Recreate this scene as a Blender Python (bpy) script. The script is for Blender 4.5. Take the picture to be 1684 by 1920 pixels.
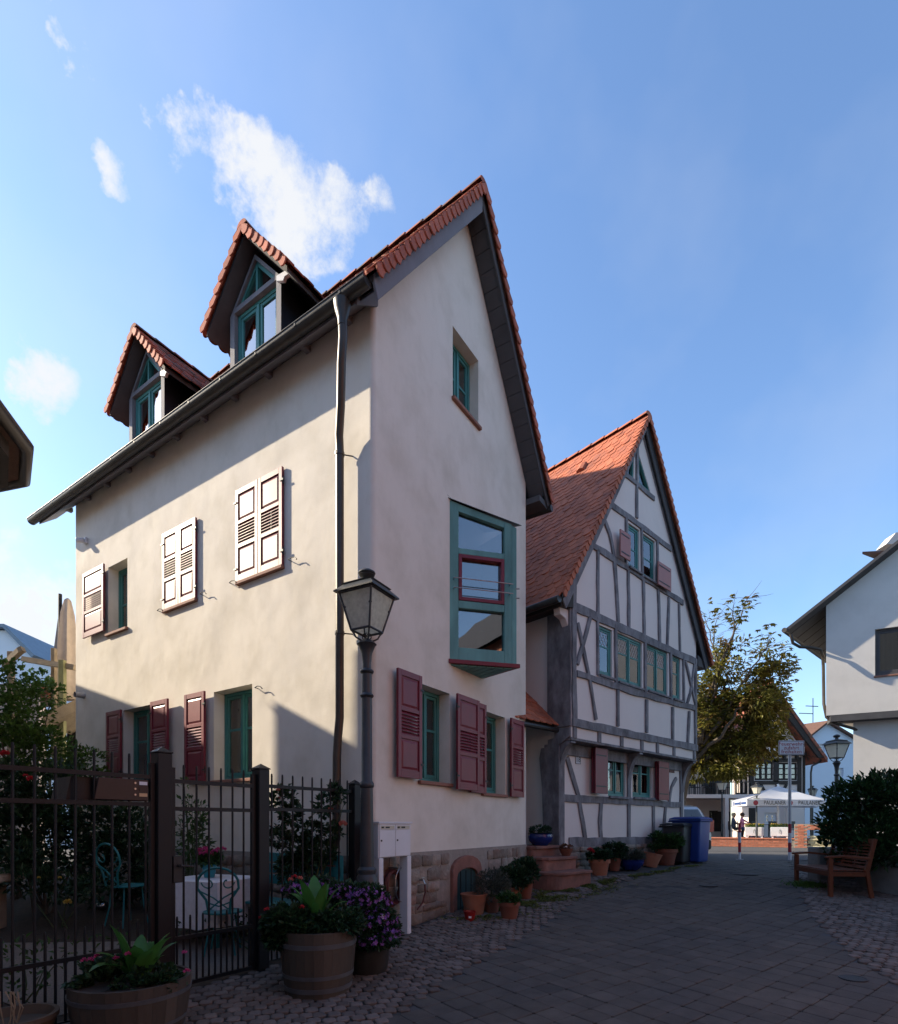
import bpy, bmesh, math, random
from mathutils import Vector, Matrix, noise
from mathutils.geometry import delaunay_2d_cdt
R = math.radians
for o in list(bpy.data.objects): bpy.data.objects.remove(o)
SC = bpy.context.scene
COL = SC.collection
# ------------------------------------------------------------------ camera
F, CX, HY, EYE = 1040.0, 842.0, 1545.0, 1.5          # focal length and principal lines measured on the 1684 x 1920 photograph
cam = bpy.data.cameras.new('camera'); camo = bpy.data.objects.new('camera', cam); COL.objects.link(camo)
camo.location = (0, 0, EYE); camo.rotation_euler = (R(90), 0, 0)
cam.sensor_fit = 'HORIZONTAL'; cam.sensor_width = 36; cam.lens = 36*F/1684
cam.shift_y = (HY-960)/1684; cam.clip_end = 3000; cam.clip_start = .05
SC.camera = camo
SC.render.resolution_x, SC.render.resolution_y = 898, 1024
# ------------------------------------------------------------------ light
SUN_EL, SUN_AZ = R(29.3), math.atan2(-.968, .25)      # azimuth measured from +Y towards +X
sdir = Vector((math.sin(SUN_AZ)*math.cos(SUN_EL), math.cos(SUN_AZ)*math.cos(SUN_EL), math.sin(SUN_EL)))
sun = bpy.data.lights.new('sun', 'SUN'); sun.energy = 5.0; sun.angle = R(.53); sun.color = (1, .86, .66)
suno = bpy.data.objects.new('sun', sun); COL.objects.link(suno); suno.rotation_euler = sdir.to_track_quat('Z', 'Y').to_euler()
suno.location = (-20, 2, 30)
W = bpy.data.worlds.new('World'); SC.world = W; W.use_nodes = True
SKY_STRENGTH = .15
def make_world():
    nt = W.node_tree; N = nt.nodes; L = nt.links; N.clear()
    out = N.new('ShaderNodeOutputWorld'); bg = N.new('ShaderNodeBackground'); cb = N.new('ShaderNodeBackground'); mx = N.new('ShaderNodeMixShader')
    sk = N.new('ShaderNodeTexSky'); sk.sky_type = 'NISHITA'; sk.sun_disc = False
    sk.sun_elevation = SUN_EL; sk.sun_rotation = SUN_AZ
    sk.air_density = 1.1; sk.dust_density = .7; sk.ozone_density = 4.5; sk.altitude = 150
    bg.inputs[1].default_value = SKY_STRENGTH
    L.new(sk.outputs[0], bg.inputs[0])
    cb.inputs[0].default_value = (.96, .975, 1, 1); cb.inputs[1].default_value = .47
    tc = N.new('ShaderNodeTexCoord')
    def m(op, a, b=None, c=None):
        n = N.new('ShaderNodeMath'); n.operation = op
        for i, x in enumerate((a, b, c)):
            if x is None: continue
            if isinstance(x, (int, float)): n.inputs[i].default_value = x
            else: L.new(x, n.inputs[i])
        return n.outputs[0]
    def nz(sc, det, rough, off):
        mp = N.new('ShaderNodeMapping'); mp.inputs['Location'].default_value = off; L.new(tc.outputs['Generated'], mp.inputs[0])
        n = N.new('ShaderNodeTexNoise'); n.inputs['Scale'].default_value = sc; n.inputs['Detail'].default_value = det; n.inputs['Roughness'].default_value = rough
        L.new(mp.outputs[0], n.inputs['Vector']); return n.outputs[0]
    fine = nz(14, 9, .66, (0, 0, 0)); big = nz(2.3, 5, .55, (3.1, .4, 1.7))
    wn = N.new('ShaderNodeTexNoise'); wn.inputs['Scale'].default_value = 7; wn.inputs['Detail'].default_value = 6; wn.inputs['Roughness'].default_value = .62; L.new(tc.outputs['Generated'], wn.inputs['Vector'])
    w1 = N.new('ShaderNodeVectorMath'); w1.operation = 'SUBTRACT'; L.new(wn.outputs['Color'], w1.inputs[0]); w1.inputs[1].default_value = (.5, .5, .5)
    w2_ = N.new('ShaderNodeVectorMath'); w2_.operation = 'SCALE'; w2_.inputs['Scale'].default_value = .13; L.new(w1.outputs[0], w2_.inputs[0])
    w3 = N.new('ShaderNodeVectorMath'); w3.operation = 'ADD'; L.new(tc.outputs['Generated'], w3.inputs[0]); L.new(w2_.outputs[0], w3.inputs[1]); WARP = w3.outputs[0]
    # fair-weather cumulus in view, given by the direction in which they stand
    clouds = [(345, 262, 75, 1), (420, 255, 65, .9), (505, 275, 70, .95), (480, 360, 70, .8), (540, 375, 75, 1), (560, 440, 85, 1), (620, 430, 75, .85),
              (702, 392, 52, .85), (362, 205, 42, .6), (236, 350, 40, .85), (75, 695, 70, .95), (38, 738, 55, .9), (120, 50, 55, .75), (140, 90, 60, .8), (152, 145, 45, .6),
              (60, 1140, 150, 1.05), (95, 10, 60, .6), (620, 330, 40, .45), (10, 380, 70, .35), (20, 480, 60, .3), (-260, 500, 150, .9), (1900, 640, 130, .8), (-420, 900, 160, .9)]
    tot = None
    for x, y, r, a in clouds:
        v = Vector(((x-CX)/F, 1, (HY-y)/F)); rad = r/F/(v.length**1.3); v.normalize()
        d = N.new('ShaderNodeVectorMath'); d.operation = 'DISTANCE'; L.new(WARP, d.inputs[0]); d.inputs[1].default_value = v
        mr = N.new('ShaderNodeMapRange'); mr.interpolation_type = 'SMOOTHSTEP'
        mr.inputs[1].default_value = rad*1.6; mr.inputs[2].default_value = 0; mr.inputs[3].default_value = 0; mr.inputs[4].default_value = a
        L.new(d.outputs['Value'], mr.inputs[0])
        tot = mr.outputs[0] if tot is None else m('ADD', tot, m('MULTIPLY', mr.outputs[0], m('SUBTRACT', 1, m('MINIMUM', tot, 1))))
    s = m('ADD', m('MULTIPLY', tot, 1.15), m('MULTIPLY', m('SUBTRACT', fine, .52), 3.7))
    s = m('MULTIPLY', s, m('MINIMUM', m('MULTIPLY', tot, 2.2), 1))
    mr = N.new('ShaderNodeMapRange'); mr.interpolation_type = 'SMOOTHSTEP'; mr.inputs[1].default_value = .2; mr.inputs[2].default_value = 1.35; mr.inputs[3].default_value = 0; mr.inputs[4].default_value = .95
    L.new(s, mr.inputs[0])
    veil = N.new('ShaderNodeMapRange'); veil.inputs[1].default_value = .45; veil.inputs[2].default_value = .8; veil.inputs[3].default_value = .0; veil.inputs[4].default_value = .22
    L.new(big, veil.inputs[0])
    L.new(m('MAXIMUM', mr.outputs[0], veil.outputs[0]), mx.inputs[0])
    L.new(bg.outputs[0], mx.inputs[1]); L.new(cb.outputs[0], mx.inputs[2]); L.new(mx.outputs[0], out.inputs[0])
make_world()
SC.view_settings.view_transform = 'Standard'; SC.view_settings.look = 'None'; SC.view_settings.gamma = 1; SC.view_settings.exposure = 1.05
SC.render.engine = 'CYCLES'
SC.cycles.max_bounces = 8; SC.cycles.diffuse_bounces = 4; SC.cycles.transparent_max_bounces = 24
# ------------------------------------------------------------------ measuring helpers
GT = [(-400, -.1), (0, 0), (4, .08), (6.6, .19), (8.5, .33), (9.5, .41), (10.2, .5), (11.5, .57), (13, .61), (14.5, .58), (20, .5), (27, .38), (60, .38), (900, .38)]
def g(Y):
    for (a, za), (b, zb) in zip(GT, GT[1:]):
        if Y <= b: return za+(zb-za)*(Y-a)/(b-a)
    return GT[-1][1]
def at(px, py, Y): return Vector(((px-CX)/F*Y, Y, EYE+(HY-py)/F*Y))
def gnd(px, py):
    Y = 6.
    for i in range(30): Y = .5*Y+.5*(EYE-g(Y))*F/(py-HY)
    return Vector(((px-CX)/F*Y, Y, g(Y)))
class Fr:
    def __init__(s, o, ux, uy, uz=(0, 0, 1)):
        s.o = Vector(o); s.x = Vector(ux).normalized(); s.y = Vector(uy).normalized(); s.z = Vector(uz).normalized()
    def p(s, a, b, c): return s.o+s.x*a+s.y*b+s.z*c
    def px(s, x, y, n=0):
        """pixel -> (u, z) on the vertical plane at offset n"""
        d = Vector(((x-CX)/F, 1, (HY-y)/F)); e = Vector((0, 0, EYE))
        k = (s.o+s.y*n-e).dot(s.y)/d.dot(s.y); q = e+d*k-s.o
        return q.dot(s.x), q.dot(s.z)
    def mat(s, a=0, b=0, c=0):
        m = Matrix.Identity(4)
        for i, v in enumerate((s.x, s.y, s.z)):
            for j in range(3): m[j][i] = v[j]
        m.translation = s.p(a, b, c); return m
WF = Fr((0, 0, 0), (1, 0, 0), (0, 1, 0))
def rotf(o, deg):
    a = R(deg); return Fr(o, (math.cos(a), math.sin(a), 0), (-math.sin(a), math.cos(a), 0))
# ------------------------------------------------------------------ mesh helpers
ROOT = {}
class MB:
    def __init__(s): s.v = []; s.f = []; s.ms = None
    def add(s, vs, fs):
        b = len(s.v); s.v += [tuple(v) for v in vs]; s.f += [tuple(i+b for i in f) for f in fs]
    def box(s, fr, a0, a1, b0, b1, c0, c1):
        vs = [fr.p(a, b, c) for c in (c0, c1) for b in (b0, b1) for a in (a0, a1)]
        s.add(vs, [(0, 2, 3, 1), (4, 5, 7, 6), (0, 1, 5, 4), (2, 6, 7, 3), (0, 4, 6, 2), (1, 3, 7, 5)]); return s
    def prism(s, fr, poly, n0, n1, caps=True):
        k = len(poly); vs = [fr.p(u, n0, z) for u, z in poly]+[fr.p(u, n1, z) for u, z in poly]
        fs = [(i, (i+1) % k, (i+1) % k+k, i+k) for i in range(k)]
        if caps: fs += [tuple(range(k)), tuple(range(2*k-1, k-1, -1))]
        s.add(vs, fs); return s
    def plan(s, fr, poly, z0, z1):
        k = len(poly); vs = [fr.p(u, n, z0) for u, n in poly]+[fr.p(u, n, z1) for u, n in poly]
        s.add(vs, [(i, (i+1) % k, (i+1) % k+k, i+k) for i in range(k)]+[tuple(range(k)), tuple(range(2*k-1, k-1, -1))]); return s
    def quad(s, *p): s.add(p, [tuple(range(len(p)))]); return s
    def tube(s, pts, r, seg=8, caps=True, close=False):
        pts = [Vector(p) for p in pts]; n = len(pts); base = len(s.v); prev = None
        rr = r if hasattr(r, '__len__') else [r]*n
        for i, p in enumerate(pts):
            t = (pts[(i+1) % n]-pts[i-1]) if close else (pts[min(i+1, n-1)]-pts[max(i-1, 0)])
            t.normalize()
            a = (prev-t*prev.dot(t)) if prev is not None else t.orthogonal()
            if a.length < 1e-6: a = t.orthogonal()
            a.normalize(); prev = a; b = t.cross(a)
            for k in range(seg):
                w = 2*math.pi*k/seg; s.v.append(tuple(p+(a*math.cos(w)+b*math.sin(w))*rr[i]))
        m = n if close else n-1
        for i in range(m):
            for k in range(seg):
                a0 = base+i*seg+k; a1 = base+i*seg+(k+1) % seg; j = (i+1) % n
                s.f.append((a0, a1, base+j*seg+(k+1) % seg, base+j*seg+k))
        if caps and not close:
            s.f.append(tuple(base+k for k in range(seg-1, -1, -1))); s.f.append(tuple(base+(n-1)*seg+k for k in range(seg)))
        return s
    def cyl(s, p0, p1, r0, r1=None, seg=12): return s.tube([p0, p1], [r0, r0 if r1 is None else r1], seg)
    def lathe(s, c, prof, seg=20, fr=WF, sx=1, sy=1, lobes=0, la=0):
        base = len(s.v); c = Vector(c)
        for r, z in prof:
            for k in range(seg):
                w = 2*math.pi*k/seg; q = r*(1+la*math.cos(lobes*w)) if lobes else r
                s.v.append(tuple(c+fr.x*math.cos(w)*q*sx+fr.y*math.sin(w)*q*sy+Vector((0, 0, z))))
        for i in range(len(prof)-1):
            for k in range(seg):
                s.f.append((base+i*seg+k, base+i*seg+(k+1) % seg, base+(i+1)*seg+(k+1) % seg, base+(i+1)*seg+k))
        if prof[0][0] > 1e-4: s.f.append(tuple(base+k for k in range(seg-1, -1, -1)))
        if prof[-1][0] > 1e-4: s.f.append(tuple(base+(len(prof)-1)*seg+k for k in range(seg)))
        return s
    def ball(s, c, r, seg=12, rings=8, sz=1):
        return s.lathe(c, [(max(1e-5, r*math.sin(math.pi*i/rings)), -r*sz*math.cos(math.pi*i/rings)) for i in range(rings+1)], seg)
    def leaf(s, p, d, nrm, l, w, fold=.25):
        d = d.normalized(); sd = d.cross(nrm)
        if sd.length < 1e-4: sd = d.orthogonal()
        sd.normalize(); up = sd.cross(d)
        m = p+d*l*.45
        s.add((p, m+sd*w*.5+up*w*fold, p+d*l-up*l*.12, m-sd*w*.5+up*w*fold), [(0, 1, 2), (0, 2, 3)])
    def build(s, name, mat, parent=None, loc=None, smooth=None, bev=0, kind=None, flip=True, seg=1):
        me = bpy.data.meshes.new(name)
        root = parent
        while root is not None and root.parent is not None: root = root.parent
        off = Vector(loc) if parent is None and loc is not None else (ROOT.get(root.name, Vector((0, 0, 0))) if root else Vector((0, 0, 0)))
        me.from_pydata([(a-off.x, b-off.y, c-off.z) for a, b, c in s.v], [], s.f)
        if flip or bev:
            bm = bmesh.new(); bm.from_mesh(me)
            if bev:
                bmesh.ops.remove_doubles(bm, verts=bm.verts, dist=1e-5)
            if flip: bmesh.ops.recalc_face_normals(bm, faces=bm.faces)
            if bev:
                ed = [e for e in bm.edges if len(e.link_faces) == 2 and e.calc_face_angle(0) > R(25)]
                bmesh.ops.bevel(bm, geom=ed, offset=bev, segments=seg, profile=.5, affect='EDGES', clamp_overlap=True)
            bm.to_mesh(me); bm.free()
        if mat is not None: me.materials.append(mat)
        if smooth:
            me.polygons.foreach_set('use_smooth', [True]*len(me.polygons)); me.set_sharp_from_angle(angle=R(smooth))
        o = bpy.data.objects.new(name, me); COL.objects.link(o)
        if parent is not None: o.parent = parent
        elif loc is not None: o.location = loc; ROOT[o.name] = Vector(loc)
        if kind: o['kind'] = kind
        return o
def thing(name, label, cat, loc, group=None):
    o = bpy.data.objects.new(name, None); COL.objects.link(o); o.location = loc; o.empty_display_size = .2
    ROOT[o.name] = Vector(loc); tag(o, label, cat, group); return o
def tag(o, label, cat, group=None):
    o['label'] = label; o['category'] = cat
    if group: o['group'] = group
    return o
def piece(name, me, parent, mw):
    """an alike piece that shares its mesh; mw is its world matrix"""
    o = bpy.data.objects.new(name, me); COL.objects.link(o); o.parent = parent
    root = parent
    while root.parent is not None: root = root.parent
    m = mw.copy(); m.translation = mw.translation-ROOT.get(root.name, Vector((0, 0, 0))); o.matrix_basis = m
    return o
def mesh_of(mb, name, mat, smooth=None, bev=0):
    o = mb.build(name, mat, smooth=smooth, bev=bev); me = o.data; bpy.data.objects.remove(o); return me
def inpoly(x, y, P):
    c = False; j = len(P)-1
    for i in range(len(P)):
        if (P[i][1] > y) != (P[j][1] > y) and x < (P[j][0]-P[i][0])*(y-P[i][1])/(P[j][1]-P[i][1])+P[i][0]: c = not c
        j = i
    return c
def wall_sheet(mb, fr, outline, holes, n, depth):
    """a wall face with openings and their reveals"""
    vs = []; es = []
    for P in [outline]+holes:
        b = len(vs); vs += [Vector((u, z)) for u, z in P]; es += [(b+i, b+(i+1) % len(P)) for i in range(len(P))]
    # extra points so that the sheet has an even mesh
    V, E, T, *_ = delaunay_2d_cdt(vs, es, [], 0, 1e-5)
    fs = []
    for t in T:
        c = sum((V[i] for i in t), Vector((0, 0)))/len(t)
        if inpoly(c.x, c.y, outline) and not any(inpoly(c.x, c.y, h) for h in holes): fs.append(tuple(t))
    mb.add([fr.p(v.x, n, v.y) for v in V], fs)
    for h in holes:
        for i in range(len(h)):
            a, b = h[i], h[(i+1) % len(h)]
            mb.quad(fr.p(a[0], n, a[1]), fr.p(b[0], n, b[1]), fr.p(b[0], n-depth, b[1]), fr.p(a[0], n-depth, a[1]))
def rect(u0, u1, z0, z1): return [(u0, z0), (u1, z0), (u1, z1), (u0, z1)]
# ------------------------------------------------------------------ materials
MATS = {}
def M(name, col, rough=.75, var=.18, sc=6, bump=.15, bsc=60, metal=0, spec=.4, rnd=0, col2=None, c2=.5, stretch=None, trans=0, coat=0, dist=.01, c2sc=None, crough=.15, cior=1.5):
    """procedural surface: base colour with noise wear, random value per piece, fine relief"""
    if name in MATS: return MATS[name]
    m = bpy.data.materials.new(name); m.use_nodes = True; nt = m.node_tree; N = nt.nodes; L = nt.links
    b = N['Principled BSDF']; out = N['Material Output']
    geo = N.new('ShaderNodeNewGeometry'); vec = geo.outputs['Position']
    if stretch:
        mp = N.new('ShaderNodeMapping'); mp.inputs['Scale'].default_value = stretch; L.new(vec, mp.inputs[0]); vec = mp.outputs[0]
    nz = N.new('ShaderNodeTexNoise'); nz.inputs['Scale'].default_value = sc; nz.inputs['Detail'].default_value = 7; nz.inputs['Roughness'].default_value = .6; L.new(vec, nz.inputs['Vector'])
    mr = N.new('ShaderNodeMapRange'); mr.inputs[1].default_value = .25; mr.inputs[2].default_value = .75; mr.inputs[3].default_value = 1-var; mr.inputs[4].default_value = 1+var
    L.new(nz.outputs[0], mr.inputs[0]); f = mr.outputs[0]
    if rnd:
        oi = N.new('ShaderNodeObjectInfo'); ad = N.new('ShaderNodeMath'); ad.operation = 'ADD'; L.new(oi.outputs['Random'], ad.inputs[0]); L.new(geo.outputs['Random Per Island'], ad.inputs[1])
        fr_ = N.new('ShaderNodeMath'); fr_.operation = 'FRACT'; L.new(ad.outputs[0], fr_.inputs[0])
        m2 = N.new('ShaderNodeMapRange'); m2.inputs[3].default_value = 1-rnd; m2.inputs[4].default_value = 1+rnd; L.new(fr_.outputs[0], m2.inputs[0])
        mu = N.new('ShaderNodeMath'); mu.operation = 'MULTIPLY'; L.new(f, mu.inputs[0]); L.new(m2.outputs[0], mu.inputs[1]); f = mu.outputs[0]
    base = N.new('ShaderNodeRGB'); base.outputs[0].default_value = (*col, 1); bc = base.outputs[0]
    if col2:
        n2 = N.new('ShaderNodeTexNoise'); n2.inputs['Scale'].default_value = c2sc or sc*.45; n2.inputs['Detail'].default_value = 5; L.new(vec, n2.inputs['Vector'])
        m3 = N.new('ShaderNodeMapRange'); m3.inputs[1].default_value = c2-.1; m3.inputs[2].default_value = c2+.14; L.new(n2.outputs[0], m3.inputs[0])
        mx = N.new('ShaderNodeMixRGB'); L.new(m3.outputs[0], mx.inputs[0]); L.new(bc, mx.inputs[1]); mx.inputs[2].default_value = (*col2, 1); bc = mx.outputs[0]
    vm = N.new('ShaderNodeVectorMath'); vm.operation = 'SCALE'; L.new(bc, vm.inputs[0]); L.new(f, vm.inputs['Scale'])
    L.new(vm.outputs[0], b.inputs['Base Color'])
    b.inputs['Metallic'].default_value = metal; b.inputs['Specular IOR Level'].default_value = spec
    r2 = N.new('ShaderNodeMapRange'); r2.inputs[3].default_value = max(.03, rough-.1); r2.inputs[4].default_value = min(1, rough+.1); L.new(nz.outputs[0], r2.inputs[0]); L.new(r2.outputs[0], b.inputs['Roughness'])
    if coat: b.inputs['Coat Weight'].default_value = coat; b.inputs['Coat Roughness'].default_value = crough; b.inputs['Coat IOR'].default_value = cior
    if bump:
        n4 = N.new('ShaderNodeTexNoise'); n4.inputs['Scale'].default_value = bsc; n4.inputs['Detail'].default_value = 4; L.new(vec, n4.inputs['Vector'])
        bp = N.new('ShaderNodeBump'); bp.inputs['Strength'].default_value = bump; bp.inputs['Distance'].default_value = dist; L.new(n4.outputs[0], bp.inputs['Height']); L.new(bp.outputs[0], b.inputs['Normal'])
    if trans:
        tr = N.new('ShaderNodeBsdfTranslucent'); L.new(vm.outputs[0], tr.inputs[0]); ms = N.new('ShaderNodeMixShader'); ms.inputs[0].default_value = trans
        L.new(b.outputs[0], ms.inputs[1]); L.new(tr.outputs[0], ms.inputs[2]); L.new(ms.outputs[0], out.inputs[0])
    MATS[name] = m; return m
def plaster(name, col, stain, amp=.5, und=.8):
    """lime render: trowelled unevenness, faint stains and rain streaks"""
    m = bpy.data.materials.new(name); m.use_nodes = True; nt = m.node_tree; N = nt.nodes; L = nt.links; b = N['Principled BSDF']
    geo = N.new('ShaderNodeNewGeometry')
    def nz(sc, det, st=(1, 1, 1), ro=.6):
        mp = N.new('ShaderNodeMapping'); mp.inputs['Scale'].default_value = st; L.new(geo.outputs['Position'], mp.inputs[0])
        n = N.new('ShaderNodeTexNoise'); n.inputs['Scale'].default_value = sc; n.inputs['Detail'].default_value = det; n.inputs['Roughness'].default_value = ro; L.new(mp.outputs[0], n.inputs['Vector']); return n.outputs[0]
    def rng(x, a, b_, c, d):
        r = N.new('ShaderNodeMapRange'); r.inputs[1].default_value = a; r.inputs[2].default_value = b_; r.inputs[3].default_value = c; r.inputs[4].default_value = d; L.new(x, r.inputs[0]); return r.outputs[0]
    mx = N.new('ShaderNodeMixRGB'); mx.inputs[1].default_value = (*col, 1); mx.inputs[2].default_value = (*stain, 1)
    a = rng(nz(1.6, 8), .45, .75, 0, .55*amp); c = rng(nz(9, 6, (1, 1, .35)), .5, .8, 0, .16*amp)
    ad = N.new('ShaderNodeMath'); ad.operation = 'ADD'; L.new(a, ad.inputs[0]); L.new(c, ad.inputs[1]); L.new(ad.outputs[0], mx.inputs[0])
    L.new(mx.outputs[0], b.inputs['Base Color']); b.inputs['Roughness'].default_value = .92; b.inputs['Specular IOR Level'].default_value = .15
    bp = N.new('ShaderNodeBump'); bp.inputs['Strength'].default_value = und; bp.inputs['Distance'].default_value = .05; L.new(nz(1.4, 3, ro=.4), bp.inputs['Height'])
    b2 = N.new('ShaderNodeBump'); b2.inputs['Strength'].default_value = .35; b2.inputs['Distance'].default_value = .006; L.new(nz(55, 6, ro=.7), b2.inputs['Height']); L.new(bp.outputs[0], b2.inputs['Normal'])
    L.new(b2.outputs[0], b.inputs['Normal']); return m
def glass(name, tint=(.02, .025, .03), refl=1.0, clear=.75, rough=.01, wob=.02):
    """window pane: fresnel mirror over a clear sheet with a slightly uneven face"""
    m = bpy.data.materials.new(name); m.use_nodes = True; nt = m.node_tree; N = nt.nodes; L = nt.links; N.clear()
    out = N.new('ShaderNodeOutputMaterial'); gl = N.new('ShaderNodeBsdfGlossy'); gl.inputs['Roughness'].default_value = rough; tr = N.new('ShaderNodeBsdfTransparent'); tr.inputs[0].default_value = (clear, clear, clear, 1)
    fr_ = N.new('ShaderNodeFresnel'); fr_.inputs[0].default_value = 1.55; ms = N.new('ShaderNodeMixShader')
    geo = N.new('ShaderNodeNewGeometry'); nz = N.new('ShaderNodeTexNoise'); nz.inputs['Scale'].default_value = 2.2; L.new(geo.outputs['Position'], nz.inputs['Vector'])
    bp = N.new('ShaderNodeBump'); bp.inputs['Strength'].default_value = wob; bp.inputs['Distance'].default_value = .05; L.new(nz.outputs[0], bp.inputs['Height']); L.new(bp.outputs[0], gl.inputs['Normal'])
    mu = N.new('ShaderNodeMath'); mu.operation = 'MULTIPLY_ADD'; mu.use_clamp = True; mu.inputs[1].default_value = 1.8*refl; mu.inputs[2].default_value = .03; L.new(fr_.outputs[0], mu.inputs[0]); L.new(mu.outputs[0], ms.inputs[0])
    L.new(tr.outputs[0], ms.inputs[1]); L.new(gl.outputs[0], ms.inputs[2]); L.new(ms.outputs[0], out.inputs[0]); return m
m_wall1 = plaster('render_cream', (.70, .65, .57), (.47, .425, .34), .95, .5)
m_wall2 = plaster('render_white', (.71, .625, .575), (.52, .47, .43), .35, .4)
m_wallr = plaster('render_grey_white', (.60, .575, .54), (.42, .40, .37), .6, .15)
m_wallblue = plaster('render_pale_blue', (.62, .70, .78), (.5, .58, .66), .3, .2)
m_timber = M('timber_grey_paint', (.20, .19, .198), .85, .4, 9, .9, 45, stretch=(1, 1, .5), col2=(.125, .115, .12), c2=.52)
m_timberdark = M('timber_dark_brown', (.035, .028, .024), .75, .3, 5, .3, 40)
m_teal = M('paint_teal', (.045, .19, .175), .45, .12, 4, .1, 60, col2=(.03, .14, .125), c2=.6)
m_tealw = M('paint_teal_weathered', (.13, .31, .29), .7, .25, 5, .3, 45, stretch=(1, 1, .3), col2=(.08, .2, .19), c2=.55)
m_burg = M('paint_burgundy', (.165, .020, .036), .5, .15, 5, .06, 50, spec=.15, coat=.48, crough=.36, cior=1.45)
m_burgsky = M('paint_burgundy_sky_sheen', (.36, .15, .13), .55, .12, 5, .15, 50)  # pinkish burgundy: reflection of the sky put into the base colour
m_anth = M('paint_anthracite', (.008, .0085, .0105), .5, .15, 8, .1, 80, spec=.3)
m_iron = M('cast_iron_paint', (.038, .042, .046), .42, .2, 12, .2, 70)
m_zinc = M('zinc_sheet', (.05, .047, .044), .42, .25, 7, .08, 40, metal=.45)
m_pipe = M('downpipe_brown', (.06, .052, .046), .4, .2, 7, .08, 40, metal=.5)
m_board = M('eaves_board_grey', (.17, .165, .18), .8, .18, 4, .25, 40, stretch=(1, 1, .6))
m_soffit = M('soffit_dark_grey', (.07, .068, .072), .8, .2, 4, .25, 40)
m_tile1 = M('clay_tile_aged', (.30, .085, .048), .85, .25, 9, .4, 60, rnd=.28, col2=(.075, .055, .04), c2=.52, c2sc=5)
m_tilev = M('clay_tile_verge', (.36, .10, .055), .8, .2, 9, .3, 60, rnd=.18)
m_tile2 = M('clay_tile_orange', (.42, .125, .062), .8, .14, 7, .3, 60, rnd=.16, col2=(.27, .09, .055), c2=.56, c2sc=3)
m_tiledark = M('roof_tile_brown', (.14, .075, .055), .85, .25, 9, .4, 60, rnd=.2)
m_sand = M('sandstone_red', (.235, .105, .08), .85, .25, 7, .5, 40, rnd=.12, col2=(.15, .075, .06), c2=.58)
m_stone = M('rubble_stone', (.21, .175, .145), .9, .3, 9, .8, 25, rnd=.3, col2=(.22, .13, .10), c2=.58, c2sc=3, dist=.02)
m_mortar = M('lime_mortar', (.27, .24, .21), .95, .2, 12, .6, 50)
m_celd = M('cellar_paint_dark_teal', (.012, .034, .036), .6, .25, 6, .2, 60)
m_sill = M('sill_sandstone', (.25, .12, .085), .8, .15, 8, .3, 60)
m_paver = M('concrete_paver', (.082, .07, .06), .85, .3, 7, .7, 90, rnd=.14, col2=(.062, .056, .052), c2=.52, c2sc=1.2, dist=.006)
m_ground = M('bedding_sand', (.045, .042, .04), .95, .3, 6, .6, 70)
m_sett = M('granite_sett', (.118, .094, .082), .78, .25, 20, .6, 90, rnd=.35, dist=.006)
m_asph = M('asphalt', (.062, .062, .066), .88, .2, 5, .6, 150, dist=.006)
m_soil = M('garden_soil', (.04, .03, .022), .95, .4, 9, .8, 40, dist=.03)
m_gravel = M('gravel', (.17, .15, .135), .95, .4, 60, 1, 90, dist=.02)
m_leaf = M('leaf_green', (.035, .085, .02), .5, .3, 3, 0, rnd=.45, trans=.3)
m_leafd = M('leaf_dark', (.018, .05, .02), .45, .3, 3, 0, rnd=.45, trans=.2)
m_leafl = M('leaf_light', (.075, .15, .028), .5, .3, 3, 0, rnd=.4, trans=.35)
m_leafb = M('leaf_chestnut', (.16, .155, .03), .55, .35, 3, 0, rnd=.5, trans=.45, col2=(.15, .075, .02), c2=.58)
m_leafg = M('leaf_grey_green', (.06, .075, .06), .6, .3, 3, 0, rnd=.35, trans=.2)
m_canna = M('leaf_canna', (.06, .185, .035), .4, .2, 8, 0, rnd=.2, trans=.35)
m_bark = M('bark', (.10, .08, .062), .9, .3, 12, .8, 30, dist=.02)
m_stem = M('green_stem', (.05, .07, .025), .7, .2, 12, 0)
m_terra = M('terracotta', (.30, .115, .065), .8, .15, 9, .25, 60, col2=(.30, .13, .08), c2=.58)
m_terrad = M('terracotta_dark', (.17, .058, .035), .8, .18, 9, .25, 60)
m_blueg = M('glaze_blue', (.008, .02, .13), .18, .2, 5, 0, spec=.6)
m_redp = M('red_plastic', (.24, .012, .012), .35, .1, 5, 0)
m_binblue = M('bin_blue_plastic', (.008, .035, .19), .45, .12, 5, .06, 90)
m_bindark = M('bin_dark_plastic', (.022, .022, .026), .5, .12, 5, .06, 90)
m_barrel = M('barrel_oak', (.058, .046, .036), .8, .3, 5, .5, 30, stretch=(1, 1, .25), rnd=.2)
m_hoop = M('barrel_hoop', (.11, .115, .125), .6, .25, 9, .2, 60, metal=.5)
m_white = M('white_lacquer', (.63, .64, .67), .4, .05, 5, 0)
m_cloth = M('white_cloth', (.62, .62, .66), .9, .1, 25, .3, 200)
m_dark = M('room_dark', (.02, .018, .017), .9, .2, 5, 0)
m_curt = M('curtain', (.62, .58, .5), .9, .1, 4, .3, 30, stretch=(6, 6, .3), trans=.3)
m_glass = glass('window_glass', clear=.85); m_glassb = glass('bay_glass', refl=2.6, clear=.5, wob=.01)
m_steel = M('steel', (.35, .35, .36), .3, .1, 9, 0, metal=1)
m_black = M('black_iron', (.018, .018, .02), .5, .15, 9, 0)
m_tealm = M('teal_metal', (.015, .155, .17), .45, .15, 6, .1, 60)
m_hose = M('hose_red', (.09, .022, .022), .5, .2, 9, 0)
m_pinkf = M('petal_pink', (.52, .07, .22), .6, .25, 9, 0, rnd=.3, trans=.3)
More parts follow.
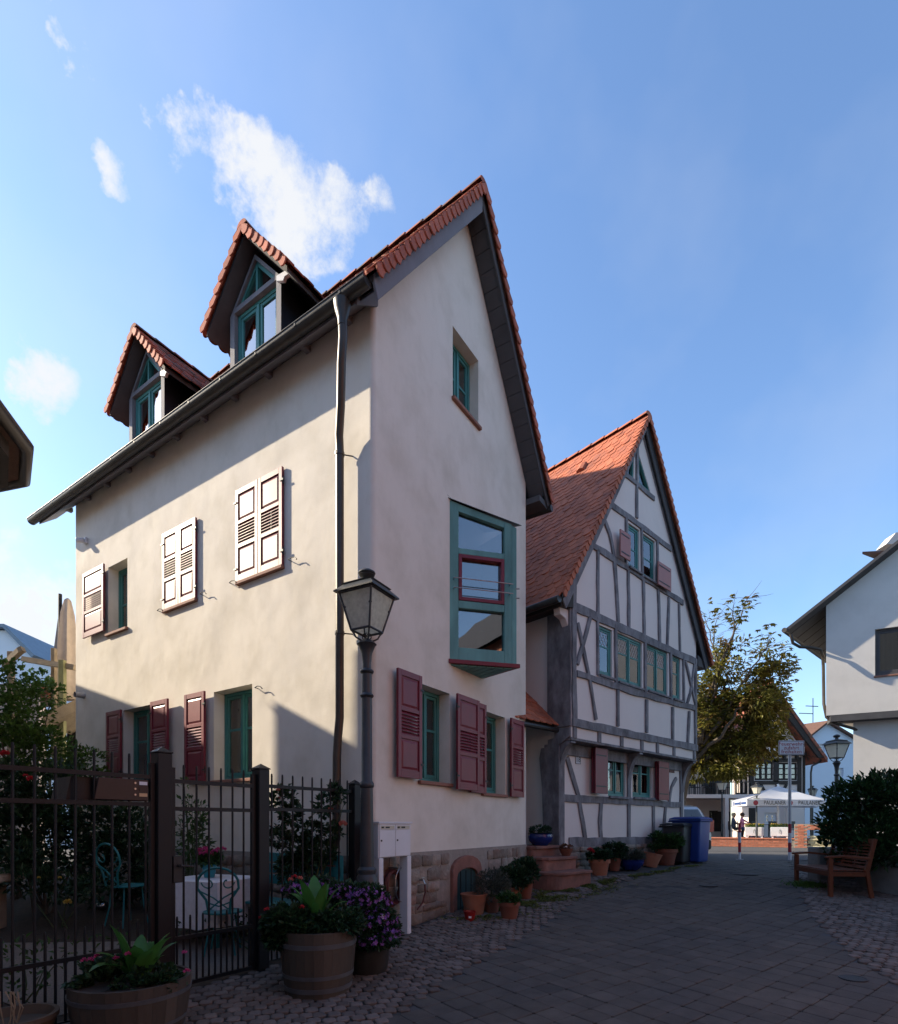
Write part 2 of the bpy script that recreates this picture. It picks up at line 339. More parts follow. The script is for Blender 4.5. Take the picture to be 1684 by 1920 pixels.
m_purpf = M('petal_purple', (.30, .12, .40), .6, .25, 9, 0, rnd=.35, trans=.3)
m_redf = M('petal_red', (.48, .03, .045), .6, .2, 9, 0, rnd=.3, trans=.3)
m_yelf = M('petal_yellow', (.55, .38, .08), .6, .2, 9, 0, trans=.3)
m_salm = M('petal_salmon', (.55, .16, .12), .6, .2, 9, 0, trans=.3)
m_benchw = M('bench_wood', (.13, .036, .014), .5, .25, 6, .3, 50, stretch=(1, 1, .4), rnd=.1)
m_conc = M('concrete', (.22, .21, .2), .9, .22, 6, .5, 50)
m_brick = M('brick_red', (.42, .155, .095), .85, .2, 12, .4, 60, rnd=.18)
m_signw = M('sign_white', (.55, .54, .56), .5, .08, 6, 0)
m_signr = M('sign_red', (.30, .02, .035), .5, .08, 6, 0)
m_galv = M('galvanised', (.36, .36, .38), .5, .12, 9, .1, 60, metal=.4)
m_blackp = M('print_black', (.012, .012, .014), .6, .1, 9, 0)
# ================================================================== the setting: ground
rg = random.Random(5)
def sheet(name, mat, poly, dz, kind='structure', step=.5):
    """a sheet that follows the ground inside a polygon (grid clipped to the polygon's outline)"""
    vs = [Vector((x, y)) for x, y in poly]; n = len(vs); es = [(i, (i+1) % n) for i in range(n)]
    ys = [p[1] for p in poly]; xs = [p[0] for p in poly]
    y = math.floor(min(ys)/step)*step
    while y < max(ys):
        x = math.floor(min(xs)/step)*step
        while x < max(xs):
            if inpoly(x, y, poly): vs.append(Vector((x, y)))
            x += step
        y += step
    V, E, T, *_ = delaunay_2d_cdt(vs, es, [], 0, 1e-4)
    fs = [t for t in T if inpoly(sum(V[i].x for i in t)/3, sum(V[i].y for i in t)/3, poly)]
    mb = MB(); mb.add([(v.x, v.y, g(v.y)+dz) for v in V], fs); o = mb.build(name, mat, kind=kind, flip=False); return o
mb = MB(); XS = [-900, -200, -60, -20, -8, 0, 8, 20, 60, 200, 900]; YS = [-400, -60, -10, 0, 4, 6.6, 8.5, 10, 12, 14.5, 20, 27, 60, 200, 900]
mb.add([(x, y, g(y)) for y in YS for x in XS], [(j*11+i, j*11+i+1, j*11+i+12, j*11+i+11) for j in range(len(YS)-1) for i in range(10)])
ground = mb.build('ground', m_ground, kind='structure', flip=False)
# edges of the paved alley, as they run on the ground
edgeL = [gnd(*p) for p in ((560, 2050), (720, 1925), (860, 1828), (1000, 1748), (1075, 1690), (1160, 1655), (1262, 1628), (1330, 1614))]
edgeR = [gnd(*p) for p in ((1900, 1990), (1684, 1852), (1600, 1795), (1535, 1733), (1508, 1690), (1500, 1645), (1470, 1612))]
alley_poly = [(p.x, p.y) for p in edgeL]+[(p.x, p.y) for p in reversed(edgeR)]
alley_poly = [(-3.6, -3), (-2.2, 1.5)]+alley_poly+[(6.5, 1.5), (6.5, -3)]
alley = sheet('alley', m_asph, alley_poly, .003)
road = sheet('road', m_asph, [(2.5, 12.2), (9.0, 13.8), (30, 14.2), (40, 26.5), (10, 27.6), (-4, 29), (-4, 17)], .004, step=2)
def paver_mesh(s, h, ch):
    b = s/2; o = [(-b+ch, -b), (b-ch, -b), (b, -b+ch), (b, b-ch), (b-ch, b), (-b+ch, b), (-b, b-ch), (-b, -b+ch)]; k = .006
    mb = MB(); n = 8
    mb.add([(x, y, 0) for x, y in o]+[(x, y, h-k*.7) for x, y in o]+[(x*(1-2*k/s), y*(1-2*k/s), h) for x, y in o],
           [(i, (i+1) % n, (i+1) % n+n, i+n) for i in range(n)]+[(i+n, (i+1) % n+n, (i+1) % n+2*n, i+2*n) for i in range(n)]+[tuple(range(16, 24))]); return mb
def lay(parent, name, mat, poly, mesh_mb, sx, sy, ang, lim, wave=0, jit=.006, rot=1.2, ymax=99, hj=.003, brick=True, mult=1):
    """lay pieces over a polygon: the nearest ones as objects, the others in one mesh"""
    pts = []; a = R(ang); ca, sa = math.cos(a), math.sin(a); xs = [p[0] for p in poly]; ys = [p[1] for p in poly]
    cx, cy = sum(xs)/len(xs), sum(ys)/len(ys); rad = max(max(xs)-min(xs), max(ys)-min(ys))
    ni = int(rad/sx)+2; nj = int(rad/sy)+2
    for j in range(-nj, nj):
        for i in range(-ni, ni):
            u = (i+(.5 if brick and j % 2 else 0))*sx; v = j*sy
            if wave: v += wave*math.sin(u*2.1+.3*j*0)
            x = cx+u*ca-v*sa; y = cy+u*sa+v*ca
            if y < 2.6 or y > ymax or not inpoly(x, y, poly) or abs(x/y) > .95: continue
            pts.append((y, x, R(rg.uniform(-rot, rot))+a, rg.uniform(-hj, hj), rg.uniform(-jit, jit), rg.uniform(-jit, jit)))
    pts.sort(key=lambda t: t[0] if abs(t[1]/t[0]) < .84 and t[0] > 3.75 else 100+t[0])
    me = mesh_of(mesh_mb, name, mat); big = MB(); src_v = list(mesh_mb.v); src_f = list(mesh_mb.f)
    for k, (y, x, r, dz, jx, jy) in enumerate(pts):
        m = Matrix.Translation((x+jx, y+jy, g(y)+dz)) @ Matrix.Rotation(math.atan((g(y+.12)-g(y-.12))/.24), 4, 'X') @ Matrix.Rotation(r, 4, 'Z') @ Matrix.Rotation(rg.uniform(-.01, .01), 4, 'X')
        if k < lim: piece(name, me, parent, m)
        else: big.add([m @ Vector(v) for v in src_v], src_f)
    if big.v: big.build(name+'_field', mat, parent, kind='stuff', flip=False)
lay(alley, 'paver', m_paver, alley_poly, paver_mesh(.1975, .016, .016), .2, .2, 38, 300, ymax=13.2, brick=False, jit=.004, rot=.8)
# granite setts: the strip in front of the fence and the houses, and the strip by the bench
settL = [(-7, 1.0), (-2.4, 1.5)]+[(p.x, p.y) for p in edgeL[:-1]]+[(3.5, 10.9), (1.2, 9.6), (-.72, 6.3), (-1.0, 6.1), (-2.4, 4.3), (-3.4, 2.9)]
pav_l = sheet('pavement', m_ground, settL, .004)
def sett_mesh(s, h):
    b = s/2; rr = random.Random(3); c = b*.36; o = [(-b+c, -b), (b-c, -b), (b, -b+c), (b, b-c), (b-c, b), (-b+c, b), (-b, b-c), (-b, -b+c)]; o = [(x*rr.uniform(.9, 1.0), y*rr.uniform(.9, 1.0)) for x, y in o]
    mb = MB(); mb.add([(x, y, -.01) for x, y in o]+[(x, y, h*.75) for x, y in o]+[(x*.8, y*.8, h) for x, y in o],
           [(i, (i+1) % 8, (i+1) % 8+8, i+8) for i in range(8)]+[(i+8, (i+1) % 8+8, (i+1) % 8+16, i+16) for i in range(8)]+[tuple(range(16, 24))]); return mb
lay(pav_l, 'sett', m_sett, settL, sett_mesh(.097, .024), .1, .1, 20, 300, wave=.12, jit=.008, rot=7, ymax=10.6, hj=.006)
settR = [(p.x, p.y) for p in edgeR]+[(6.6, 13.4), (9.5, 13.4), (9.5, 4), (6.8, 2.5)]
pav_r = sheet('pavement', m_ground, settR, .005)
lay(pav_r, 'sett', m_sett, settR, sett_mesh(.097, .024), .1, .1, -15, 300, wave=.1, jit=.008, rot=7, ymax=11.5, hj=.006)
# weeds and moss in the joints along the house
mb = MB()
for k in range(9000):
    u = rg.random(); t = rg.random()
    if t < .72:
        a = gnd(880+240*u, 1722-62*u); x = a.x+rg.gauss(0, .26); y = a.y+rg.gauss(0, .16)
    else:
        a = gnd(1075+230*u, 1668-44*u); x = a.x+rg.gauss(0, .08); y = a.y+rg.gauss(0, .06)
    if noise.noise((x*3, y*3, 1)) < -.02: continue
    w = rg.uniform(0, 6.28); mb.leaf(Vector((x, y, g(y)+.024)), Vector((math.cos(w), math.sin(w), rg.uniform(.1, .9))), Vector((0, 0, 1)), rg.uniform(.03, .065), .018)
tag(mb.build('joint_weeds', M('moss_yellow_green', (.11, .13, .03), .8, .3, 5, 0, rnd=.4, trans=.3), kind='stuff', flip=False), 'moss and weeds growing between the cobbles along the house walls', 'weeds')
mb = MB()
for k in range(500):
    a = gnd(1516, 1663); x = a.x+rg.gauss(0, .13); y = a.y+rg.gauss(0, .1); w = rg.uniform(0, 6.28)
    mb.leaf(Vector((x, y, g(y))), Vector((math.cos(w)*.6, math.sin(w)*.6, 1)), Vector((0, 0, 1)), rg.uniform(.05, .13), .018)
tag(mb.build('grass_tuft', m_leafl, kind='stuff', flip=False), 'tuft of green weeds at the far foot of the wooden bench', 'weeds')
# garden ground behind the fence
garden_poly = [(-1.06, 6.2), (-2.3, 4.45), (-3.5, 2.8), (-9, 2.8), (-14, 12), (-7, 10.6), (-.95, 6.45)]
garden = sheet('garden_bed', m_soil, garden_poly, .008)
gravel = sheet('gravel_path', m_gravel, [(-2.35, 4.75), (-1.3, 6.0), (-1.9, 6.5), (-3.4, 6.2), (-5.6, 6.1), (-6.5, 5.2), (-3.6, 4.4), (-2.9, 4.0)], .016)

for x, y, r_, lab in ((1395, 1640, .26, 'round iron manhole cover far up the alley'), (1328, 1662, .16, 'small round iron valve cover in the middle of the alley'), (1600, 1838, .11, 'small dark iron cover at the lower right of the alley')):
    p = gnd(x, y); t = thing('manhole_cover', lab, 'manhole cover', p); m = MB(); m.lathe((p.x, p.y, p.z), [(r_, 0), (r_, .021), (r_*.9, .021), (r_*.88, .018)], 28); m.build('rim', M('cast_iron_cover', (.03, .03, .032), .6, .3, 20, .4, 60), t, flip=False)
    m = MB(); m.lathe((p.x, p.y, p.z), [(r_*.87, .0), (r_*.87, .0195), (.001, .0195)], 28); m.build('lid', MATS['cast_iron_cover'], t, flip=False)
# ================================================================== the plastered house on the left
C0 = Vector((-.874, 6.4, 0))
DL = Vector((-.834, .5517, 0)); DR = Vector((.5517, .834, 0))
FL = Fr(C0, DL, (-.5517, -.834, 0))         # sunny side wall: u away from the corner, n outwards
FG = Fr(C0, DR, (.834, -.5517, 0))          # gable wall: u away from the corner, n outwards
H1 = thing('plastered_house', 'tall cream plastered house with steep gable, two dormers and burgundy shutters', 'house', (C0.x, C0.y, .2))
LW, GW = 7.42, 4.03                          # length of side wall, width of gable
RIDGE_U, RIDGE_Z = 2.0, 10.55
SL, SLR = 1.365, 1.44                         # roof slopes, sunny side and far side
def roof_z(o): return RIDGE_Z-(o+RIDGE_U)*SL  # tile level over the left slope, o = outwards from the side wall
def openpx(fr, pts, n=0):
    """opening on a wall from two pixel corner pairs: (left x, top y, bottom y, right x, top y, bottom y)"""
    xl, tl, bl, xr, tr, br = pts
    u0, z1 = fr.px(xl, tl, n); _, z0 = fr.px(xl, bl, n); u1, z3 = fr.px(xr, tr, n); _, z2 = fr.px(xr, br, n)
    return min(u0, u1), max(u0, u1), (z0+z2)/2, (z1+z3)/2
WO = {}
# side wall (pixels of the corners on the wall)
WO['s_up1'] = openpx(FL, (203, 1064, 1190, 239, 1046, 1176))
WO['s_up2'] = openpx(FL, (311, 1006, 1146, 369, 974, 1122))
WO['s_up3'] = openpx(FL, (449, 918, 1094, 531, 888, 1060))
WO['s_gr1'] = openpx(FL, (231, 1332, 1470, 288, 1320, 1468))
WO['s_gr2'] = openpx(FL, (401, 1297, 1465, 473, 1283, 1458))
WO['g_att'] = openpx(FG, (849, 610, 747, 897, 677, 799))
WO['g_gr1'] = openpx(FG, (786, 1279, 1459, 843, 1302, 1474))
WO['g_gr2'] = openpx(FG, (904, 1331, 1485, 947, 1346, 1492))
zb = -.05
mb = MB()
hs = [rect(*WO[k]) for k in WO if k[0] == 's']; hg = [rect(*WO[k]) for k in WO if k[0] == 'g']
wall_top = 7.93
cu, cz0 = FG.px(872, 1690)[0], .15
# the corner is hand-plastered: a slightly rounded arris
r = .06
wall_sheet(mb, FL, [(r, 1.1), (LW, 1.1), (LW, wall_top), (r, wall_top)], hs, 0, .3)
gz = lambda u: RIDGE_Z-.12-abs(u-RIDGE_U)*(SL if u < RIDGE_U else SLR)
gout = [(r, 1.12), (GW, 1.12), (GW, gz(GW)), (RIDGE_U, gz(RIDGE_U)), (r, gz(r))]
wall_sheet(mb, FG, gout, hg, 0, .3)
arc = [(C0+FL.x*r+FG.x*r-(FL.x*math.cos(a)+FG.x*math.sin(a))*r) for a in [math.pi/2*i/6 for i in range(7)]]
for a, b in zip(arc, arc[1:]): mb.quad(Vector((a.x, a.y, 1.1)), Vector((b.x, b.y, 1.1)), Vector((b.x, b.y, 7.93)), Vector((a.x, a.y, 7.93)))
wall1 = mb.build('wall', m_wall1, H1, flip=False, smooth=20)
# the two walls that face away
mb = MB(); mb.quad(FL.p(LW, 0, 0), FL.p(LW, -GW, 0), FL.p(LW, -GW, 7.6), FL.p(LW, -RIDGE_U, RIDGE_Z-.15), FL.p(LW, 0, 7.6)); mb.quad(FG.p(GW, 0, 0), FG.p(GW, -LW, 0), FG.p(GW, -LW, 7.7), FG.p(GW, 0, 7.7))
mb.build('rear_wall', m_wall1, H1, flip=False)
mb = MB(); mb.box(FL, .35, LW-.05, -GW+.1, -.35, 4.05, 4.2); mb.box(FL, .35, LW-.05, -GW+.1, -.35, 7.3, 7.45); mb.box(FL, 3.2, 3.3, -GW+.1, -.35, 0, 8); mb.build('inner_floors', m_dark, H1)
# rubble plinth with single stones
plinth = MB(); plinth.box(FL, .0, LW, -.3, .025, -.1, 1.12); plinth.box(FG, .0, GW, -.3, .025, -.1, 1.14); plinth = plinth.build('plinth', m_mortar, H1)
rs = random.Random(11)
def stone_mesh(seed, w, h, d):
    rr = random.Random(seed); P = []
    for k in range(8):
        a = 2*math.pi*(k+.5)/8; pw = lambda v: math.copysign(abs(v)**.32, v)
        P.append((pw(math.cos(a))*w/2*rr.uniform(.86, 1.03), pw(math.sin(a))*h/2*rr.uniform(.86, 1.03)))
    mb = MB(); n = 8; j = [rr.uniform(.75, 1) for _ in P]
    mb.add([(x, 0, z) for x, z in P]+[(x*.98, d*.62, z*.98) for x, z in P]+[(x*.88, d*jj, z*.88) for (x, z), jj in zip(P, j)],
           [(i, (i+1) % n, (i+1) % n+n, i+n) for i in range(n)]+[(i+n, (i+1) % n+n, (i+1) % n+2*n, i+2*n) for i in range(n)]+[tuple(range(16, 24))])
    return mesh_of(mb, 'stone', m_stone, smooth=20)
SM = [stone_mesh(20+i, 1, 1, .05) for i in range(8)]
def rubble(fr, u0, u1, z0, z1, parent, skip=(), hmin=.1, hmax=.24, lim=150):
    z = z0; n = 0
    while z < z1-.04:
        h = min(rs.uniform(hmin, hmax), z1-z)
        u = u0-rs.uniform(0, .15)
        while u < u1 and n < lim:
            w = rs.uniform(.14, .42); hh = h*rs.uniform(.82, 1.05); c = u+w/2
            if c-w/2 > u0-.2 and c+w/2 < u1+.02 and not any(a < c+w*.4 and c-w*.4 < b and cc < z+h*.8 and z+h*.2 < d for a, b, cc, d in skip):
                m = fr.mat(c, .022, z+h/2) @ Matrix.Rotation(R(rs.uniform(-5, 5)), 4, 'Y') @ Matrix.Diagonal((w*1.04, rs.uniform(.25, .75), hh*1.05, 1)); piece('stone', rs.choice(SM), parent, m); n += 1
            u += w*.98
        z += h*.97
cel = openpx(FG, (853, 1633, 1740, 892, 1631, 1735), .03)
cel = (cel[0], cel[1], .2, cel[3])
rubble(FG, .0, GW, .2, 1.12, plinth, skip=[(cel[0]-.12, cel[1]+.12, 0, cel[3]+.22)], lim=190)
rubble(FL, .0, 3.6, .15, 1.1, plinth, lim=110)
# cellar opening with sandstone arch
ar = MB(); c_u = (cel[0]+cel[1])/2; hw = (cel[1]-cel[0])/2; zt = cel[3]
out_ = []; in_ = []
for i in range(9):
    a = math.pi*i/8; out_.append((c_u-math.cos(a)*(hw+.11), zt+.02+math.sin(a)*.2)); in_.append((c_u-math.cos(a)*hw, zt-.08+math.sin(a)*.12))
ar.prism(FG, [(out_[0][0], .22)]+out_+[(out_[-1][0], .22), (in_[-1][0], .22)]+in_[::-1]+[(in_[0][0], .22)], -.05, .075); surround = ar.build('cellar_arch', m_sand, H1, bev=.008)
mb = MB(); mb.box(FG, cel[0]-.02, cel[1]+.02, .026, .034, .2, cel[3]+.02); cd = mb.build('cellar_door', m_celd, H1)
mb = MB()
for i in range(1, 4):
    u = cel[0]+(cel[1]-cel[0])*i/4; mb.box(FG, u-.006, u+.006, .034, .042, .21, cel[3])
mb.build('board_joint', m_dark, cd)
# ---- roof slabs
OE, OV = .36, .30                            # eave and verge overhang
ROOF = MB()
def slab(mb, fr, prof, u0, u1, th):
    """prof: (n, z) polyline of the top; extruded along u with thickness"""
    k = len(prof); vs = []
    for u in (u0, u1):
        for n, z in prof: vs.append(fr.p(u, n, z))
        for n, z in prof: vs.append(fr.p(u, n, z-th))
    fs = []
    for i in range(k-1):
        fs += [(i, i+1, 2*k+i+1, 2*k+i), (k+i, k+i+1, 3*k+i+1, 3*k+i), (i, i+1, k+i+1, k+i), (2*k+i, 2*k+i+1, 3*k+i+1, 3*k+i)]
    fs += [(0, k, 3*k, 2*k), (k-1, 2*k-1, 4*k-1, 3*k-1)]; mb.add(vs, fs)
profL = [(-RIDGE_U, RIDGE_Z), (-.12, roof_z(-.12)), (OE-.03, roof_z(OE-.03)+.05)]
profR = [(-RIDGE_U, RIDGE_Z), (-GW+.2, RIDGE_Z-(GW-.2-RIDGE_U)*SLR), (-GW-.36, RIDGE_Z-(GW+.36-RIDGE_U)*SLR+.14)]
slab(ROOF, FL, profL, -OV, 8.25, .07); slab(ROOF, FL, profR, -OV, 8.25, .07)
roof1 = ROOF.build('roof', m_soffit, H1)
def tile_mb(w, l, th=.016, pan=.0):
    b = w/2; y0 = l-b*.62; P = [(-b, 0), (-b, y0)]
    for i in range(1, 6):
        a = math.pi*(1-i/6); P.append((b*math.cos(a), y0+b*.62*math.sin(a)))
    P += [(b, y0), (b, 0)]; n = len(P); mb = MB()
    mb.add([(x, y, 0) for x, y in P]+[(x*.96, y*.985, th) for x, y in P], [(i, (i+1) % n, (i+1) % n+n, i+n) for i in range(n)]+[tuple(range(n, 2*n))]); return mb
rt = random.Random(8)
def slope_tiles(fr, top, bot, u0, u1, w, ex, parent, mat, is_obj, matv=None, skip=None, lift=.03, th=.018, bond=True, vmat=None):
    """rows of plain tiles on the slope from (n, z) top to bot between u0 and u1 of frame fr; is_obj(col,row) picks single objects"""
    tn, tz = top; bn, bz = bot; ln = math.hypot(bn-tn, bz-tz)
    d = (fr.y*(bn-tn)+fr.z*(bz-tz)).normalized(); x = fr.x.copy(); nrm = x.cross(d)
    if nrm.z < 0: nrm = -nrm; x = -x
    src = tile_mb(w*.98, ex*1.9, th); me = mesh_of(src, 'roof_tile', mat); mev = mesh_of(src, 'roof_tile', vmat or mat)
    rows = int(round(ln/ex)); ex = ln/rows; cols = int(round((u1-u0)/w)); ww = (u1-u0)/cols; big = MB(); sv = list(src.v); sf = list(src.f)
    til = R(4.2)
    for r_ in range(rows):
        off = .5 if bond and r_ % 2 else 0
        for c in range(-1 if off else 0, cols):
            u = u0+(c+.5+off)*ww
            sx = 1
            if u > u1-.3*ww: continue
            if u < u0+.3*ww: u = u0+.25*ww; sx = .5
            s = (r_-.55)*ex
            if skip and skip(u, s/ln): continue
            o = fr.p(u, tn, tz)+d*s+nrm*(lift+rt.uniform(-.003, .004))
            m = Matrix.Identity(4)
            for i in range(3): m[i][0] = x[i]; m[i][1] = d[i]; m[i][2] = nrm[i]
            m.translation = o
            m = m @ Matrix.Rotation(-til*rt.uniform(-.3, .3)-R(0), 4, 'X') @ Matrix.Rotation(R(rt.uniform(-1.2, 1.2)), 4, 'Z') @ Matrix.Rotation(R(3.2), 4, 'X') @ Matrix.Diagonal((sx, 1, 1, 1))
            if is_obj(c+(1 if off else 0), r_): piece('roof_tile', mev if (c <= 0 and vmat) else me, parent, m)
            else: big.add([m @ Vector(v) for v in sv], sf)
    if big.v: big.build('roof_tile_field', mat, parent, kind='stuff', flip=False)
def verge_tiles(fr, u, out, top, bot, ex, parent, mat, depth=.12, lift=.04):
    """folded verge tiles whose rounded flaps hang over the edge of the roof; out = outward direction"""
    tn, tz = top; bn, bz = bot; ln = math.hypot(bn-tn, bz-tz); d = (fr.y*(bn-tn)+fr.z*(bz-tz)).normalized(); nrm = fr.x.cross(d)
    if nrm.z < 0: nrm = -nrm
    l = ex*1.3; P = [(0, .012), (l*.74, .012), (l*.9, -.008), (l*.985, -.035), (l, -.06), (l*.97, -.085), (l*.86, -depth*.88), (l*.7, -depth), (l*.5, -depth*.86), (0, -depth*.6)]; m = MB(); k = len(P)
    m.add([(x, 0, z) for x, z in P]+[(x, .02, z) for x, z in P], [(i, (i+1) % k, (i+1) % k+k, i+k) for i in range(k)]+[tuple(range(k)), tuple(range(2*k-1, k-1, -1))])
    m.add([(0, .02, .0), (l*.85, .02, .0), (l*.85, -.12, .0), (0, -.12, .0), (0, .02, .014), (l*.85, .02, .014), (l*.85, -.12, .014), (0, -.12, .014)], [(4, 5, 6, 7), (1, 2, 6, 5), (0, 1, 5, 4)])
    me = mesh_of(m, 'verge_tile', mat, bev=.003); rows = int(round(ln/ex)); e2 = ln/rows
    for r_ in range(rows):
        mm = Matrix.Identity(4); o = fr.p(u, tn, tz)+d*(r_*e2-.02)+nrm*(lift+rt.uniform(-.003, .003))+out*rt.uniform(-.003, .004)
        for i in range(3): mm[i][0] = d[i]; mm[i][1] = out[i]; mm[i][2] = nrm[i]
        mm.translation = o; piece('verge_tile', me, parent, mm @ Matrix.Rotation(R(6.5+rt.uniform(-1.5, 1.5)), 4, 'Z') @ Matrix.Rotation(R(-7+rt.uniform(-1.2, 1.2)), 4, 'Y'))
DT = [2.36, 5.24]                             # dormer centres along the side wall
DHW, DRH, DAP = .56, .88, 9.74
def dskip(u, s):
    z = RIDGE_Z+(roof_z(OE)-RIDGE_Z)*s
    return any(abs(u-t) < .50 and z < 9.0 and z > 7.4 and s < .93 for t in DT)
slope_tiles(FL, (-RIDGE_U, RIDGE_Z), (OE-.02, roof_z(OE-.02)+.02), -OV-.02, 8.27, .18, .165, roof1, m_tile1, lambda c, r_: c < 4, skip=dskip, vmat=m_tilev)
slope_tiles(FL, (-RIDGE_U, RIDGE_Z), (-GW-.36, RIDGE_Z-(GW+.36-RIDGE_U)*SLR+.1), -OV-.02, 8.27, .18, .165, roof1, m_tile1, lambda c, r_: c < 1, vmat=m_tilev)
verge_tiles(FL, -OV-.03, -FL.x, (-RIDGE_U, RIDGE_Z), (OE-.05, roof_z(OE-.05)+.02), .165, roof1, m_tilev)
verge_tiles(FL, -OV-.03, -FL.x, (-RIDGE_U, RIDGE_Z), (-GW-.34, RIDGE_Z-(GW+.34-RIDGE_U)*SLR+.1), .165, roof1, m_tilev)
# ridge
ridge_me = None
mb = MB()
for k in range(7):
    a = math.pi*k/6
    mb.v.append((math.cos(a)*.12, 0, math.sin(a)*.09-.02)); mb.v.append((math.cos(a)*.105, .36, math.sin(a)*.08-.025))
mb.f += [(2*k, 2*k+2, 2*k+3, 2*k+1) for k in range(6)]+[tuple(range(0, 14, 2))]
ridge_me = mesh_of(mb, 'ridge_tile', m_tile1, smooth=40)
def ridge(fr, n, z, u0, u1, parent, me=ridge_me, s=1):
    u = u0
    while u < u1:
        m = Fr(fr.p(u, n, z), fr.y, fr.x).mat() @ Matrix.Diagonal((s, 1, s, 1)); piece('ridge_tile', me, parent, m); u += .34
ridge(FL, -RIDGE_U, RIDGE_Z+.055, -OV-.03, 8.2, roof1)
# ---- verge boards, soffit panels on the gable
mb = MB()
bw = .30
prof = [(-OE+.03, roof_z(OE-.03)-.0), (RIDGE_U, RIDGE_Z-.04), (RIDGE_U, RIDGE_Z-.04-bw*.95), (-OE+.10, roof_z(OE-.03)-bw*.62)]
mb.prism(FG, prof, OV-.035, OV); mb.build('verge_board', m_board, H1, bev=.004)
mb = MB()
prof = [(RIDGE_U, RIDGE_Z-.04), (GW+.02, RIDGE_Z-(GW+.02-RIDGE_U)*SLR), (GW+.33, RIDGE_Z-(GW+.33-RIDGE_U)*SLR+.12), (GW+.30, RIDGE_Z-(GW+.33-RIDGE_U)*SLR-.03), (GW, RIDGE_Z-(GW-RIDGE_U)*SLR-.16), (RIDGE_U, RIDGE_Z-.22)]
mb.prism(FG, prof, OV-.03, OV); mb.build('verge_board', m_soffit, H1, bev=.004)
nseg = 17
for i in range(nseg):                         # soffit panels under the right-hand verge
    a, b = i/nseg, (i+1)/nseg; pu = lambda t: RIDGE_U+.03+(GW-RIDGE_U+.12)*t
    z = lambda u: RIDGE_Z-(u-RIDGE_U)*SLR-.15
    mb = MB(); ga = .004
    u0, u1 = pu(a)+ga, pu(b)-ga
    mb.prism(FG, [(u0, z(u0)), (u1, z(u1)), (u1, z(u1)-.014), (u0, z(u0)-.014)], .01, OV-.03); mb.build('soffit_panel', m_soffit, H1)
mb = MB(); mb.prism(FG, [(-.25, roof_z(.25)-.13), (RIDGE_U, RIDGE_Z-.13), (RIDGE_U, RIDGE_Z-.16), (-.25, roof_z(.25)-.16)], .005, OV-.036); mb.build('soffit_panel', m_board, H1)
# boxed eave on the far side of the gable
mb = MB(); mb.box(FG, GW+.003, GW+.33, -.5, OV-.036, RIDGE_Z-(GW+.33-RIDGE_U)*SLR-.04, RIDGE_Z-(GW+.33-RIDGE_U)*SLR+.06); mb.build('eaves_box', m_soffit, H1)
mb = MB(); pts = [FG.p(GW+.40, n, RIDGE_Z-(GW+.36-RIDGE_U)*SLR+.04) for n in (OV+.02, -1.5)]; mb.tube(pts, .06, 10); mb.build('gutter', m_zinc, H1, smooth=40)
# ---- eaves on the sunny side: fascia, rafter tails, half-round gutter with brackets
ez = roof_z(OE)
FN = Fr(FL.p(0, 0, 0), FL.y, FL.x)
mb = MB(); mb.prism(FN, [(.003, 7.52), (.30, 7.27), (.30, 7.40), (.003, 7.66)], .0, 8.22); mb.build('eaves_board', m_board, H1, bev=.004)
mb = MB(); mb.prism(FN, [(-.05, 7.50), (.30, 7.25), (.30, 7.42), (-.05, 7.90)], -.03, -.003); mb.build('eaves_end', m_board, H1)
t_ = MB(); t_.box(WF, -.04, .04, 0, .13, -.075, 0); tail_me = mesh_of(t_, 'rafter_tail', m_board, bev=.006)
for k in range(11): piece('rafter_tail', tail_me, H1, FL.mat(.35+k*.72, .004, 7.50))
gz_ = 7.31; GR = .08; GN = .37
mb = MB(); n = 11; u0, u1 = -OV+.05, 8.37
for u in (u0, u1):
    for i in range(n):
        a = math.pi+math.pi*i/(n-1); mb.v.append(tuple(FL.p(u, GN+math.cos(a)*GR, gz_+.045+math.sin(a)*GR)))
    for i in range(n):
        a = math.pi+math.pi*i/(n-1); mb.v.append(tuple(FL.p(u, GN+math.cos(a)*(GR-.006), gz_+.045+math.sin(a)*(GR-.006))))
for o_ in (0, n): mb.f += [(o_+i, o_+i+1, 2*n+o_+i+1, 2*n+o_+i) for i in range(n-1)]
mb.f += [tuple(range(n)), tuple(range(2*n, 3*n))]
mb.tube([FL.p(u0, GN+GR, gz_+.05), FL.p(u1, GN+GR, gz_+.05)], .009, 8)
gutter1 = mb.build('gutter', m_zinc, H1, smooth=50, flip=False)
br = MB()
for i in range(9):
    a = math.pi+math.pi*i/8
    for dx in (-.012, .012): br.v.append((dx, math.cos(a)*(GR+.004), math.sin(a)*(GR+.004)))
br.f += [(2*i, 2*i+1, 2*i+3, 2*i+2) for i in range(8)]
br_me = mesh_of(br, 'gutter_bracket', m_zinc)
for k in range(12): piece('gutter_bracket', br_me, gutter1, FL.mat(.1+k*.72, GN, gz_+.045))
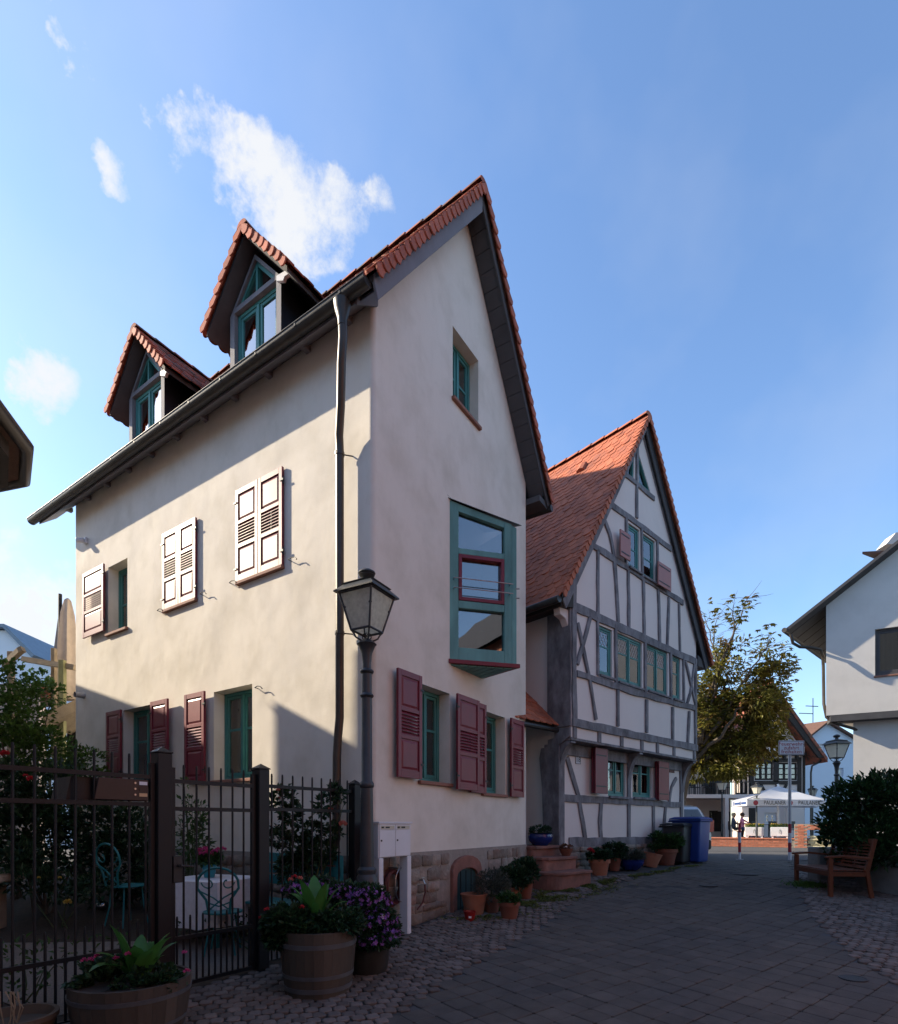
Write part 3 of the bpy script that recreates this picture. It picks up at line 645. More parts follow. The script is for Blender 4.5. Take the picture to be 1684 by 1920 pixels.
# downpipe with hopper, bends and cast-iron foot
u_p = FL.px(637, 1000, .115)[0]
u_t = FL.px(642, 560, GN)[0]; lerp_ = lambda f: u_t+(u_p-u_t)*f
pts = [FL.p(u_t, GN, gz_-.16), FL.p(u_t, GN-.01, gz_-.40), FL.p(lerp_(.25), .31, gz_-.62), FL.p(lerp_(.62), .21, gz_-.98), FL.p(lerp_(.95), .14, gz_-1.25), FL.p(u_p, .115, gz_-1.4), FL.p(u_p, .115, 4.2), FL.p(u_p+.0, .115, 2.75), FL.p(u_p+.02, .12, 2.55), FL.p(u_p+.03, .13, 2.3), FL.p(u_p+.03, .14, 1.32), FL.p(u_p+.04, .175, 1.22), FL.p(u_p+.13, .185, 1.06), FL.p(u_p+.135, .185, .98)]
mb = MB(); mb.tube(pts, .05, 14); pipe = mb.build('downpipe', m_pipe, H1, smooth=50)
mb = MB(); mb.lathe(FL.p(u_t, GN, gz_-.26), [(.05, -.02), (.052, .05), (.085, .15), (.10, .24)], 16); mb.build('hopper', m_zinc, pipe, smooth=50)
mb = MB(); mb.tube([FL.p(u_p+.135, .185, 1.02), FL.p(u_p+.135, .185, .15)], .058, 14); mb.lathe(FL.p(u_p+.135, .185, .98), [(.06, 0), (.07, .01), (.07, .05), (.06, .06)], 14); mb.build('foot_pipe', m_burg, pipe, smooth=50)
for z in (gz_-1.45, 3.75):
    mb = MB(); mb.lathe(FL.p(u_p, .115, z), [(.051, -.02), (.057, -.02), (.057, .02), (.051, .02)], 14); mb.tube([FL.p(u_p, .115, z), FL.p(u_p-.1, .0, z)], .008, 6); mb.build('pipe_clip', m_pipe, pipe)
# ---- windows
def make_window(parent, fr, rc, n, cols=2, bar=.55, frame=m_teal, fw=.05, curtain=True, sill=None, gl=None, dp=.06, cmat=None, opening=None, lead=False, vbar=False, cur_off=.09):
    u0, u1, z0, z1 = rc; gl = gl or m_glass
    mb = MB()
    mb.box(fr, u0, u0+fw, n-dp, n, z0, z1); mb.box(fr, u1-fw, u1, n-dp, n, z0, z1); mb.box(fr, u0+fw, u1-fw, n-dp, n-.002, z0, z0+fw*1.2); mb.box(fr, u0+fw, u1-fw, n-dp, n-.002, z1-fw, z1)
    w = mb.build('window', frame, parent, bev=.004)
    a0, a1, b0, b1 = u0+fw, u1-fw, z0+fw*1.2, z1-fw; cw = (a1-a0)/cols; sw = fw*.8
    for c in range(cols):
        p, q = a0+c*cw, a0+(c+1)*cw
        if c: mb2 = MB(); mb2.box(fr, p-fw*.45, p+fw*.45, n-dp+.01, n+.008, b0, b1); mb2.build('mullion', frame, w, bev=.004)
        mb2 = MB(); e = .004
        sp, sq = p+(fw*.45 if c else 0)+e, q-(fw*.45 if c < cols-1 else 0)-e
        mb2.box(fr, sp, sp+sw, n-dp+.012, n-.012, b0+e, b1-e); mb2.box(fr, sq-sw, sq, n-dp+.012, n-.012, b0+e, b1-e)
        mb2.box(fr, sp+sw, sq-sw, n-dp+.012, n-.014, b0+e, b0+e+sw*1.2); mb2.box(fr, sp+sw, sq-sw, n-dp+.012, n-.014, b1-e-sw, b1-e)
        mb2.build('sash', frame, w, bev=.003)
        panes = [(b0+e+sw, b1-e-sw)]
        if bar:
            zb_ = b0+(b1-b0)*bar
            mb2 = MB(); mb2.box(fr, sp+sw-.002, sq-sw+.002, n-dp+.014, n-.016, zb_-sw*.4, zb_+sw*.4); mb2.build('glazing_bar', frame, w, bev=.002)
            panes = [(b0+e+sw, zb_-sw*.4), (zb_+sw*.4, b1-e-sw)]
        for i, (za, zc) in enumerate(panes):
            mb2 = MB(); mb2.box(fr, sp+sw-.006, sq-sw+.006, n-dp*.6, n-dp*.6+.006, za-.006, zc+.006); mb2.build('pane', gl, w)
            if lead and i == len(panes)-1:
                mb2 = MB(); ww, hh = sq-sp-2*sw, zc-za; x0 = sp+sw; k = max(2, round(ww/.09)); m_ = max(2, round(hh/.13))
                for a_ in range(-m_, k+m_):
                    for sg in (1, -1):
                        P = []
                        for t in range(41):
                            f_ = t/40; x = x0+(a_/k)*ww+sg*f_*ww*(m_/k)
                            if x0 <= x <= x0+ww: P.append(fr.p(x, n-dp*.6+.009, za+f_*hh))
                        if len(P) > 1: mb2.tube([P[0], P[-1]], .0035, 4, caps=False)
                if mb2.v: mb2.build('lead_came', m_signw, w)
    if curtain:
        mb2 = MB(); N_ = 40; cn = n-dp-cur_off
        for part in ((0, .36), (.64, 1)) if curtain == 'split' else ((0, 1),):
            st = len(mb2.v)
            for i in range(N_+1):
                t = part[0]+(part[1]-part[0])*i/N_; u = u0+.02+(u1-u0-.04)*t; dn = .02*math.sin(i*1.3)+.008*math.sin(i*3.1)
                for z in (z0+.02, z1-.02): mb2.v.append(tuple(fr.p(u, cn+dn, z)))
            mb2.f += [(st+2*i, st+2*i+1, st+2*i+3, st+2*i+2) for i in range(N_)]
        mb2.build('curtain', cmat or m_curt, w, flip=False, smooth=80)
    if sill:
        mb2 = MB(); mb2.box(fr, u0-.035, u1+.035, n, sill, z0-.05, z0-.003); mb2.build('sill', m_sill, w, bev=.006)
    return w
def make_shutter(parent, fr, u0, u1, z0, z1, n, mat=m_burg, th=.035, louvre=(.40, .62), hinge=None, ang=0, nslat=7):
    """panelled shutter with a louvred middle field; ang turns it about its hinge edge"""
    if ang:
        hu = u0 if hinge == 'l' else u1; a = R(ang); o = fr.p(hu, n, 0); x = fr.x*math.cos(a)+fr.y*math.sin(a); y = fr.y*math.cos(a)-fr.x*math.sin(a); fr = Fr(o, x, y); u0, u1 = u0-hu, u1-hu; n = 0
    h = z1-z0; st = .062; mb = MB(); e = .0015; A, B = z0+h*louvre[0], z0+h*louvre[1]
    mb.box(fr, u0, u0+st, n, n+th, z0, z1); mb.box(fr, u1-st, u1, n, n+th, z0, z1)
    for a, b in ((z0, z0+st*1.5), (A-st*.8, A), (B, B+st*.8), (z1-st*1.2, z1)): mb.box(fr, u0+st, u1-st, n+e, n+th-e, a, b)
    s = mb.build('shutter', mat, parent, bev=.003)
    for a, b in ((z0+st*1.5, A-st*.8), (B+st*.8, z1-st*1.2)):
        mb = MB(); p0, p1 = u0+st, u1-st; mb.box(fr, p0, p1, n+.008, n+.018, a, b)
        vs = [fr.p(u, nn, z) for nn, i in ((n+.018, .014), (n+.028, .04)) for u, z in ((p0+i, a+i), (p1-i, a+i), (p1-i, b-i), (p0+i, b-i))]
        mb.add(vs, [(0, 1, 5, 4), (1, 2, 6, 5), (2, 3, 7, 6), (3, 0, 4, 7), (4, 5, 6, 7)]); mb.build('panel', mat, s)
    for k in range(nslat):
        zc = A+(B-A)*(k+.5)/nslat; d = (B-A)/nslat*.52
        mb = MB(); vs = []
        for u in (u0+st-.002, u1-st+.002):
            vs += [fr.p(u, n+.003, zc+d), fr.p(u, n+.003, zc+d-.007), fr.p(u, n+th-.002, zc-d), fr.p(u, n+th-.002, zc-d+.007)]
        mb.add(vs, [(0, 1, 2, 3), (4, 5, 6, 7), (0, 1, 5, 4), (1, 2, 6, 5), (2, 3, 7, 6), (3, 0, 4, 7)]); mb.build('slat', mat, s)
    hu = u0 if hinge == 'l' else u1; sg = 1 if hinge == 'l' else -1
    if hinge:
        for z in (z0+h*.14, z0+h*.86):
            mb = MB(); mb.box(fr, hu-sg*.03, hu+sg*.035, n+th, n+th+.008, z-.012, z+.012); mb.cyl(fr.p(hu-sg*.008, n+th*.6, z-.05), fr.p(hu-sg*.008, n+th*.6, z+.05), .009, seg=8); mb.build('hinge', m_black, s)
    return s
def hold(parent, fr, u, z, sg):
    """wrought-iron shutter dog on the wall"""
    mb = MB(); mb.tube([fr.p(u, 0, z), fr.p(u, .05, z)], .006, 6); mb.tube([fr.p(u, .05, z), fr.p(u+sg*.06, .055, z+.012), fr.p(u+sg*.12, .055, z), fr.p(u+sg*.16, .055, z-.035)], [.007, .006, .006, .009], 6)
    mb.build('shutter_dog', m_black, parent)
win = {}
def inner(rc): return (rc[0]+.005, rc[1]-.005, rc[2]+.005, rc[3]-.005)
win['s_up1'] = make_window(H1, FL, inner(WO['s_up1']), -.17, 2, .45, sill=.05)
win['s_gr1'] = make_window(H1, FL, inner(WO['s_gr1']), -.17, 2, .58, sill=.05, curtain='split')
win['s_gr2'] = make_window(H1, FL, inner(WO['s_gr2']), -.17, 2, .58, sill=.05, curtain='split')
for k in ('s_up2', 's_up3'): win[k] = make_window(H1, FL, inner(WO[k]), -.17, 2, .58, sill=.055, curtain=False)
win['g_att'] = make_window(H1, FG, inner(WO['g_att']), -.15, 2, .5, sill=.05, curtain='split')
win['g_gr1'] = make_window(H1, FG, inner(WO['g_gr1']), -.17, 2, .58, sill=.05)
win['g_gr2'] = make_window(H1, FG, inner(WO['g_gr2']), -.17, 2, .58, sill=.05)
# upper shutters on the sunny side: one folded open, two pairs closed
def shut(fr, pts, n, **k):
    u0, u1, z0, z1 = openpx(fr, pts, n); return make_shutter(H1, fr, u0, u1, z0, z1, n, **k)
shut(FL, (158, 1077, 1197, 197, 1058, 1184), .05, hinge='l')
for k, ns in (('s_up2', 6), ('s_up3', 6)):
    u0, u1, z0, z1 = WO[k]; mid = (u0+u1)/2
    make_shutter(H1, FL, u0-.03, mid-.004, z0-.005, z1+.02, .012, hinge='l'); make_shutter(H1, FL, mid+.004, u1+.03, z0-.005, z1+.02, .012, hinge='r')
    hold(win[k], FL, u0-.16, z0+.02, -1); hold(win[k], FL, u1+.16, z0+.02, -1)
shut(FL, (202, 1337, 1468, 229, 1330, 1466), .05, hinge='l'); shut(FL, (285, 1317, 1470, 317, 1310, 1468), .07, hinge='r'); shut(FL, (349, 1304, 1470, 386, 1296, 1468), .05, hinge='l')
hold(win['s_gr2'], FL, WO['s_gr2'][0]-.12, WO['s_gr2'][3]-.08, -1)
shut(FG, (743, 1251, 1455, 788, 1270, 1463), .06, hinge='r'); shut(FG, (880, 1312, 1484, 909, 1323, 1490), .03, hinge='r'); shut(FG, (855, 1301, 1477, 896, 1314, 1486), .11, hinge='l'); shut(FG, (956, 1346, 1492, 980, 1354, 1497), .06, hinge='l')
# small wall fittings
p = FL.px(163, 1015); mb = MB(); mb.box(FL, p[0]-.05, p[0]+.05, 0, .05, p[1]-.05, p[1]+.05); mb.cyl(FL.p(p[0], .05, p[1]), FL.p(p[0]+.06, .15, p[1]-.03), .045, .05); mb.build('wall_spotlight', m_white, H1, bev=.004)
p = FL.px(158, 1305); mb = MB(); mb.tube([FL.p(p[0], 0, p[1]), FL.p(p[0], .16, p[1])], .05, 14, caps=False); mb.tube([FL.p(p[0], .0, p[1]), FL.p(p[0], .159, p[1])], .042, 14, caps=False); mb.build('vent_pipe', m_galv, H1, smooth=40)
# ---- the wedge-shaped bay window
W1, PP, W2 = (1.60, 0), (2.30, .63), (2.52, 0)
def gp(q): return FG.p(q[0], q[1], 0)
a = gp(W1); b = gp(PP); FB = Fr(a, b-a, Vector((b.y-a.y, -(b.x-a.x), 0))); BL = (b-a).length
zt = lambda u: 6.02-.22*u/BL
zlo = 3.80
BAY = MB(); cs = .13
def bx(u0, u1, z0, z1a, z1b, n0=-.1, n1=.0): BAY.prism(FB, [(u0, z0), (u1, z0), (u1, z1b), (u0, z1a)], n0, n1)
bx(0, cs, zlo, zt(0), zt(cs)); bx(BL-.13, BL-.02, zlo, zt(BL-.13), zt(BL-.02))
bx(BL-.015, BL+.06, zlo, zt(BL), zt(BL+.06)-.02, -.13, -.012)
rails = [(5.37, 5.29), (4.635, 4.53), (3.975, zlo)]
BAY.prism(FB, [(cs, zt(cs)-.11), (BL-.13, zt(BL-.13)-.09), (BL-.13, zt(BL-.13)), (cs, zt(cs))], -.1, -.003)
for h_, l_ in rails: BAY.box(FB, cs, BL-.13, -.1, -.003, l_, h_)
bay = BAY.build('bay_window', m_tealw, H1, bev=.004)
mb = MB(); mb.prism(FB, [(cs-.02, 5.36), (BL-.11, 5.36), (BL-.11, zt(BL)-.08), (cs-.02, zt(0)-.10)], -.07, -.062); mb.build('pane', m_glassb, bay)
mb = MB(); mb.box(FB, cs-.02, BL-.11, -.07, -.062, 3.96, 4.54); mb.build('pane', m_glassb, bay)
mb = MB(); mb.box(FB, cs+.03, BL-.16, -.072, -.064, 4.67, 5.26); mb.build('pane', m_glassb, bay)
mb = MB(); e = .05; mb.box(FB, cs+.003, cs+e, -.09, .006, 4.64, 5.287); mb.box(FB, BL-.13-e, BL-.133, -.09, .006, 4.64, 5.287); mb.box(FB, cs+e, BL-.13-e, -.09, .004, 4.64, 4.64+e); mb.box(FB, cs+e, BL-.13-e, -.09, .004, 5.287-e, 5.287); mb.build('red_sash', m_burg, bay, bev=.003)
# far flank, soffit board, flashing, railing
b2 = gp(W2); FB2 = Fr(b, b2-b, Vector((b2.y-b.y, -(b2.x-b.x), 0))); L2 = (b2-b).length
mb = MB(); mb.box(FB2, .08, L2, -.06, -.003, zlo, 5.74); mb.build('flank', m_tealw, bay)
tri = [FB.p(-.02, .03, 0), FB.p(BL+.1, .03, 0), gp((W2[0]+.05, 0)), gp((W1[0]-.02, 0))]
mb = MB(); k = 4; mb.add([(v.x, v.y, zlo-.06) for v in tri]+[(v.x, v.y, zlo-.003) for v in tri], [(i, (i+1) % k, (i+1) % k+k, i+k) for i in range(k)]+[(0, 1, 2, 3), (7, 6, 5, 4)]); mb.build('base_board', m_burg, bay, bev=.004)
for i in range(7):
    t0, t1 = i/7, (i+.86)/7
    q = [gp((W1[0]+.03, .0)).lerp(gp((PP[0], PP[1])), t) for t in (t0, t1)]; r_ = [gp((W1[0]+.03, .0)).lerp(gp((W2[0], 0)), t) for t in (t0, t1)]
    mb = MB(); ps = [q[0], q[1], r_[1], r_[0]]; mb.add([(v.x, v.y, zlo-.078) for v in ps]+[(v.x, v.y, zlo-.063) for v in ps], [(i2, (i2+1) % 4, (i2+1) % 4+4, i2+4) for i2 in range(4)]+[(0, 1, 2, 3), (7, 6, 5, 4)]); mb.build('soffit_batten', m_tealw, bay)
mb = MB(); vs = [FB.p(-.04, .03, zt(0)+.012), FB.p(BL+.12, .03, zt(BL)-.012), gp((W2[0]+.06, 0))+Vector((0, 0, 5.99)), gp((W1[0]-.06, 0))+Vector((0, 0, 6.06))]
mb.add(vs+[v+Vector((0, 0, .006)) for v in vs], [(i, (i+1) % 4, (i+1) % 4+4, i+4) for i in range(4)]+[(0, 1, 2, 3), (7, 6, 5, 4)]); mb.build('flashing', m_zinc, bay)
for z in (4.92, 4.785):
    mb = MB(); mb.tube([FB.p(.04, .06, z), FB.p(BL-.02, .06, z)], .007, 8)
    for u in (.055, BL-.06): mb.tube([FB.p(u, 0, z), FB.p(u, .062, z)], .007, 6)
    mb.tube([FB.p(BL+.04, -.02, z-.03), FB.p(BL+.10, .0, z-.03)], .009, 6); mb.build('guard_rail', m_steel, bay)
mb = MB(); mb.box(FB, .05, BL-.1, -.5, -.48, zlo+.02, zlo+.6); mb.box(FB, .0, BL-.1, -.6, -.12, zlo+.0, zlo+.015); mb.build('inner_board', m_curt, bay)
# ---- dormers
def dormer(t, first):
    D = bpy.data.objects.new('dormer', None); COL.objects.link(D); D.parent = H1
    FD = Fr(FL.p(t, 0, 0), FL.x, FL.y)            # u along the eave, n outwards
    nf = -.17; zb_ = roof_z(nf)-.1; wz = 8.95; ap = 9.56
    mb = MB(); hw = DHW; we = (-.46, .46, 8.14, 8.95)
    t_l = lambda u: ap-abs(u)*1.10
    tri = [(-.43, 9.02), (.43, 9.02), (0, 9.02+.43*1.10)]
    wall_sheet(mb, FD, [(-hw, zb_), (hw, zb_), (hw, t_l(hw)), (0, ap), (-hw, t_l(hw))], [rect(*we), tri], nf, .12)
    mb.build('dormer_front', m_board if False else MATS['eaves_board_grey'], D, flip=False)
    mb = MB(); mb.prism(FD, [(-u_, z_) for u_, z_ in ((hw-.04, 8.93), (hw+.22, 8.89), (hw+.22, 8.82), (hw+.13, 8.83), (hw+.10, 8.79), (hw-.04, 8.86))], nf+.003, nf+.05); mb.build('corbel', m_signw, D, bev=.004)
    for s in (-1, 1):
        mb = MB(); mb.add([FD.p(s*(hw+.003), nf, zb_), FD.p(s*(hw+.003), nf, t_l(hw)-.02), FD.p(s*(hw+.003), nf-.65, t_l(hw)-.02)], [(0, 1, 2)]); mb.build('dormer_cheek', m_anth, D, flip=False)
    w = make_window(D, FD, we, nf-.06, 2, None, curtain=False, fw=.055, gl=m_glassb)
    # triangular light above
    mb = MB(); e = .05
    def band(P, Q, w_):
        P = Vector(P); Q = Vector(Q); d = (Q-P).normalized(); nn = Vector((-d.y, d.x)); c = (Vector((0, 9.16))-P).dot(nn); nn = nn if c > 0 else -nn
        mb.prism(FD, [tuple(P), tuple(Q), tuple(Q+nn*w_-d*w_*.2), tuple(P+nn*w_+d*w_*.2)], nf-.1, nf-.04)
    band(tri[0], tri[1], .04); band(tri[0], tri[2], .045); band(tri[1], tri[2], .045); mb.box(FD, -.022, .022, nf-.095, nf-.035, 9.04, 9.42); mb.build('gable_light', m_teal, D)
    mb = MB(); mb.prism(FD, [(-.40, 9.04), (.40, 9.04), (0, 9.04+.40*1.1)], nf-.085, nf-.078); mb.build('pane', m_glassb, D)
    # roof
    back = -(RIDGE_U-(RIDGE_Z-DAP)/SL)             # where the dormer ridge meets the main roof
    for s in (-1, 1):
        zl = DAP-DRH*1.11
        bl = -(RIDGE_U-(RIDGE_Z-zl)/SL)
        vs = [FD.p(0, .0, DAP), FD.p(s*DRH, .0, zl), FD.p(s*DRH, bl-.1, zl), FD.p(0, back-.15, DAP)]
        m2 = MB(); m2.add(vs+[v-Vector((0, 0, .07)) for v in vs], [(0, 1, 2, 3), (4, 5, 6, 7), (0, 1, 5, 4), (1, 2, 6, 5), (2, 3, 7, 6), (3, 0, 4, 7)]); m2.build('dormer_roof', m_soffit, D)
        FS = Fr(FD.p(0, 0, 0), -FD.y, FD.x*s)      # u runs back from the front edge, n sideways
        ln = math.hypot(DRH, DAP-zl)
        def sk(u, q, s=s): return u > -(bl)-.0+((-back+bl)*(1-q)) + .12 if False else u > (-back)+(-bl+back)*q+.1
        slope_tiles(FS, (0, DAP), (DRH+.02, zl-.02), -.03, -back+.3, .18, .165, D, m_tile1, (lambda c, r_: True) if s < 0 else (lambda c, r_: c < 1), skip=sk, vmat=m_tilev)
        verge_tiles(FS, -.035, -FS.x, (0, DAP), (DRH+.02, zl-.02), .165, D, m_tilev, .11)
    ridge(Fr(FD.p(0, 0, 0), -FD.y, FD.x), 0, DAP+.05, -.05, -back, D, s=.85)
    # valley flashing
    mb = MB(); zl = DAP-DRH*1.11; bl = -(RIDGE_U-(RIDGE_Z-zl)/SL); v0 = FD.p(-DRH, bl+.02, zl+.03); v1 = FD.p(-DRH-.16, bl+.02, roof_z(bl+.02)+.06); mb.add([v0, v1, FD.p(-.1, back, DAP+.02), FD.p(0, back, DAP+.02)], [(0, 1, 2, 3)]); mb.build('valley_sheet', m_galv, D, flip=False)
    return D
for i, t in enumerate(DT): dormer(t, i == 0)
# ================================================================== the half-timbered house
K0 = Vector((2.02, 10.3, 0)); HX = Vector((.738, .6745, 0)); HN = Vector((.6745, -.738, 0))
FH = Fr(K0, HX, HN)                          # gable front: u along the street, n outwards
FS2 = Fr(K0, (-.6745, .738, 0), (-.738, -.6745, 0))   # left side wall
H2 = thing('half_timbered_house', 'narrow half-timbered house with grey beams, white panels and steep orange tiled roof', 'house', (K0.x, K0.y, .45))
HW, JN = 5.18, .30
R2U, R2Z, E2L, E2R, E2Z = 2.58, 10.08, -.42, 5.72, 5.52
V2 = .40                                     # verge: offset of the roof's front edge
JZ = FH.px(1079, 1361, JN)[1]               # underside of the bottom beam of the jetty
UP = lambda x, y: FH.px(x, y, JN); LO = lambda x, y: FH.px(x, y, 0)
# openings
U2 = {}
U2['w1'] = openpx(FH, (1123, 1172, 1265, 1148, 1181, 1272), JN); U2['w2'] = openpx(FH, (1158, 1187, 1277, 1204, 1204, 1292), JN)
U2['w3'] = openpx(FH, (1213, 1208, 1294, 1252, 1223, 1306), JN); U2['w4'] = openpx(FH, (1261, 1229, 1309, 1276, 1235, 1314), JN)
U2['a1'] = openpx(FH, (1178, 980, 1062, 1199, 994, 1075), JN); U2['a2'] = openpx(FH, (1206, 1001, 1081, 1228, 1014, 1093), JN)
G2 = {'g1': openpx(FH, (1140, 1408, 1492, 1173, 1414, 1494), 0), 'g2': openpx(FH, (1186, 1417, 1494, 1222, 1423, 1496), 0)}
gz2 = lambda u: R2Z-.1-(R2U-u)*(R2Z-E2Z)/(R2U-E2L) if u < R2U else R2Z-.1-(u-R2U)*(R2Z-E2Z)/(E2R-R2U)
tl = [UP(1168, 884), UP(1188, 898), UP(1189, 843)]; tr_ = [UP(1198, 906), UP(1220, 925), UP(1198, 851)]
mb = MB()
wall_sheet(mb, FH, [(0, JZ-.22), (HW, JZ-.22), (HW, gz2(HW)), (R2U, gz2(R2U)), (0, gz2(0))], [rect(*v) for v in U2.values()]+[tl, tr_], JN, .14)
wall_sheet(mb, FH, [(0, .3), (HW, .3), (HW, JZ), (0, JZ)], [rect(*v) for v in G2.values()], 0, .2)
mb.quad(FH.p(0, JN, JZ-.22), FH.p(HW, JN, JZ-.22), FH.p(HW, -.05, JZ-.22), FH.p(0, -.05, JZ-.22))
mb.quad(FS2.p(0, 0, .3), FS2.p(9, 0, .3), FS2.p(9, 0, 5.95), FS2.p(0, 0, 5.95)); mb.quad(FH.p(0, 0, JZ-.22), FH.p(0, JN, JZ-.22), FH.p(0, JN, 5.95), FH.p(0, 0, 5.95))
mb.quad(FH.p(HW, JN, JZ-.22), FH.p(HW, -9, JZ-.22), FH.p(HW, -9, 5.9), FH.p(HW, JN, 5.9)); mb.quad(FH.p(HW, 0, .3), FH.p(HW, -9, .3), FH.p(HW, -9, JZ), FH.p(HW, 0, JZ))
mb.build('wall', m_wall2, H2, flip=False)
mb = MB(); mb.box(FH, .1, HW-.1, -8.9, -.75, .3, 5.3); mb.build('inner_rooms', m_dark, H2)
rb = random.Random(4)
def beam(pts, w, n, conv, name='beam', mat=m_timber, th=.03, jit=.012, w1=None):
    """a hewn timber along a polyline of photo points on the wall plane"""
    P = [Vector(conv(*p)) for p in pts]; Q = []
    for a, b in zip(P, P[1:]):
        k = max(2, int((b-a).length/.28))
        for i in range(k): Q.append(a.lerp(b, i/k))
    Q.append(P[-1]); L_, R_ = [], []
    for i, p in enumerate(Q):
        d = (Q[min(i+1, len(Q)-1)]-Q[max(i-1, 0)]).normalized(); nn = Vector((-d.y, d.x)); ww = w+(0 if w1 is None else (w1-w)*i/(len(Q)-1))
        e = 0 if i in (0, len(Q)-1) else 1
        L_.append(p+nn*(ww/2+e*rb.uniform(-jit, jit))); R_.append(p-nn*(ww/2+e*rb.uniform(-jit, jit)))
    poly = [tuple(v) for v in L_]+[tuple(v) for v in R_[::-1]]; k = len(L_)
    m = MB(); vs = [FH.p(u, n-.01, z) for u, z in poly]+[FH.p(u, n+th, z) for u, z in poly]; N_ = len(poly)
    fs = [(i, (i+1) % N_, (i+1) % N_+N_, i+N_) for i in range(N_)]+[(N_+i, N_+i+1, N_+N_-2-i, N_+N_-1-i) for i in range(k-1)]
    m.add(vs, fs); return m.build(name, mat, H2, bev=.004)
B = [  # (points, width)
 ([(1076, 1062), (1075, 1230), (1077, 1356)], .13), ([(1072, 1136), (1150, 1172), (1230, 1208), (1305, 1242)], .165), ([(1136, 940), (1195, 983), (1258, 1030)], .125),
 ([(1101, 1017), (1190, 1074), (1280, 1131)], .13), ([(1160, 882), (1194, 908), (1226, 936)], .10), ([(1193.5, 826), (1193, 972)], .085),
 ([(1120, 1030), (1120, 1153)], .085), ([(1129, 968), (1142, 1002), (1150, 1042), (1154, 1092), (1158, 1167)], .09), ([(1177, 1068), (1178, 1178)], .08), ([(1205, 1084), (1207, 1196)], .085),
 ([(1233, 1106), (1236, 1208)], .085), ([(1253, 1120), (1250, 1214)], .075), ([(1272, 1132), (1274, 1226)], .06),
 ([(1173, 968), (1172.5, 1062)], .07), ([(1202, 990), (1203, 1082)], .06), ([(1231, 1012), (1232, 1098)], .07),
 ([(1119, 1158), (1120, 1266)], .07), ([(1153, 1172), (1154, 1284)], .085), ([(1208.5, 1200), (1209, 1302)], .08), ([(1256, 1222), (1257, 1314)], .085), ([(1280, 1234), (1281, 1318)], .075),
 ([(1081, 1168), (1093, 1221), (1105, 1279), (1116, 1350)], .085), ([(1105, 1158), (1090, 1214), (1081, 1246)], .085), ([(1284, 1240), (1296, 1290), (1304, 1325)], .07), ([(1301, 1246), (1293, 1300), (1287, 1320)], .065),
 ([(1080, 1263), (1190, 1299), (1304, 1329)], .12), ([(1157, 1294), (1157, 1362)], .085), ([(1211, 1312), (1211, 1374)], .085), ([(1260, 1326), (1260, 1388)], .085), ([(1291, 1334), (1288, 1394)], .075),
 ([(1303, 1236), (1303, 1402)], .10), ([(1072, 1354), (1190, 1379), (1306, 1403)], .15)]
for i, (pts, w) in enumerate(B): beam(pts, w, JN+(.0012 if i % 2 else 0)+i*.0004, UP)
# raking rafters of the gable frame
for sgn in (0, 1):
    us = [(E2L+.42, R2U)] if not sgn else [(R2U, HW)]
    for a, b_ in us:
        m = MB(); z = lambda u: gz2(u)-.03
        m.prism(FH, [(a, z(a)), (b_, z(b_)), (b_, z(b_)-.22), (a, z(a)-.22)], JN-.01, JN+.022); m.build('beam', m_timber, H2)
# joist ends of the jetty and the plate below them
for x, y in ((1077, 1372), (1123, 1381), (1165, 1389), (1203, 1396), (1232, 1402), (1263, 1408), (1301, 1415)):
    u = UP(x, y)[0]; m = MB(); m.box(FH, max(-.01, u-.055), min(HW+.01, u+.055), -.1, JN+.028, JZ-.235, JZ-.01); m.build('joist_end', m_timber, H2, bev=.008)
m = MB(); m.box(FH, -.01, HW+.01, -.02, JN+.015, JZ-.275, JZ-.225); m.build('jetty_plate', m_timber, H2, bev=.006)
m = MB(); m.box(FH, -.02, HW, -.01, .045, JZ-.50, JZ-.28); m.build('beam', m_timber, H2, bev=.006)
BL_ = [([(1066, 1580), (1160, 1579), (1282, 1576)], .2), ([(1056, 1496), (1160, 1502), (1274, 1509)], .135), ([(1062, 1420), (1083, 1492), (1096, 1572)], .11), ([(1126, 1506), (1124, 1540), (1126, 1574)], .11),
 ([(1178, 1508), (1178, 1574)], .12), ([(1224, 1510), (1224, 1574)], .1), ([(1247, 1511), (1242, 1566)], .085), ([(1267, 1459), (1258, 1476), (1253, 1507)], .085), ([(1178.5, 1405), (1178, 1498)], .13), ([(1276, 1412), (1277, 1572)], .14)]
for i, (pts, w) in enumerate(BL_): beam(pts, w, .002+i*.0005, LO)
# corner post with carved shoulder, seen on both faces
m = MB(); m.box(FH, -.03, .17, -.30, .04, 1.05, JZ-.30); m.build('corner_post', m_timber, H2, bev=.012)
m = MB(); m.prism(FS2, [(-.06, 1.1), (.30, 1.1), (.34, 2.2), (.40, JZ-.55), (.36, JZ-.36), (.2, JZ-.36), (.2, JZ-.22), (.05, JZ-.2), (.05, JZ-.04), (-.3, JZ-.04), (-.3, JZ-.2), (-.06, JZ-.34)], .005, .045); m.build('corner_post', m_timber, H2, bev=.006)
m = MB(); m.box(FS2, -JN-.01, .22, .003, .04, JZ-.02, 5.86); m.build('corner_post', m_timber, H2, bev=.01)
def bracket(u, half=.07):
    P = []
    for i in range(9):
        a = math.pi/2*i/8; P.append((.03+(JN-.02)*(1-math.cos(a)), JZ-1.02+.70*math.sin(a)))
    poly = [(.03, JZ-1.02)]+P[1:]+[(JN, JZ-.285), (.03, JZ-.285)]
    fr = Fr(FH.p(u, 0, 0), FH.y, FH.x); m = MB(); m.prism(fr, poly, -half, half); m.build('bracket', m_timber, H2, bev=.006)
bracket(.06); bracket(LO(1178, 1450)[0]); bracket(HW-.1)
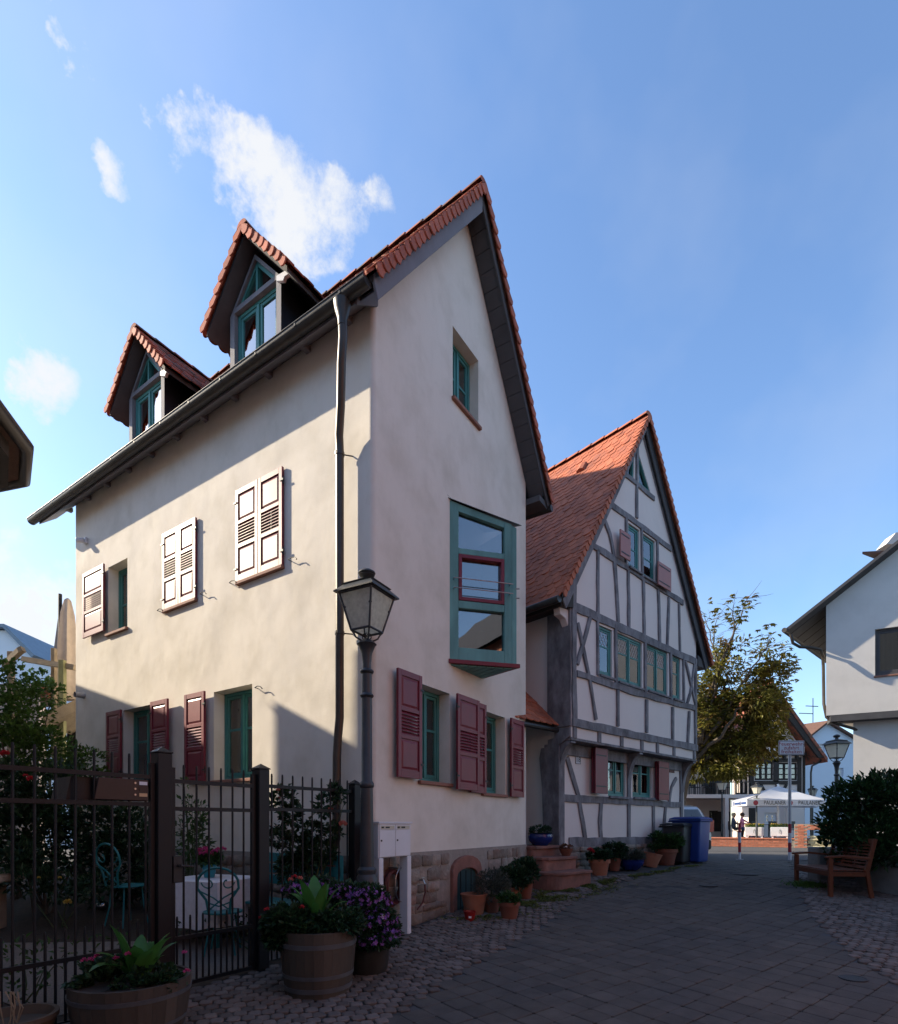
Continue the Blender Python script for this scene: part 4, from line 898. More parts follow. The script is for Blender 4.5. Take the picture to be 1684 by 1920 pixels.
# windows
def w2(rc, n, **k): return make_window(H2, FH, inner(rc), n, fw=.045, dp=.05, **k)
w2(U2['w1'], JN-.03, cols=1, bar=.62, lead=True); w2(U2['w2'], JN-.03, cols=2, bar=.62, lead=True); w2(U2['w3'], JN-.03, cols=2, bar=.62, lead=True); w2(U2['w4'], JN-.03, cols=1, bar=.62)
w2(U2['a1'], JN-.03, cols=1, bar=.48); w2(U2['a2'], JN-.03, cols=1, bar=.48)
w2(G2['g1'], -.04, cols=2, bar=.6, curtain='split'); w2(G2['g2'], -.04, cols=2, bar=.6, curtain='split')
for k in ('w1', 'w2', 'w3', 'w4', 'a1', 'a2'):
    a, b_, z0, _ = U2[k]; m = MB(); m.box(FH, a-.03, b_+.03, JN+.03, JN+.075, z0-.05, z0-.005); m.build('window_ledge', m_timber, H2, bev=.005)
for k in ('g1', 'g2'):
    a, b_, z0, _ = G2[k]; m = MB(); m.box(FH, a-.03, b_+.03, .03, .085, z0-.055, z0-.005); m.build('window_ledge', m_timber, H2, bev=.005)
for T in (tl, tr_):
    c = ((T[0][0]+T[1][0]+T[2][0])/3, (T[0][1]+T[1][1]+T[2][1])/3); m = MB()
    for i in range(3):
        p, q = Vector(T[i]), Vector(T[(i+1) % 3]); f = .22; p2 = p.lerp(Vector(c), f); q2 = q.lerp(Vector(c), f); m.prism(FH, [tuple(p), tuple(q), tuple(q2), tuple(p2)], JN-.07, JN-.012)
    gl_ = m.build('gable_light', m_teal, H2); m = MB(); m.prism(FH, T, JN-.06, JN-.055); m.build('pane', m_glass, gl_)
def plank_shutter(pts, n, mat, n_strap=2, th=.03):
    u0, u1, z0, z1 = openpx(FH, pts, n+th); m = MB(); m.box(FH, u0, u1, n, n+th, z0, z1); s = m.build('shutter', mat, H2, bev=.004)
    for k in range(n_strap):
        z = z0+(z1-z0)*(.16+.68*k/(n_strap-1)); m = MB(); m.box(FH, u0+.03, u1-.06, n+th, n+th+.006, z-.012, z+.012); m.build('strap_hinge', m_black, s)
plank_shutter((1164, 991, 1040, 1183, 1004, 1053), JN+.1, m_burgsky); plank_shutter((1235, 1052, 1096, 1259, 1066, 1108), JN+.09, m_burgsky)
plank_shutter((1117, 1401, 1487, 1140, 1405, 1489), .14, m_burg); plank_shutter((1236, 1427, 1499, 1255, 1430, 1502), .12, m_burg)
for x, y0, y1 in ((1108, 1404, 1487), (1227, 1428, 1499)):
    u, z1 = LO(x, y0); _, z0 = LO(x, y1); m = MB(); m.box(FH, u-.06, u+.03, .05, .1, z0, z1); m.build('shutter_edge', m_burg, H2, bev=.004)
# house number plate, small vent
u0, u1, z0, z1 = openpx(FH, (1078.5, 1416, 1432, 1088, 1418, 1433), 0)
m = MB(); m.box(FH, u0, u1, .002, .012, z0, z1); num = m.build('number_plate', m_signw, H2, bev=.002)
m = MB(); e = .008
for a, b_, c, d in ((u0, u1, z0, z0+e), (u0, u1, z1-e, z1), (u0, u0+e, z0+e, z1-e), (u1-e, u1, z0+e, z1-e)): m.box(FH, a, b_, .012, .014, c, d)
m.build('plate_border', m_blackp, num)
def text(s, fr, u, n, z, size, mat, parent, name='lettering', align='CENTER', sx=1, ext=.001):
    cu_ = bpy.data.curves.new(name, 'FONT'); cu_.body = s; cu_.size = size; cu_.align_x = align; cu_.align_y = 'CENTER'; cu_.extrude = ext; cu_.resolution_u = 2
    t = bpy.data.objects.new(name, cu_); dg = bpy.context.evaluated_depsgraph_get(); COL.objects.link(t); dg.update()
    me = bpy.data.meshes.new_from_object(t.evaluated_get(dg)); bpy.data.objects.remove(t)
    me.materials.clear(); me.materials.append(mat); x = fr.x; y = fr.z; zz = x.cross(y)
    m = Matrix.Identity(4)
    for i in range(3): m[i][0] = x[i]*sx; m[i][1] = y[i]; m[i][2] = zz[i]
    m.translation = fr.p(u, n, z); return piece(name, me, parent, m)
text('18', FH, (u0+u1)/2, .0135, (z0+z1)/2, .15, m_blackp, num)
u0, u1, z0, z1 = openpx(FH, (1255, 1433, 1449, 1264, 1434, 1449), 0); m = MB(); m.box(FH, u0, u1, .002, .012, z0, z1)
v_ = m.build('vent_grille', m_hose, H2)
# plinth
m = MB(); m.box(FH, -.02, HW, -.3, .0, .2, 1.06); plinth2 = m.build('plinth', m_mortar, H2)
rubble(FH, .0, HW, .35, 1.06, plinth2, lim=110)
rubble(FS2, .0, 1.2, .5, 1.06, plinth2, lim=20)
# ---- roof
sl2 = [(R2U, R2Z), (E2L, E2Z)]
FR2 = Fr(FH.p(R2U, V2, 0), -HN, -HX)        # u runs back from the front verge, n towards the left eave
rf = MB()
slab(rf, FR2, [(0, R2Z), (R2U-E2L, E2Z)], 0, 9.2, .07)
FR3 = Fr(FH.p(R2U, V2, 0), -HN, HX); slab(rf, FR3, [(0, R2Z), (E2R-R2U, E2Z)], 0, 9.2, .07)
roof2 = rf.build('roof', m_soffit, H2)
vents = [(1.25, .16), (2.75, .18), (4.35, .19)]
slope_tiles(FR2, (0, R2Z), (R2U-E2L+.04, E2Z-.06), -.04, 9.2, .18, .155, roof2, m_tile2, lambda c, r_: c < 8, bond=True, lift=.035, th=.02)
slope_tiles(FR3, (0, R2Z), (E2R-R2U+.04, E2Z-.06), -.04, 9.2, .18, .155, roof2, m_tile2, lambda c, r_: c < 1, lift=.035, th=.02)
verge_tiles(FR2, -.05, -FR2.x, (0, R2Z), (R2U-E2L+.02, E2Z-.04), .155, roof2, m_tile2, .10)
verge_tiles(FR3, -.05, -FR3.x, (0, R2Z), (E2R-R2U+.02, E2Z-.04), .155, roof2, m_tile2, .10)
ridge_me2 = ridge_me.copy(); ridge_me2.materials.clear(); ridge_me2.materials.append(m_tile2)
ridge(FR2, 0, R2Z+.06, -.05, 9.0, roof2, me=ridge_me2, s=1.1)
nn = HX*-1*(R2Z-E2Z)+Vector((0, 0, 1))*(R2U-E2L); nn.normalize()
for u, t in vents:
    c = FR2.p(u, (R2U-E2L)*t, R2Z+(E2Z-R2Z)*t)+nn*.05
    fr = Fr(c, -HN, (HX*-(R2U-E2L)+Vector((0, 0, E2Z-R2Z))), nn)
    m = MB(); P = [(-.11, 0), (.11, 0), (.09, .07), (0, .1), (-.09, .07)]; m.prism(fr, P, -.12, .12); m.build('vent_tile', m_tile2, roof2, bev=.006)
# verge boards and the wide soffit on the right-hand verge
m = MB(); m.prism(FH, [(E2L+.05, E2Z-.06), (R2U, R2Z-.07), (R2U, R2Z-.24), (E2L+.15, E2Z-.2)], V2-.04, V2-.012); m.build('verge_board', m_timber, H2)
m = MB(); m.prism(FH, [(E2R-.05, E2Z-.06), (R2U, R2Z-.07), (R2U, R2Z-.3), (E2R-.15, E2Z-.22)], V2-.04, V2-.012); m.build('verge_board', m_soffit, H2)
m = MB(); m.prism(FH, [(E2R-.06, E2Z-.09), (R2U, R2Z-.1), (R2U, R2Z-.13), (E2R-.06, E2Z-.12)], JN+.03, V2-.045); m.build('soffit_panel', m_soffit, H2)
m = MB(); m.prism(FH, [(HW+.003, 5.62), (E2R-.04, E2Z-.05), (E2R-.05, E2Z-.16), (HW+.003, E2Z-.16)], -2, V2-.05); m.build('eaves_box', m_soffit, H2)
# left eave: soffit, gutter with outlet
m = MB(); m.prism(FH, [(-.003, 5.98), (E2L+.03, E2Z-.05), (E2L+.05, E2Z-.16), (-.003, E2Z-.10)], -8, V2-.05); m.build('eaves_box', m_timberdark, H2)
m = MB(); m.tube([FR2.p(-.02, R2U-E2L+.10, E2Z-.10), FR2.p(8, R2U-E2L+.10, E2Z-.10)], .065, 10); m.build('gutter', m_zinc, H2, smooth=50)
m = MB(); m.prism(FH, [(-.02, E2Z-.12), (-.30, E2Z-.14), (-.28, E2Z-.26), (-.12, E2Z-.3), (-.02, E2Z-.44)], .12, .26); m.build('corbel', m_wall2, H2, bev=.01)
# ---- entrance between the houses: recessed wall, porch roof, door
ent = FS2
m = MB(); m.box(FS2, .75, 1.7, .003, .04, 1.1, 3.05); dr_ = m.build('door', m_wallblue, H2, bev=.004)
m = MB(); m.box(FS2, .95, 1.5, .04, .05, 1.3, 2.0); m.build('door_panel', m_wallblue, dr_)
pr = lambda u: 3.34+(u-.05)*.95
m = MB(); v = [FS2.p(1.4, .003, pr(1.4)), FS2.p(1.4, 1.3, pr(1.4)), FS2.p(.05, 1.3, pr(.05)), FS2.p(.05, .003, pr(.05))]
m.add(v+[q-Vector((0, 0, .07)) for q in v], [(0, 1, 2, 3), (4, 5, 6, 7), (0, 1, 5, 4), (1, 2, 6, 5), (2, 3, 7, 6), (3, 0, 4, 7)]); porch = m.build('porch_roof', m_timberdark, H2)
FPo = Fr(FS2.p(0, .003, 0), FS2.y, -FS2.x)
slope_tiles(FPo, (-1.4, pr(1.4)), (-.02, pr(.02)), -.0, 1.3, .19, .17, porch, m_tile2, lambda c, r_: True)
m = MB(); m.tube([FS2.p(-.02, -.0, pr(.0)-.06), FS2.p(-.02, 1.3, pr(.0)-.06)], .045, 10); m.build('porch_gutter', m_zinc, porch)
# sandstone steps
STEP = thing('entrance_steps', 'three worn red sandstone steps between the two houses', 'steps', FH.p(-.6, .3, .4))
for i, (u0, u1, n1, zt_, z0) in enumerate(((-1.12, -.08, .78, .70, .3), (-.95, -.06, .46, .93, .35), (-.85, -.05, .12, 1.11, .35))):
    m = MB(); rr = .22 if i == 0 else .06; P = [(u0, -1.6), (u0, n1-rr)]+[(u0+rr-rr*math.cos(a), n1-rr+rr*math.sin(a)) for a in [math.pi/2*j/5 for j in range(1, 6)]]+[(u1, n1), (u1, -.25)]
    m.plan(FH, [(a, b_-(.02 if b_ > 0 else 0)) for a, b_ in P], z0, zt_-.055); rs_ = m.build('riser', m_sand, STEP)
    m = MB(); m.plan(FH, [(a-.025 if a == u0 else a, b_+.025 if b_ > n1-.01 else b_) for a, b_ in P], zt_-.053, zt_); m.build('tread', m_sand, STEP, bev=.01)
# the house behind the plastered one, hidden by it; its ridge throws the straight shadow edge on the orange roof
def on_roof2(x, y):
    a = FR2.p(0, 0, R2Z); d1 = FR2.x; d2 = (FR2.y*(R2U-E2L)+Vector((0, 0, E2Z-R2Z))).normalized(); nr = d1.cross(d2)
    d = Vector(((x-CX)/F, 1, (HY-y)/F)); e = Vector((0, 0, EYE)); return e+d*((a-e).dot(nr)/d.dot(nr))
Q1, Q2 = on_roof2(1165, 879), on_roof2(1020, 905)
ra, rb_ = Q1+sdir*7, Q2+sdir*7; dd_ = rb_-ra; hd_ = Vector((dd_.x, dd_.y, 0)); hl = hd_.length; re_ = ra+dd_*1.15
fr = Fr((ra.x, ra.y, 0), hd_, Vector((hd_.y, -hd_.x, 0)))
RRH = thing('rear_house', 'gabled house standing behind the plastered house, hidden by it', 'house', fr.p(2, -2, .4))
m = MB(); m.prism(fr, [(-.5*hl, .4), (2.1*hl, .4), (2.1*hl, ra.z), (1.15*hl, re_.z), (-.5*hl, ra.z-.5*dd_.z)], -1.5, -.1); m.build('wall', m_wallr, RRH)
m = MB(); m.prism(fr, [(-.5*hl, ra.z-.5*dd_.z), (1.15*hl, re_.z), (2.1*hl, ra.z), (2.1*hl, ra.z-.15), (1.15*hl, re_.z-.15), (-.5*hl, ra.z-.5*dd_.z-.15)], -1.7, 0); m.build('roof', m_tiledark, RRH)
# ================================================================== neighbouring houses
# the house close on the left, of which one corner of the eave shows
NE = 6.3
A_ = at(45, 835, (NE-EYE)*F/710); D_ = at(40, 893, (NE-EYE)*F/652)
NH = thing('neighbour_house', 'brown eave corner of the house close on the left edge', 'house', (-7, 2, 0))
E_ = Vector((-11.4, D_.y+1.45, NE)); N1 = Vector((-2.15, -6, NE)); N2 = Vector((-13, -6, NE)); R1 = Vector((-9, 3.0, 10.5)); R2_ = Vector((-7.6, -6, 10.5))
m = MB(); dn = Vector((0, 0, -.06)); m.add([N1, A_, D_, E_, N2, R1, R2_]+[v+dn for v in (N1, A_, D_, E_, N2)], [(0, 1, 5, 6), (1, 2, 5), (2, 3, 5), (3, 4, 6, 5), (0, 6, 4), (7, 8, 9, 10, 11), (0, 1, 8, 7), (1, 2, 9, 8), (2, 3, 10, 9)]); m.build('roof', m_tiledark, NH, flip=False)
c_ = Vector((-8.5, 2, 0))
def inset(p, k=.62): d = (c_-Vector((p.x, p.y, 0))).normalized(); return (p.x+d.x*k, p.y+d.y*k)
P = [inset(v) for v in (N1, A_, D_, E_, N2)]
m = MB(); m.plan(WF, P, 0, NE-.07); m.build('wall', m_wallr, NH)
m = MB(); m.tube([N1+Vector((.1, 0, -.02)), A_+Vector((.03, .0, -.02)), D_+Vector((0, .05, -.02)), E_+Vector((0, .05, -.02))], .085, 12); m.build('gutter', m_pipe, NH, smooth=50)
P2 = [inset(v, .16) for v in (N1, A_, D_, E_, N2)]; m = MB(); m.plan(WF, P2, NE-.24, NE-.065); m.build('fascia', m_timberdark, NH)
# houses around the yard and the alley that stand outside the picture; they shade the lane as in the photograph
def plain_house(name, lab, fr, u0, u1, n0, n1, ez, rz, axis, mat, roofm, z0=0, o=.35):
    """gabled block with eaves; axis 'u' or 'n' is the ridge direction"""
    t = thing(name, lab, 'house', fr.p((u0+u1)/2, (n0+n1)/2, z0)); m = MB(); m.box(fr, u0, u1, n0, n1, z0, ez); m.build('wall', mat, t)
    m = MB()
    if axis == 'u': c = (n0+n1)/2; P = [fr.p(u0-o, n0-o, ez-.1), fr.p(u1+o, n0-o, ez-.1), fr.p(u1+o, c, rz), fr.p(u0-o, c, rz), fr.p(u0-o, n1+o, ez-.1), fr.p(u1+o, n1+o, ez-.1)]
    else: c = (u0+u1)/2; P = [fr.p(u0-o, n0-o, ez-.1), fr.p(u0-o, n1+o, ez-.1), fr.p(c, n1+o, rz), fr.p(c, n0-o, rz), fr.p(u1+o, n0-o, ez-.1), fr.p(u1+o, n1+o, ez-.1)]
    m.add(P, [(0, 1, 2, 3), (3, 2, 5, 4), (0, 3, 4), (1, 2, 5)]); m.build('roof', roofm, t, flip=False); return t
GH = thing('gabled_house', 'gabled neighbour house left of the garden, outside the view', 'house', (-15, 10.5, .3))
fr = Fr((-12, 0, 0), (0, 1, 0), (1, 0, 0))
m = MB(); m.prism(fr, [(9.2, .2), (13.4, .2), (13.4, 5.8), (10.45, 7.35), (9.2, 6.7)], -6, 0); m.build('wall', m_wallr, GH)
m = MB(); m.prism(fr, [(9.1, 6.72), (10.45, 7.42), (13.6, 5.72), (13.6, 5.85), (10.45, 7.52), (9.1, 6.85)], -6.3, .25); m.build('roof', m_tiledark, GH)
plain_house('courtyard_house', 'rendered courtyard house left of the garden, outside the view', WF, -14, -9.0, 2, 9.08, 7.0, 8.2, 'n', m_wallr, m_tiledark, o=.03)
TH = plain_house('terracotta_house', 'orange rendered house close on the right, outside the view', WF, 6.6, 13, -7, 4.6, 7.6, 10.8, 'n', M('render_terracotta', (.33, .14, .09), .9, .12, 4, .3, 60), M('slate_roof', (.07, .07, .075), .7, .2, 6, .3, 40))
for k in range(3):
    for z in (1.6, 4.7): make_window(TH, Fr((6.6, -5+k*3.4, 0), (0, 1, 0), (-1, 0, 0)), (0, 1.1, z, z+1.4), .03, 2, .6, frame=m_white, curtain=False)
plain_house('rear_street_house', 'rendered house across the lane behind the viewpoint, outside the view', WF, -2, 9, -14, -8.5, 7.5, 11, 'u', m_wallr, m_tiledark)
# pale gable far behind the garden
o = at(15, 1178, 25); FW = thing('far_gable_house', 'pale house gable with blue-grey verge far behind the garden on the left', 'house', (o.x, o.y, .4))
fr = Fr((0, 25, 0), (1, 0, 0), (0, -1, 0)); q = lambda x, y: fr.px(x, y)
m = MB(); m.prism(fr, [q(-160, 1591), q(62, 1591), q(62, 1228), q(15, 1182), q(-90, 1182), q(-160, 1230)], -6, 0); m.build('wall', m_wallblue, FW)
m = MB(); m.prism(fr, [q(68, 1236), q(14, 1180), q(-95, 1180), q(-95, 1174), q(17, 1174), q(74, 1232)], -6.2, .3); m.build('verge', M('verge_blue_grey', (.16, .22, .28), .6), FW)
# ================================================================== white house on the right
P0 = Vector((11.56, 17.0, 0)); FRT = Fr(P0, (.891, -.454, 0), (-.454, -.891, 0)); SB = Vector((.735, .678, 0))
RHs = thing('right_house', 'grey-white rendered house with overhanging upper floor and dark eave at the right edge', 'house', (P0.x, P0.y, .5))
jz = FRT.px(1560, 1341)[1]
vz0, vz1 = FRT.px(1474, 1178, .35), FRT.px(1684, 1012, .35)
sl = (vz1[1]-vz0[1])/(vz1[0]-vz0[0]); topz = lambda u: vz0[1]+(u-vz0[0])*sl
wr = openpx(FRT, (1641, 1178, 1264, 1720, 1172, 1264), 0)
m = MB(); wall_sheet(m, FRT, [(0, jz), (6.5, jz), (6.5, topz(6.5)-.14), (0, topz(0)-.14)], [rect(*wr)], 0, .2)
ul = FRT.px(1600, 1420, -.35)[0]
m.quad(FRT.p(ul, -.35, 0), FRT.p(6.5, -.35, 0), FRT.p(6.5, -.35, jz), FRT.p(ul, -.35, jz)); m.quad(FRT.p(ul, -.35, 0), FRT.p(ul, -.35, jz), FRT.p(ul, -.35, jz)+SB*7, FRT.p(ul, -.35, 0)+SB*7)
m.quad(FRT.p(0, 0, jz), FRT.p(0, 0, topz(0)-.14), FRT.p(0, 0, topz(0)-.14)+SB*8, FRT.p(0, 0, jz)+SB*8)
m.build('wall', m_wallr, RHs, flip=False)
m = MB(); m.box(FRT, .10, 6.4, -.6, -.003, jz-.20, jz+.02); m.build('floor_beam', m_soffit, RHs, bev=.006)
m = MB(); m.quad(FRT.p(0, -.003, jz+.0), FRT.p(6.4, -.003, jz), FRT.p(6.4, -2, jz)+SB, FRT.p(0, -.003, jz)+SB*6); m.build('jetty_soffit', m_wallr, RHs, flip=False)
w = make_window(RHs, FRT, inner(wr), -.08, 1, None, frame=m_soffit, fw=.07, sill=.04, curtain=True, cmat=m_curt, gl=m_glassb)
m = MB(); c4 = [FRT.p(vz0[0], .35, topz(vz0[0])), FRT.p(7, .35, topz(7))]; v = [c4[0], c4[1], c4[1]+SB*9, c4[0]+SB*9]
m.add(v+[k-Vector((0, 0, .10)) for k in v], [(0, 1, 2, 3), (4, 5, 6, 7), (0, 1, 5, 4), (1, 2, 6, 5), (2, 3, 7, 6), (3, 0, 4, 7)]); rr_ = m.build('roof', m_soffit, RHs)
for i in range(8):
    c = FRT.p(vz0[0]+.06, .2, topz(vz0[0]+.06)-.1)+SB*(.25+i*.62); d = FRT.x+Vector((0, 0, sl)); m = MB(); m.tube([c, c+d*.95], .05, 4); m.build('rafter', m_timberdark, RHs)
m = MB(); e0 = FRT.p(vz0[0]-.05, .36, topz(vz0[0])-.05); m.tube([e0, e0+SB*9], .075, 10); m.build('gutter', m_zinc, RHs, smooth=50)
Y_ = 16.95
pp = [at(1483, 1190, Y_), at(1487, 1206, Y_), at(1500, 1213, Y_), at(1520, 1214, Y_), at(1538, 1218, 16.92), at(1543, 1230, 17.15), at(1544, 1250, 17.2), at(1545, 1320, 17.2), at(1550, 1345, 17.1), at(1565, 1356, 17.0), at(1600, 1366, 16.95), at(1616, 1373, 17.0), at(1625, 1386, 17.1), at(1626, 1405, 17.1), at(1626, 1560, 17.1)]
m = MB(); m.tube(pp, .045, 10); m.build('downpipe', m_pipe, RHs, smooth=50)
# small roof dormer
a = at(1652, 1036, 18.5)
m = MB(); m.box(WF, a.x, a.x+3, 18.5, 18.8, 9.9, at(0, 1038, 18.5).z); m.build('dormer_wall', m_timberdark, RHs)
z1, z0 = at(0, 1016, 18.2).z, at(0, 1040, 18.2).z; x0, x1 = at(1617, 0, 18.0).x, at(1640, 0, 19.2).x
m = MB(); m.add([(x0, 18.0, z0), (x0+3.5, 18.0, z0+.18), (x1+3.2, 19.2, z1+.25), (x1, 19.2, z1), (x0, 18.0, z0-.08), (x0+3.5, 18.0, z0+.1), (x1+3.2, 19.2, z1+.17), (x1, 19.2, z1-.08)], [(0, 1, 2, 3), (4, 5, 6, 7), (0, 1, 5, 4), (1, 2, 6, 5), (2, 3, 7, 6), (3, 0, 4, 7)]); m.build('dormer_roof', m_tiledark, RHs)
a = at(1662, 1020, 20.4); m = MB(); m.prism(Fr((0, 20.4, 0), (1, 0, 0), (0, -1, 0)), [(a.x, a.z), (a.x+1.6, a.z), (a.x+1.6, a.z+.75), (a.x+.35, a.z+.42)], -.5, 0); m.build('dormer_gable', m_wallr, RHs)
# ================================================================== the square in the background
# pale blue house
BY = 39
fb = Fr((0, BY, 0), (1, 0, 0), (0, -1, 0)); q = lambda x, y: fb.px(x, y)
PB = thing('pale_blue_house', 'pale blue rendered house with brown gable roof behind the square', 'house', (q(1560, 0)[0], BY, .38))
m = MB(); wn = openpx(fb, (1523, 1395, 1410, 1547, 1395, 1410)); wn2 = openpx(fb, (1572, 1440, 1458, 1582, 1440, 1458))
wall_sheet(m, fb, [q(1500, 1585), q(1640, 1585), q(1640, 1410), q(1553, 1356), q(1500, 1392)], [rect(*wn), rect(*wn2)], 0, .2); m.quad(fb.p(q(1500, 0)[0], 0, 0), fb.p(q(1500, 0)[0], -8, 0), fb.p(q(1500, 0)[0], -8, q(0, 1392)[1]), fb.p(q(1500, 0)[0], 0, q(0, 1392)[1])); m.build('wall', m_wallblue, PB, flip=False)
m = MB(); r0, r1, r2 = q(1550, 1352), q(1494, 1396), q(1650, 1412)
for e in (r1, r2):
    v = [fb.p(r0[0], .3, r0[1]), fb.p(e[0], .3, e[1]), fb.p(e[0]-(4.5 if e is r1 else 0), -7, e[1]), fb.p(r0[0]-(4.5 if e is r1 else 0), -7, r0[1])]
    m2 = MB(); m2.add(v+[k-Vector((0, 0, .15)) for k in v], [(0, 1, 2, 3), (4, 5, 6, 7), (0, 1, 5, 4), (1, 2, 6, 5), (2, 3, 7, 6), (3, 0, 4, 7)]); m2.build('roof_slope', m_tiledark, PB)
make_window(PB, fb, wn, -.1, 2, None, frame=m_white, fw=.08, curtain=False); make_window(PB, fb, wn2, -.1, 1, None, frame=m_white, fw=.08)
m = MB(); t0 = q(1542, 1356); 
for a, b_ in (((1542, 1362), (1542, 1303)), ((1515, 1332), (1542, 1333)), ((1528, 1318), (1552, 1319)), ((1492, 1361), (1524, 1352))): m.tube([fb.p(*(lambda k: (k[0], -1, k[1]))(q(*a))), fb.p(*(lambda k: (k[0], -1, k[1]))(q(*b_)))], .03, 5)
m.build('roof_aerial', m_black, PB)
m = MB(); m.box(fb, q(1494, 0)[0], q(1498, 0)[0], .02, .12, .4, q(0, 1420)[1]); m.build('downpipe', m_zinc, PB)
# half-timbered inn
BI = 31.5
fi = Fr((0, BI, 0), (1, 0, 0), (0, -1, 0)); q = lambda x, y: fi.px(x, y)
INN = thing('half_timbered_inn', 'dark half-timbered inn with red roof and balcony behind the square', 'house', (q(1420, 0)[0], BI, .38))
w_a = openpx(fi, (1415, 1429, 1463, 1450, 1429, 1463)); w_b = openpx(fi, (1459, 1430, 1463, 1495, 1430, 1463))
floor2 = q(0, 1491)[1]
m = MB(); wall_sheet(m, fi, [q(1405, 1492), q(1509, 1492), q(1509, 1412), q(1432, 1302), q(1356, 1412), q(1405, 1425)], [rect(*w_a), rect(*w_b)], 0, .15)
m.quad(fi.p(q(1509, 0)[0], 0, .3), fi.p(q(1509, 0)[0], -8, .3), fi.p(q(1509, 0)[0], -8, 6), fi.p(q(1509, 0)[0], 0, 6)); m.build('wall', m_wall2, INN, flip=False)
bm_ = lambda pts, w, n=.0: [None]
def ibox(x0, x1, y0, y1, n0, n1, name, mat):
    a, z1_ = q(x0, y0); b2_, z0_ = q(x1, y1); m = MB(); m.box(fi, a, b2_, n0, n1, z0_, z1_); return m.build(name, mat, INN)
for x0, x1, y0, y1 in ((1405, 1413, 1417, 1492), (1450, 1459, 1424, 1466), (1495, 1502, 1420, 1492), (1505, 1509, 1412, 1492), (1413, 1495, 1464, 1471), (1413, 1495, 1422, 1429)): ibox(x0, x1, y0, y1, .002, .06, 'beam', m_timberdark)
for x in (1400, 1422, 1445, 1467, 1490): ibox(x, x+4, 1416, 1424, .003, .2, 'joist_end', m_timberdark)
ibox(1396, 1508, 1412, 1417, .004, .22, 'beam', m_timberdark)
for pts in (((1426, 1471), (1437, 1491)), ((1474, 1471), (1464, 1489))):
    a, b_ = Vector(q(*pts[0])), Vector(q(*pts[1])); m = MB(); m.tube([fi.p(a.x, .03, a.y), fi.p(b_.x, .03, b_.y)], .09, 4); m.build('beam', m_timberdark, INN)
ibox(1454, 1457, 1471, 1492, .003, .06, 'beam', m_timberdark)
m_glow = M('pale_curtained_pane', (.75, .72, .6), .25, .12, 2, 0)
for wv in (w_a, w_b):
    w = make_window(INN, fi, wv, -.04, 3, None, frame=m_timberdark, fw=.05, curtain=True, cmat=m_glow, cur_off=.02)
    for k in (1, 2):
        z = wv[2]+(wv[3]-wv[2])*k/3; m = MB(); m.box(fi, wv[0], wv[1], -.06, -.01, z-.025, z+.025); m.build('glazing_bar', m_timberdark, w)
# roof of the gable and of the long wing
ap = q(1432, 1284); rl = q(1532, 1424); ll = q(1340, 1424)
for e in (rl, ll):
    v = [fi.p(ap[0], .9, ap[1]), fi.p(e[0], .9, e[1]), fi.p(e[0], -8, e[1]), fi.p(ap[0], -8, ap[1])]; m2 = MB(); m2.add(v+[k-Vector((0, 0, .25)) for k in v], [(0, 1, 2, 3), (4, 5, 6, 7), (0, 1, 5, 4), (1, 2, 6, 5), (2, 3, 7, 6), (3, 0, 4, 7)]); m2.build('roof_slope', m_tile1, INN)
m = MB(); m.prism(fi, [q(1432, 1292), q(1526, 1424), q(1517, 1424), q(1432, 1312), q(1352, 1424), q(1344, 1424)], .7, .85); m.build('verge_board', m_timberdark, INN)
m = MB(); x0, x1 = q(1180, 0)[0], q(1430, 0)[0]; m.add([fi.p(x0, -5, q(0, 1284)[1]+.6), fi.p(x1, -5, q(0, 1284)[1]+.6), fi.p(x1, .2, q(0, 1400)[1]), fi.p(x0, .2, q(0, 1400)[1])], [(0, 1, 2, 3)]); m.build('roof_slope', m_tile1, INN, flip=False)
m = MB(); x0, x1 = q(1180, 0)[0], q(1405, 0)[0]; z0, z1 = q(0, 1585)[1], q(0, 1400)[1]; m.quad(fi.p(x0, -2.2, 0), fi.p(x1, -2.2, 0), fi.p(x1, -2.2, z1+.8), fi.p(x0, -2.2, z1+.8)); m.build('wing_wall', m_wall2, INN, flip=False)
for x0, x1, y0, y1 in ((1322, 1346, 1434, 1466), (1378, 1400, 1430, 1490), (1330, 1345, 1520, 1540)):
    a, z1 = fi.px(x0, y0, -2.2); b_, z0 = fi.px(x1, y1, -2.2); wv = (a, b_, z0, z1); w = make_window(INN, fi, wv, -2.13, 2, .5, frame=m_timberdark, fw=.05, curtain=x0 != 1378, cmat=m_glow, cur_off=-.02)
ibox(1356, 1376, 1440, 1490, -2.19, -2.1, 'shutter_board', m_timberdark)
# balcony
ibox(1180, 1410, 1490, 1497, -2.2, .35, 'balcony_slab', m_wall2)
ibox(1180, 1405, 1466, 1468, .22, .28, 'hand_rail', m_black)
for x in range(1276, 1406, 4): ibox(x, x+1, 1467, 1490, .23, .26, 'baluster', m_black)
for x in (1346, 1403): ibox(x, x+4, 1425, 1490, .05, .2, 'balcony_post', m_timberdark)
for x0, x1 in ((1354, 1361), (1470, 1474)): ibox(x0, x1, 1497, 1582, .1, .35, 'balcony_post', m_wall2)
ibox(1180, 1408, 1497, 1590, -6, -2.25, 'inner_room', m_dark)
ibox(1368, 1406, 1520, 1560, -2.19, -2.14, 'door', m_timberdark)
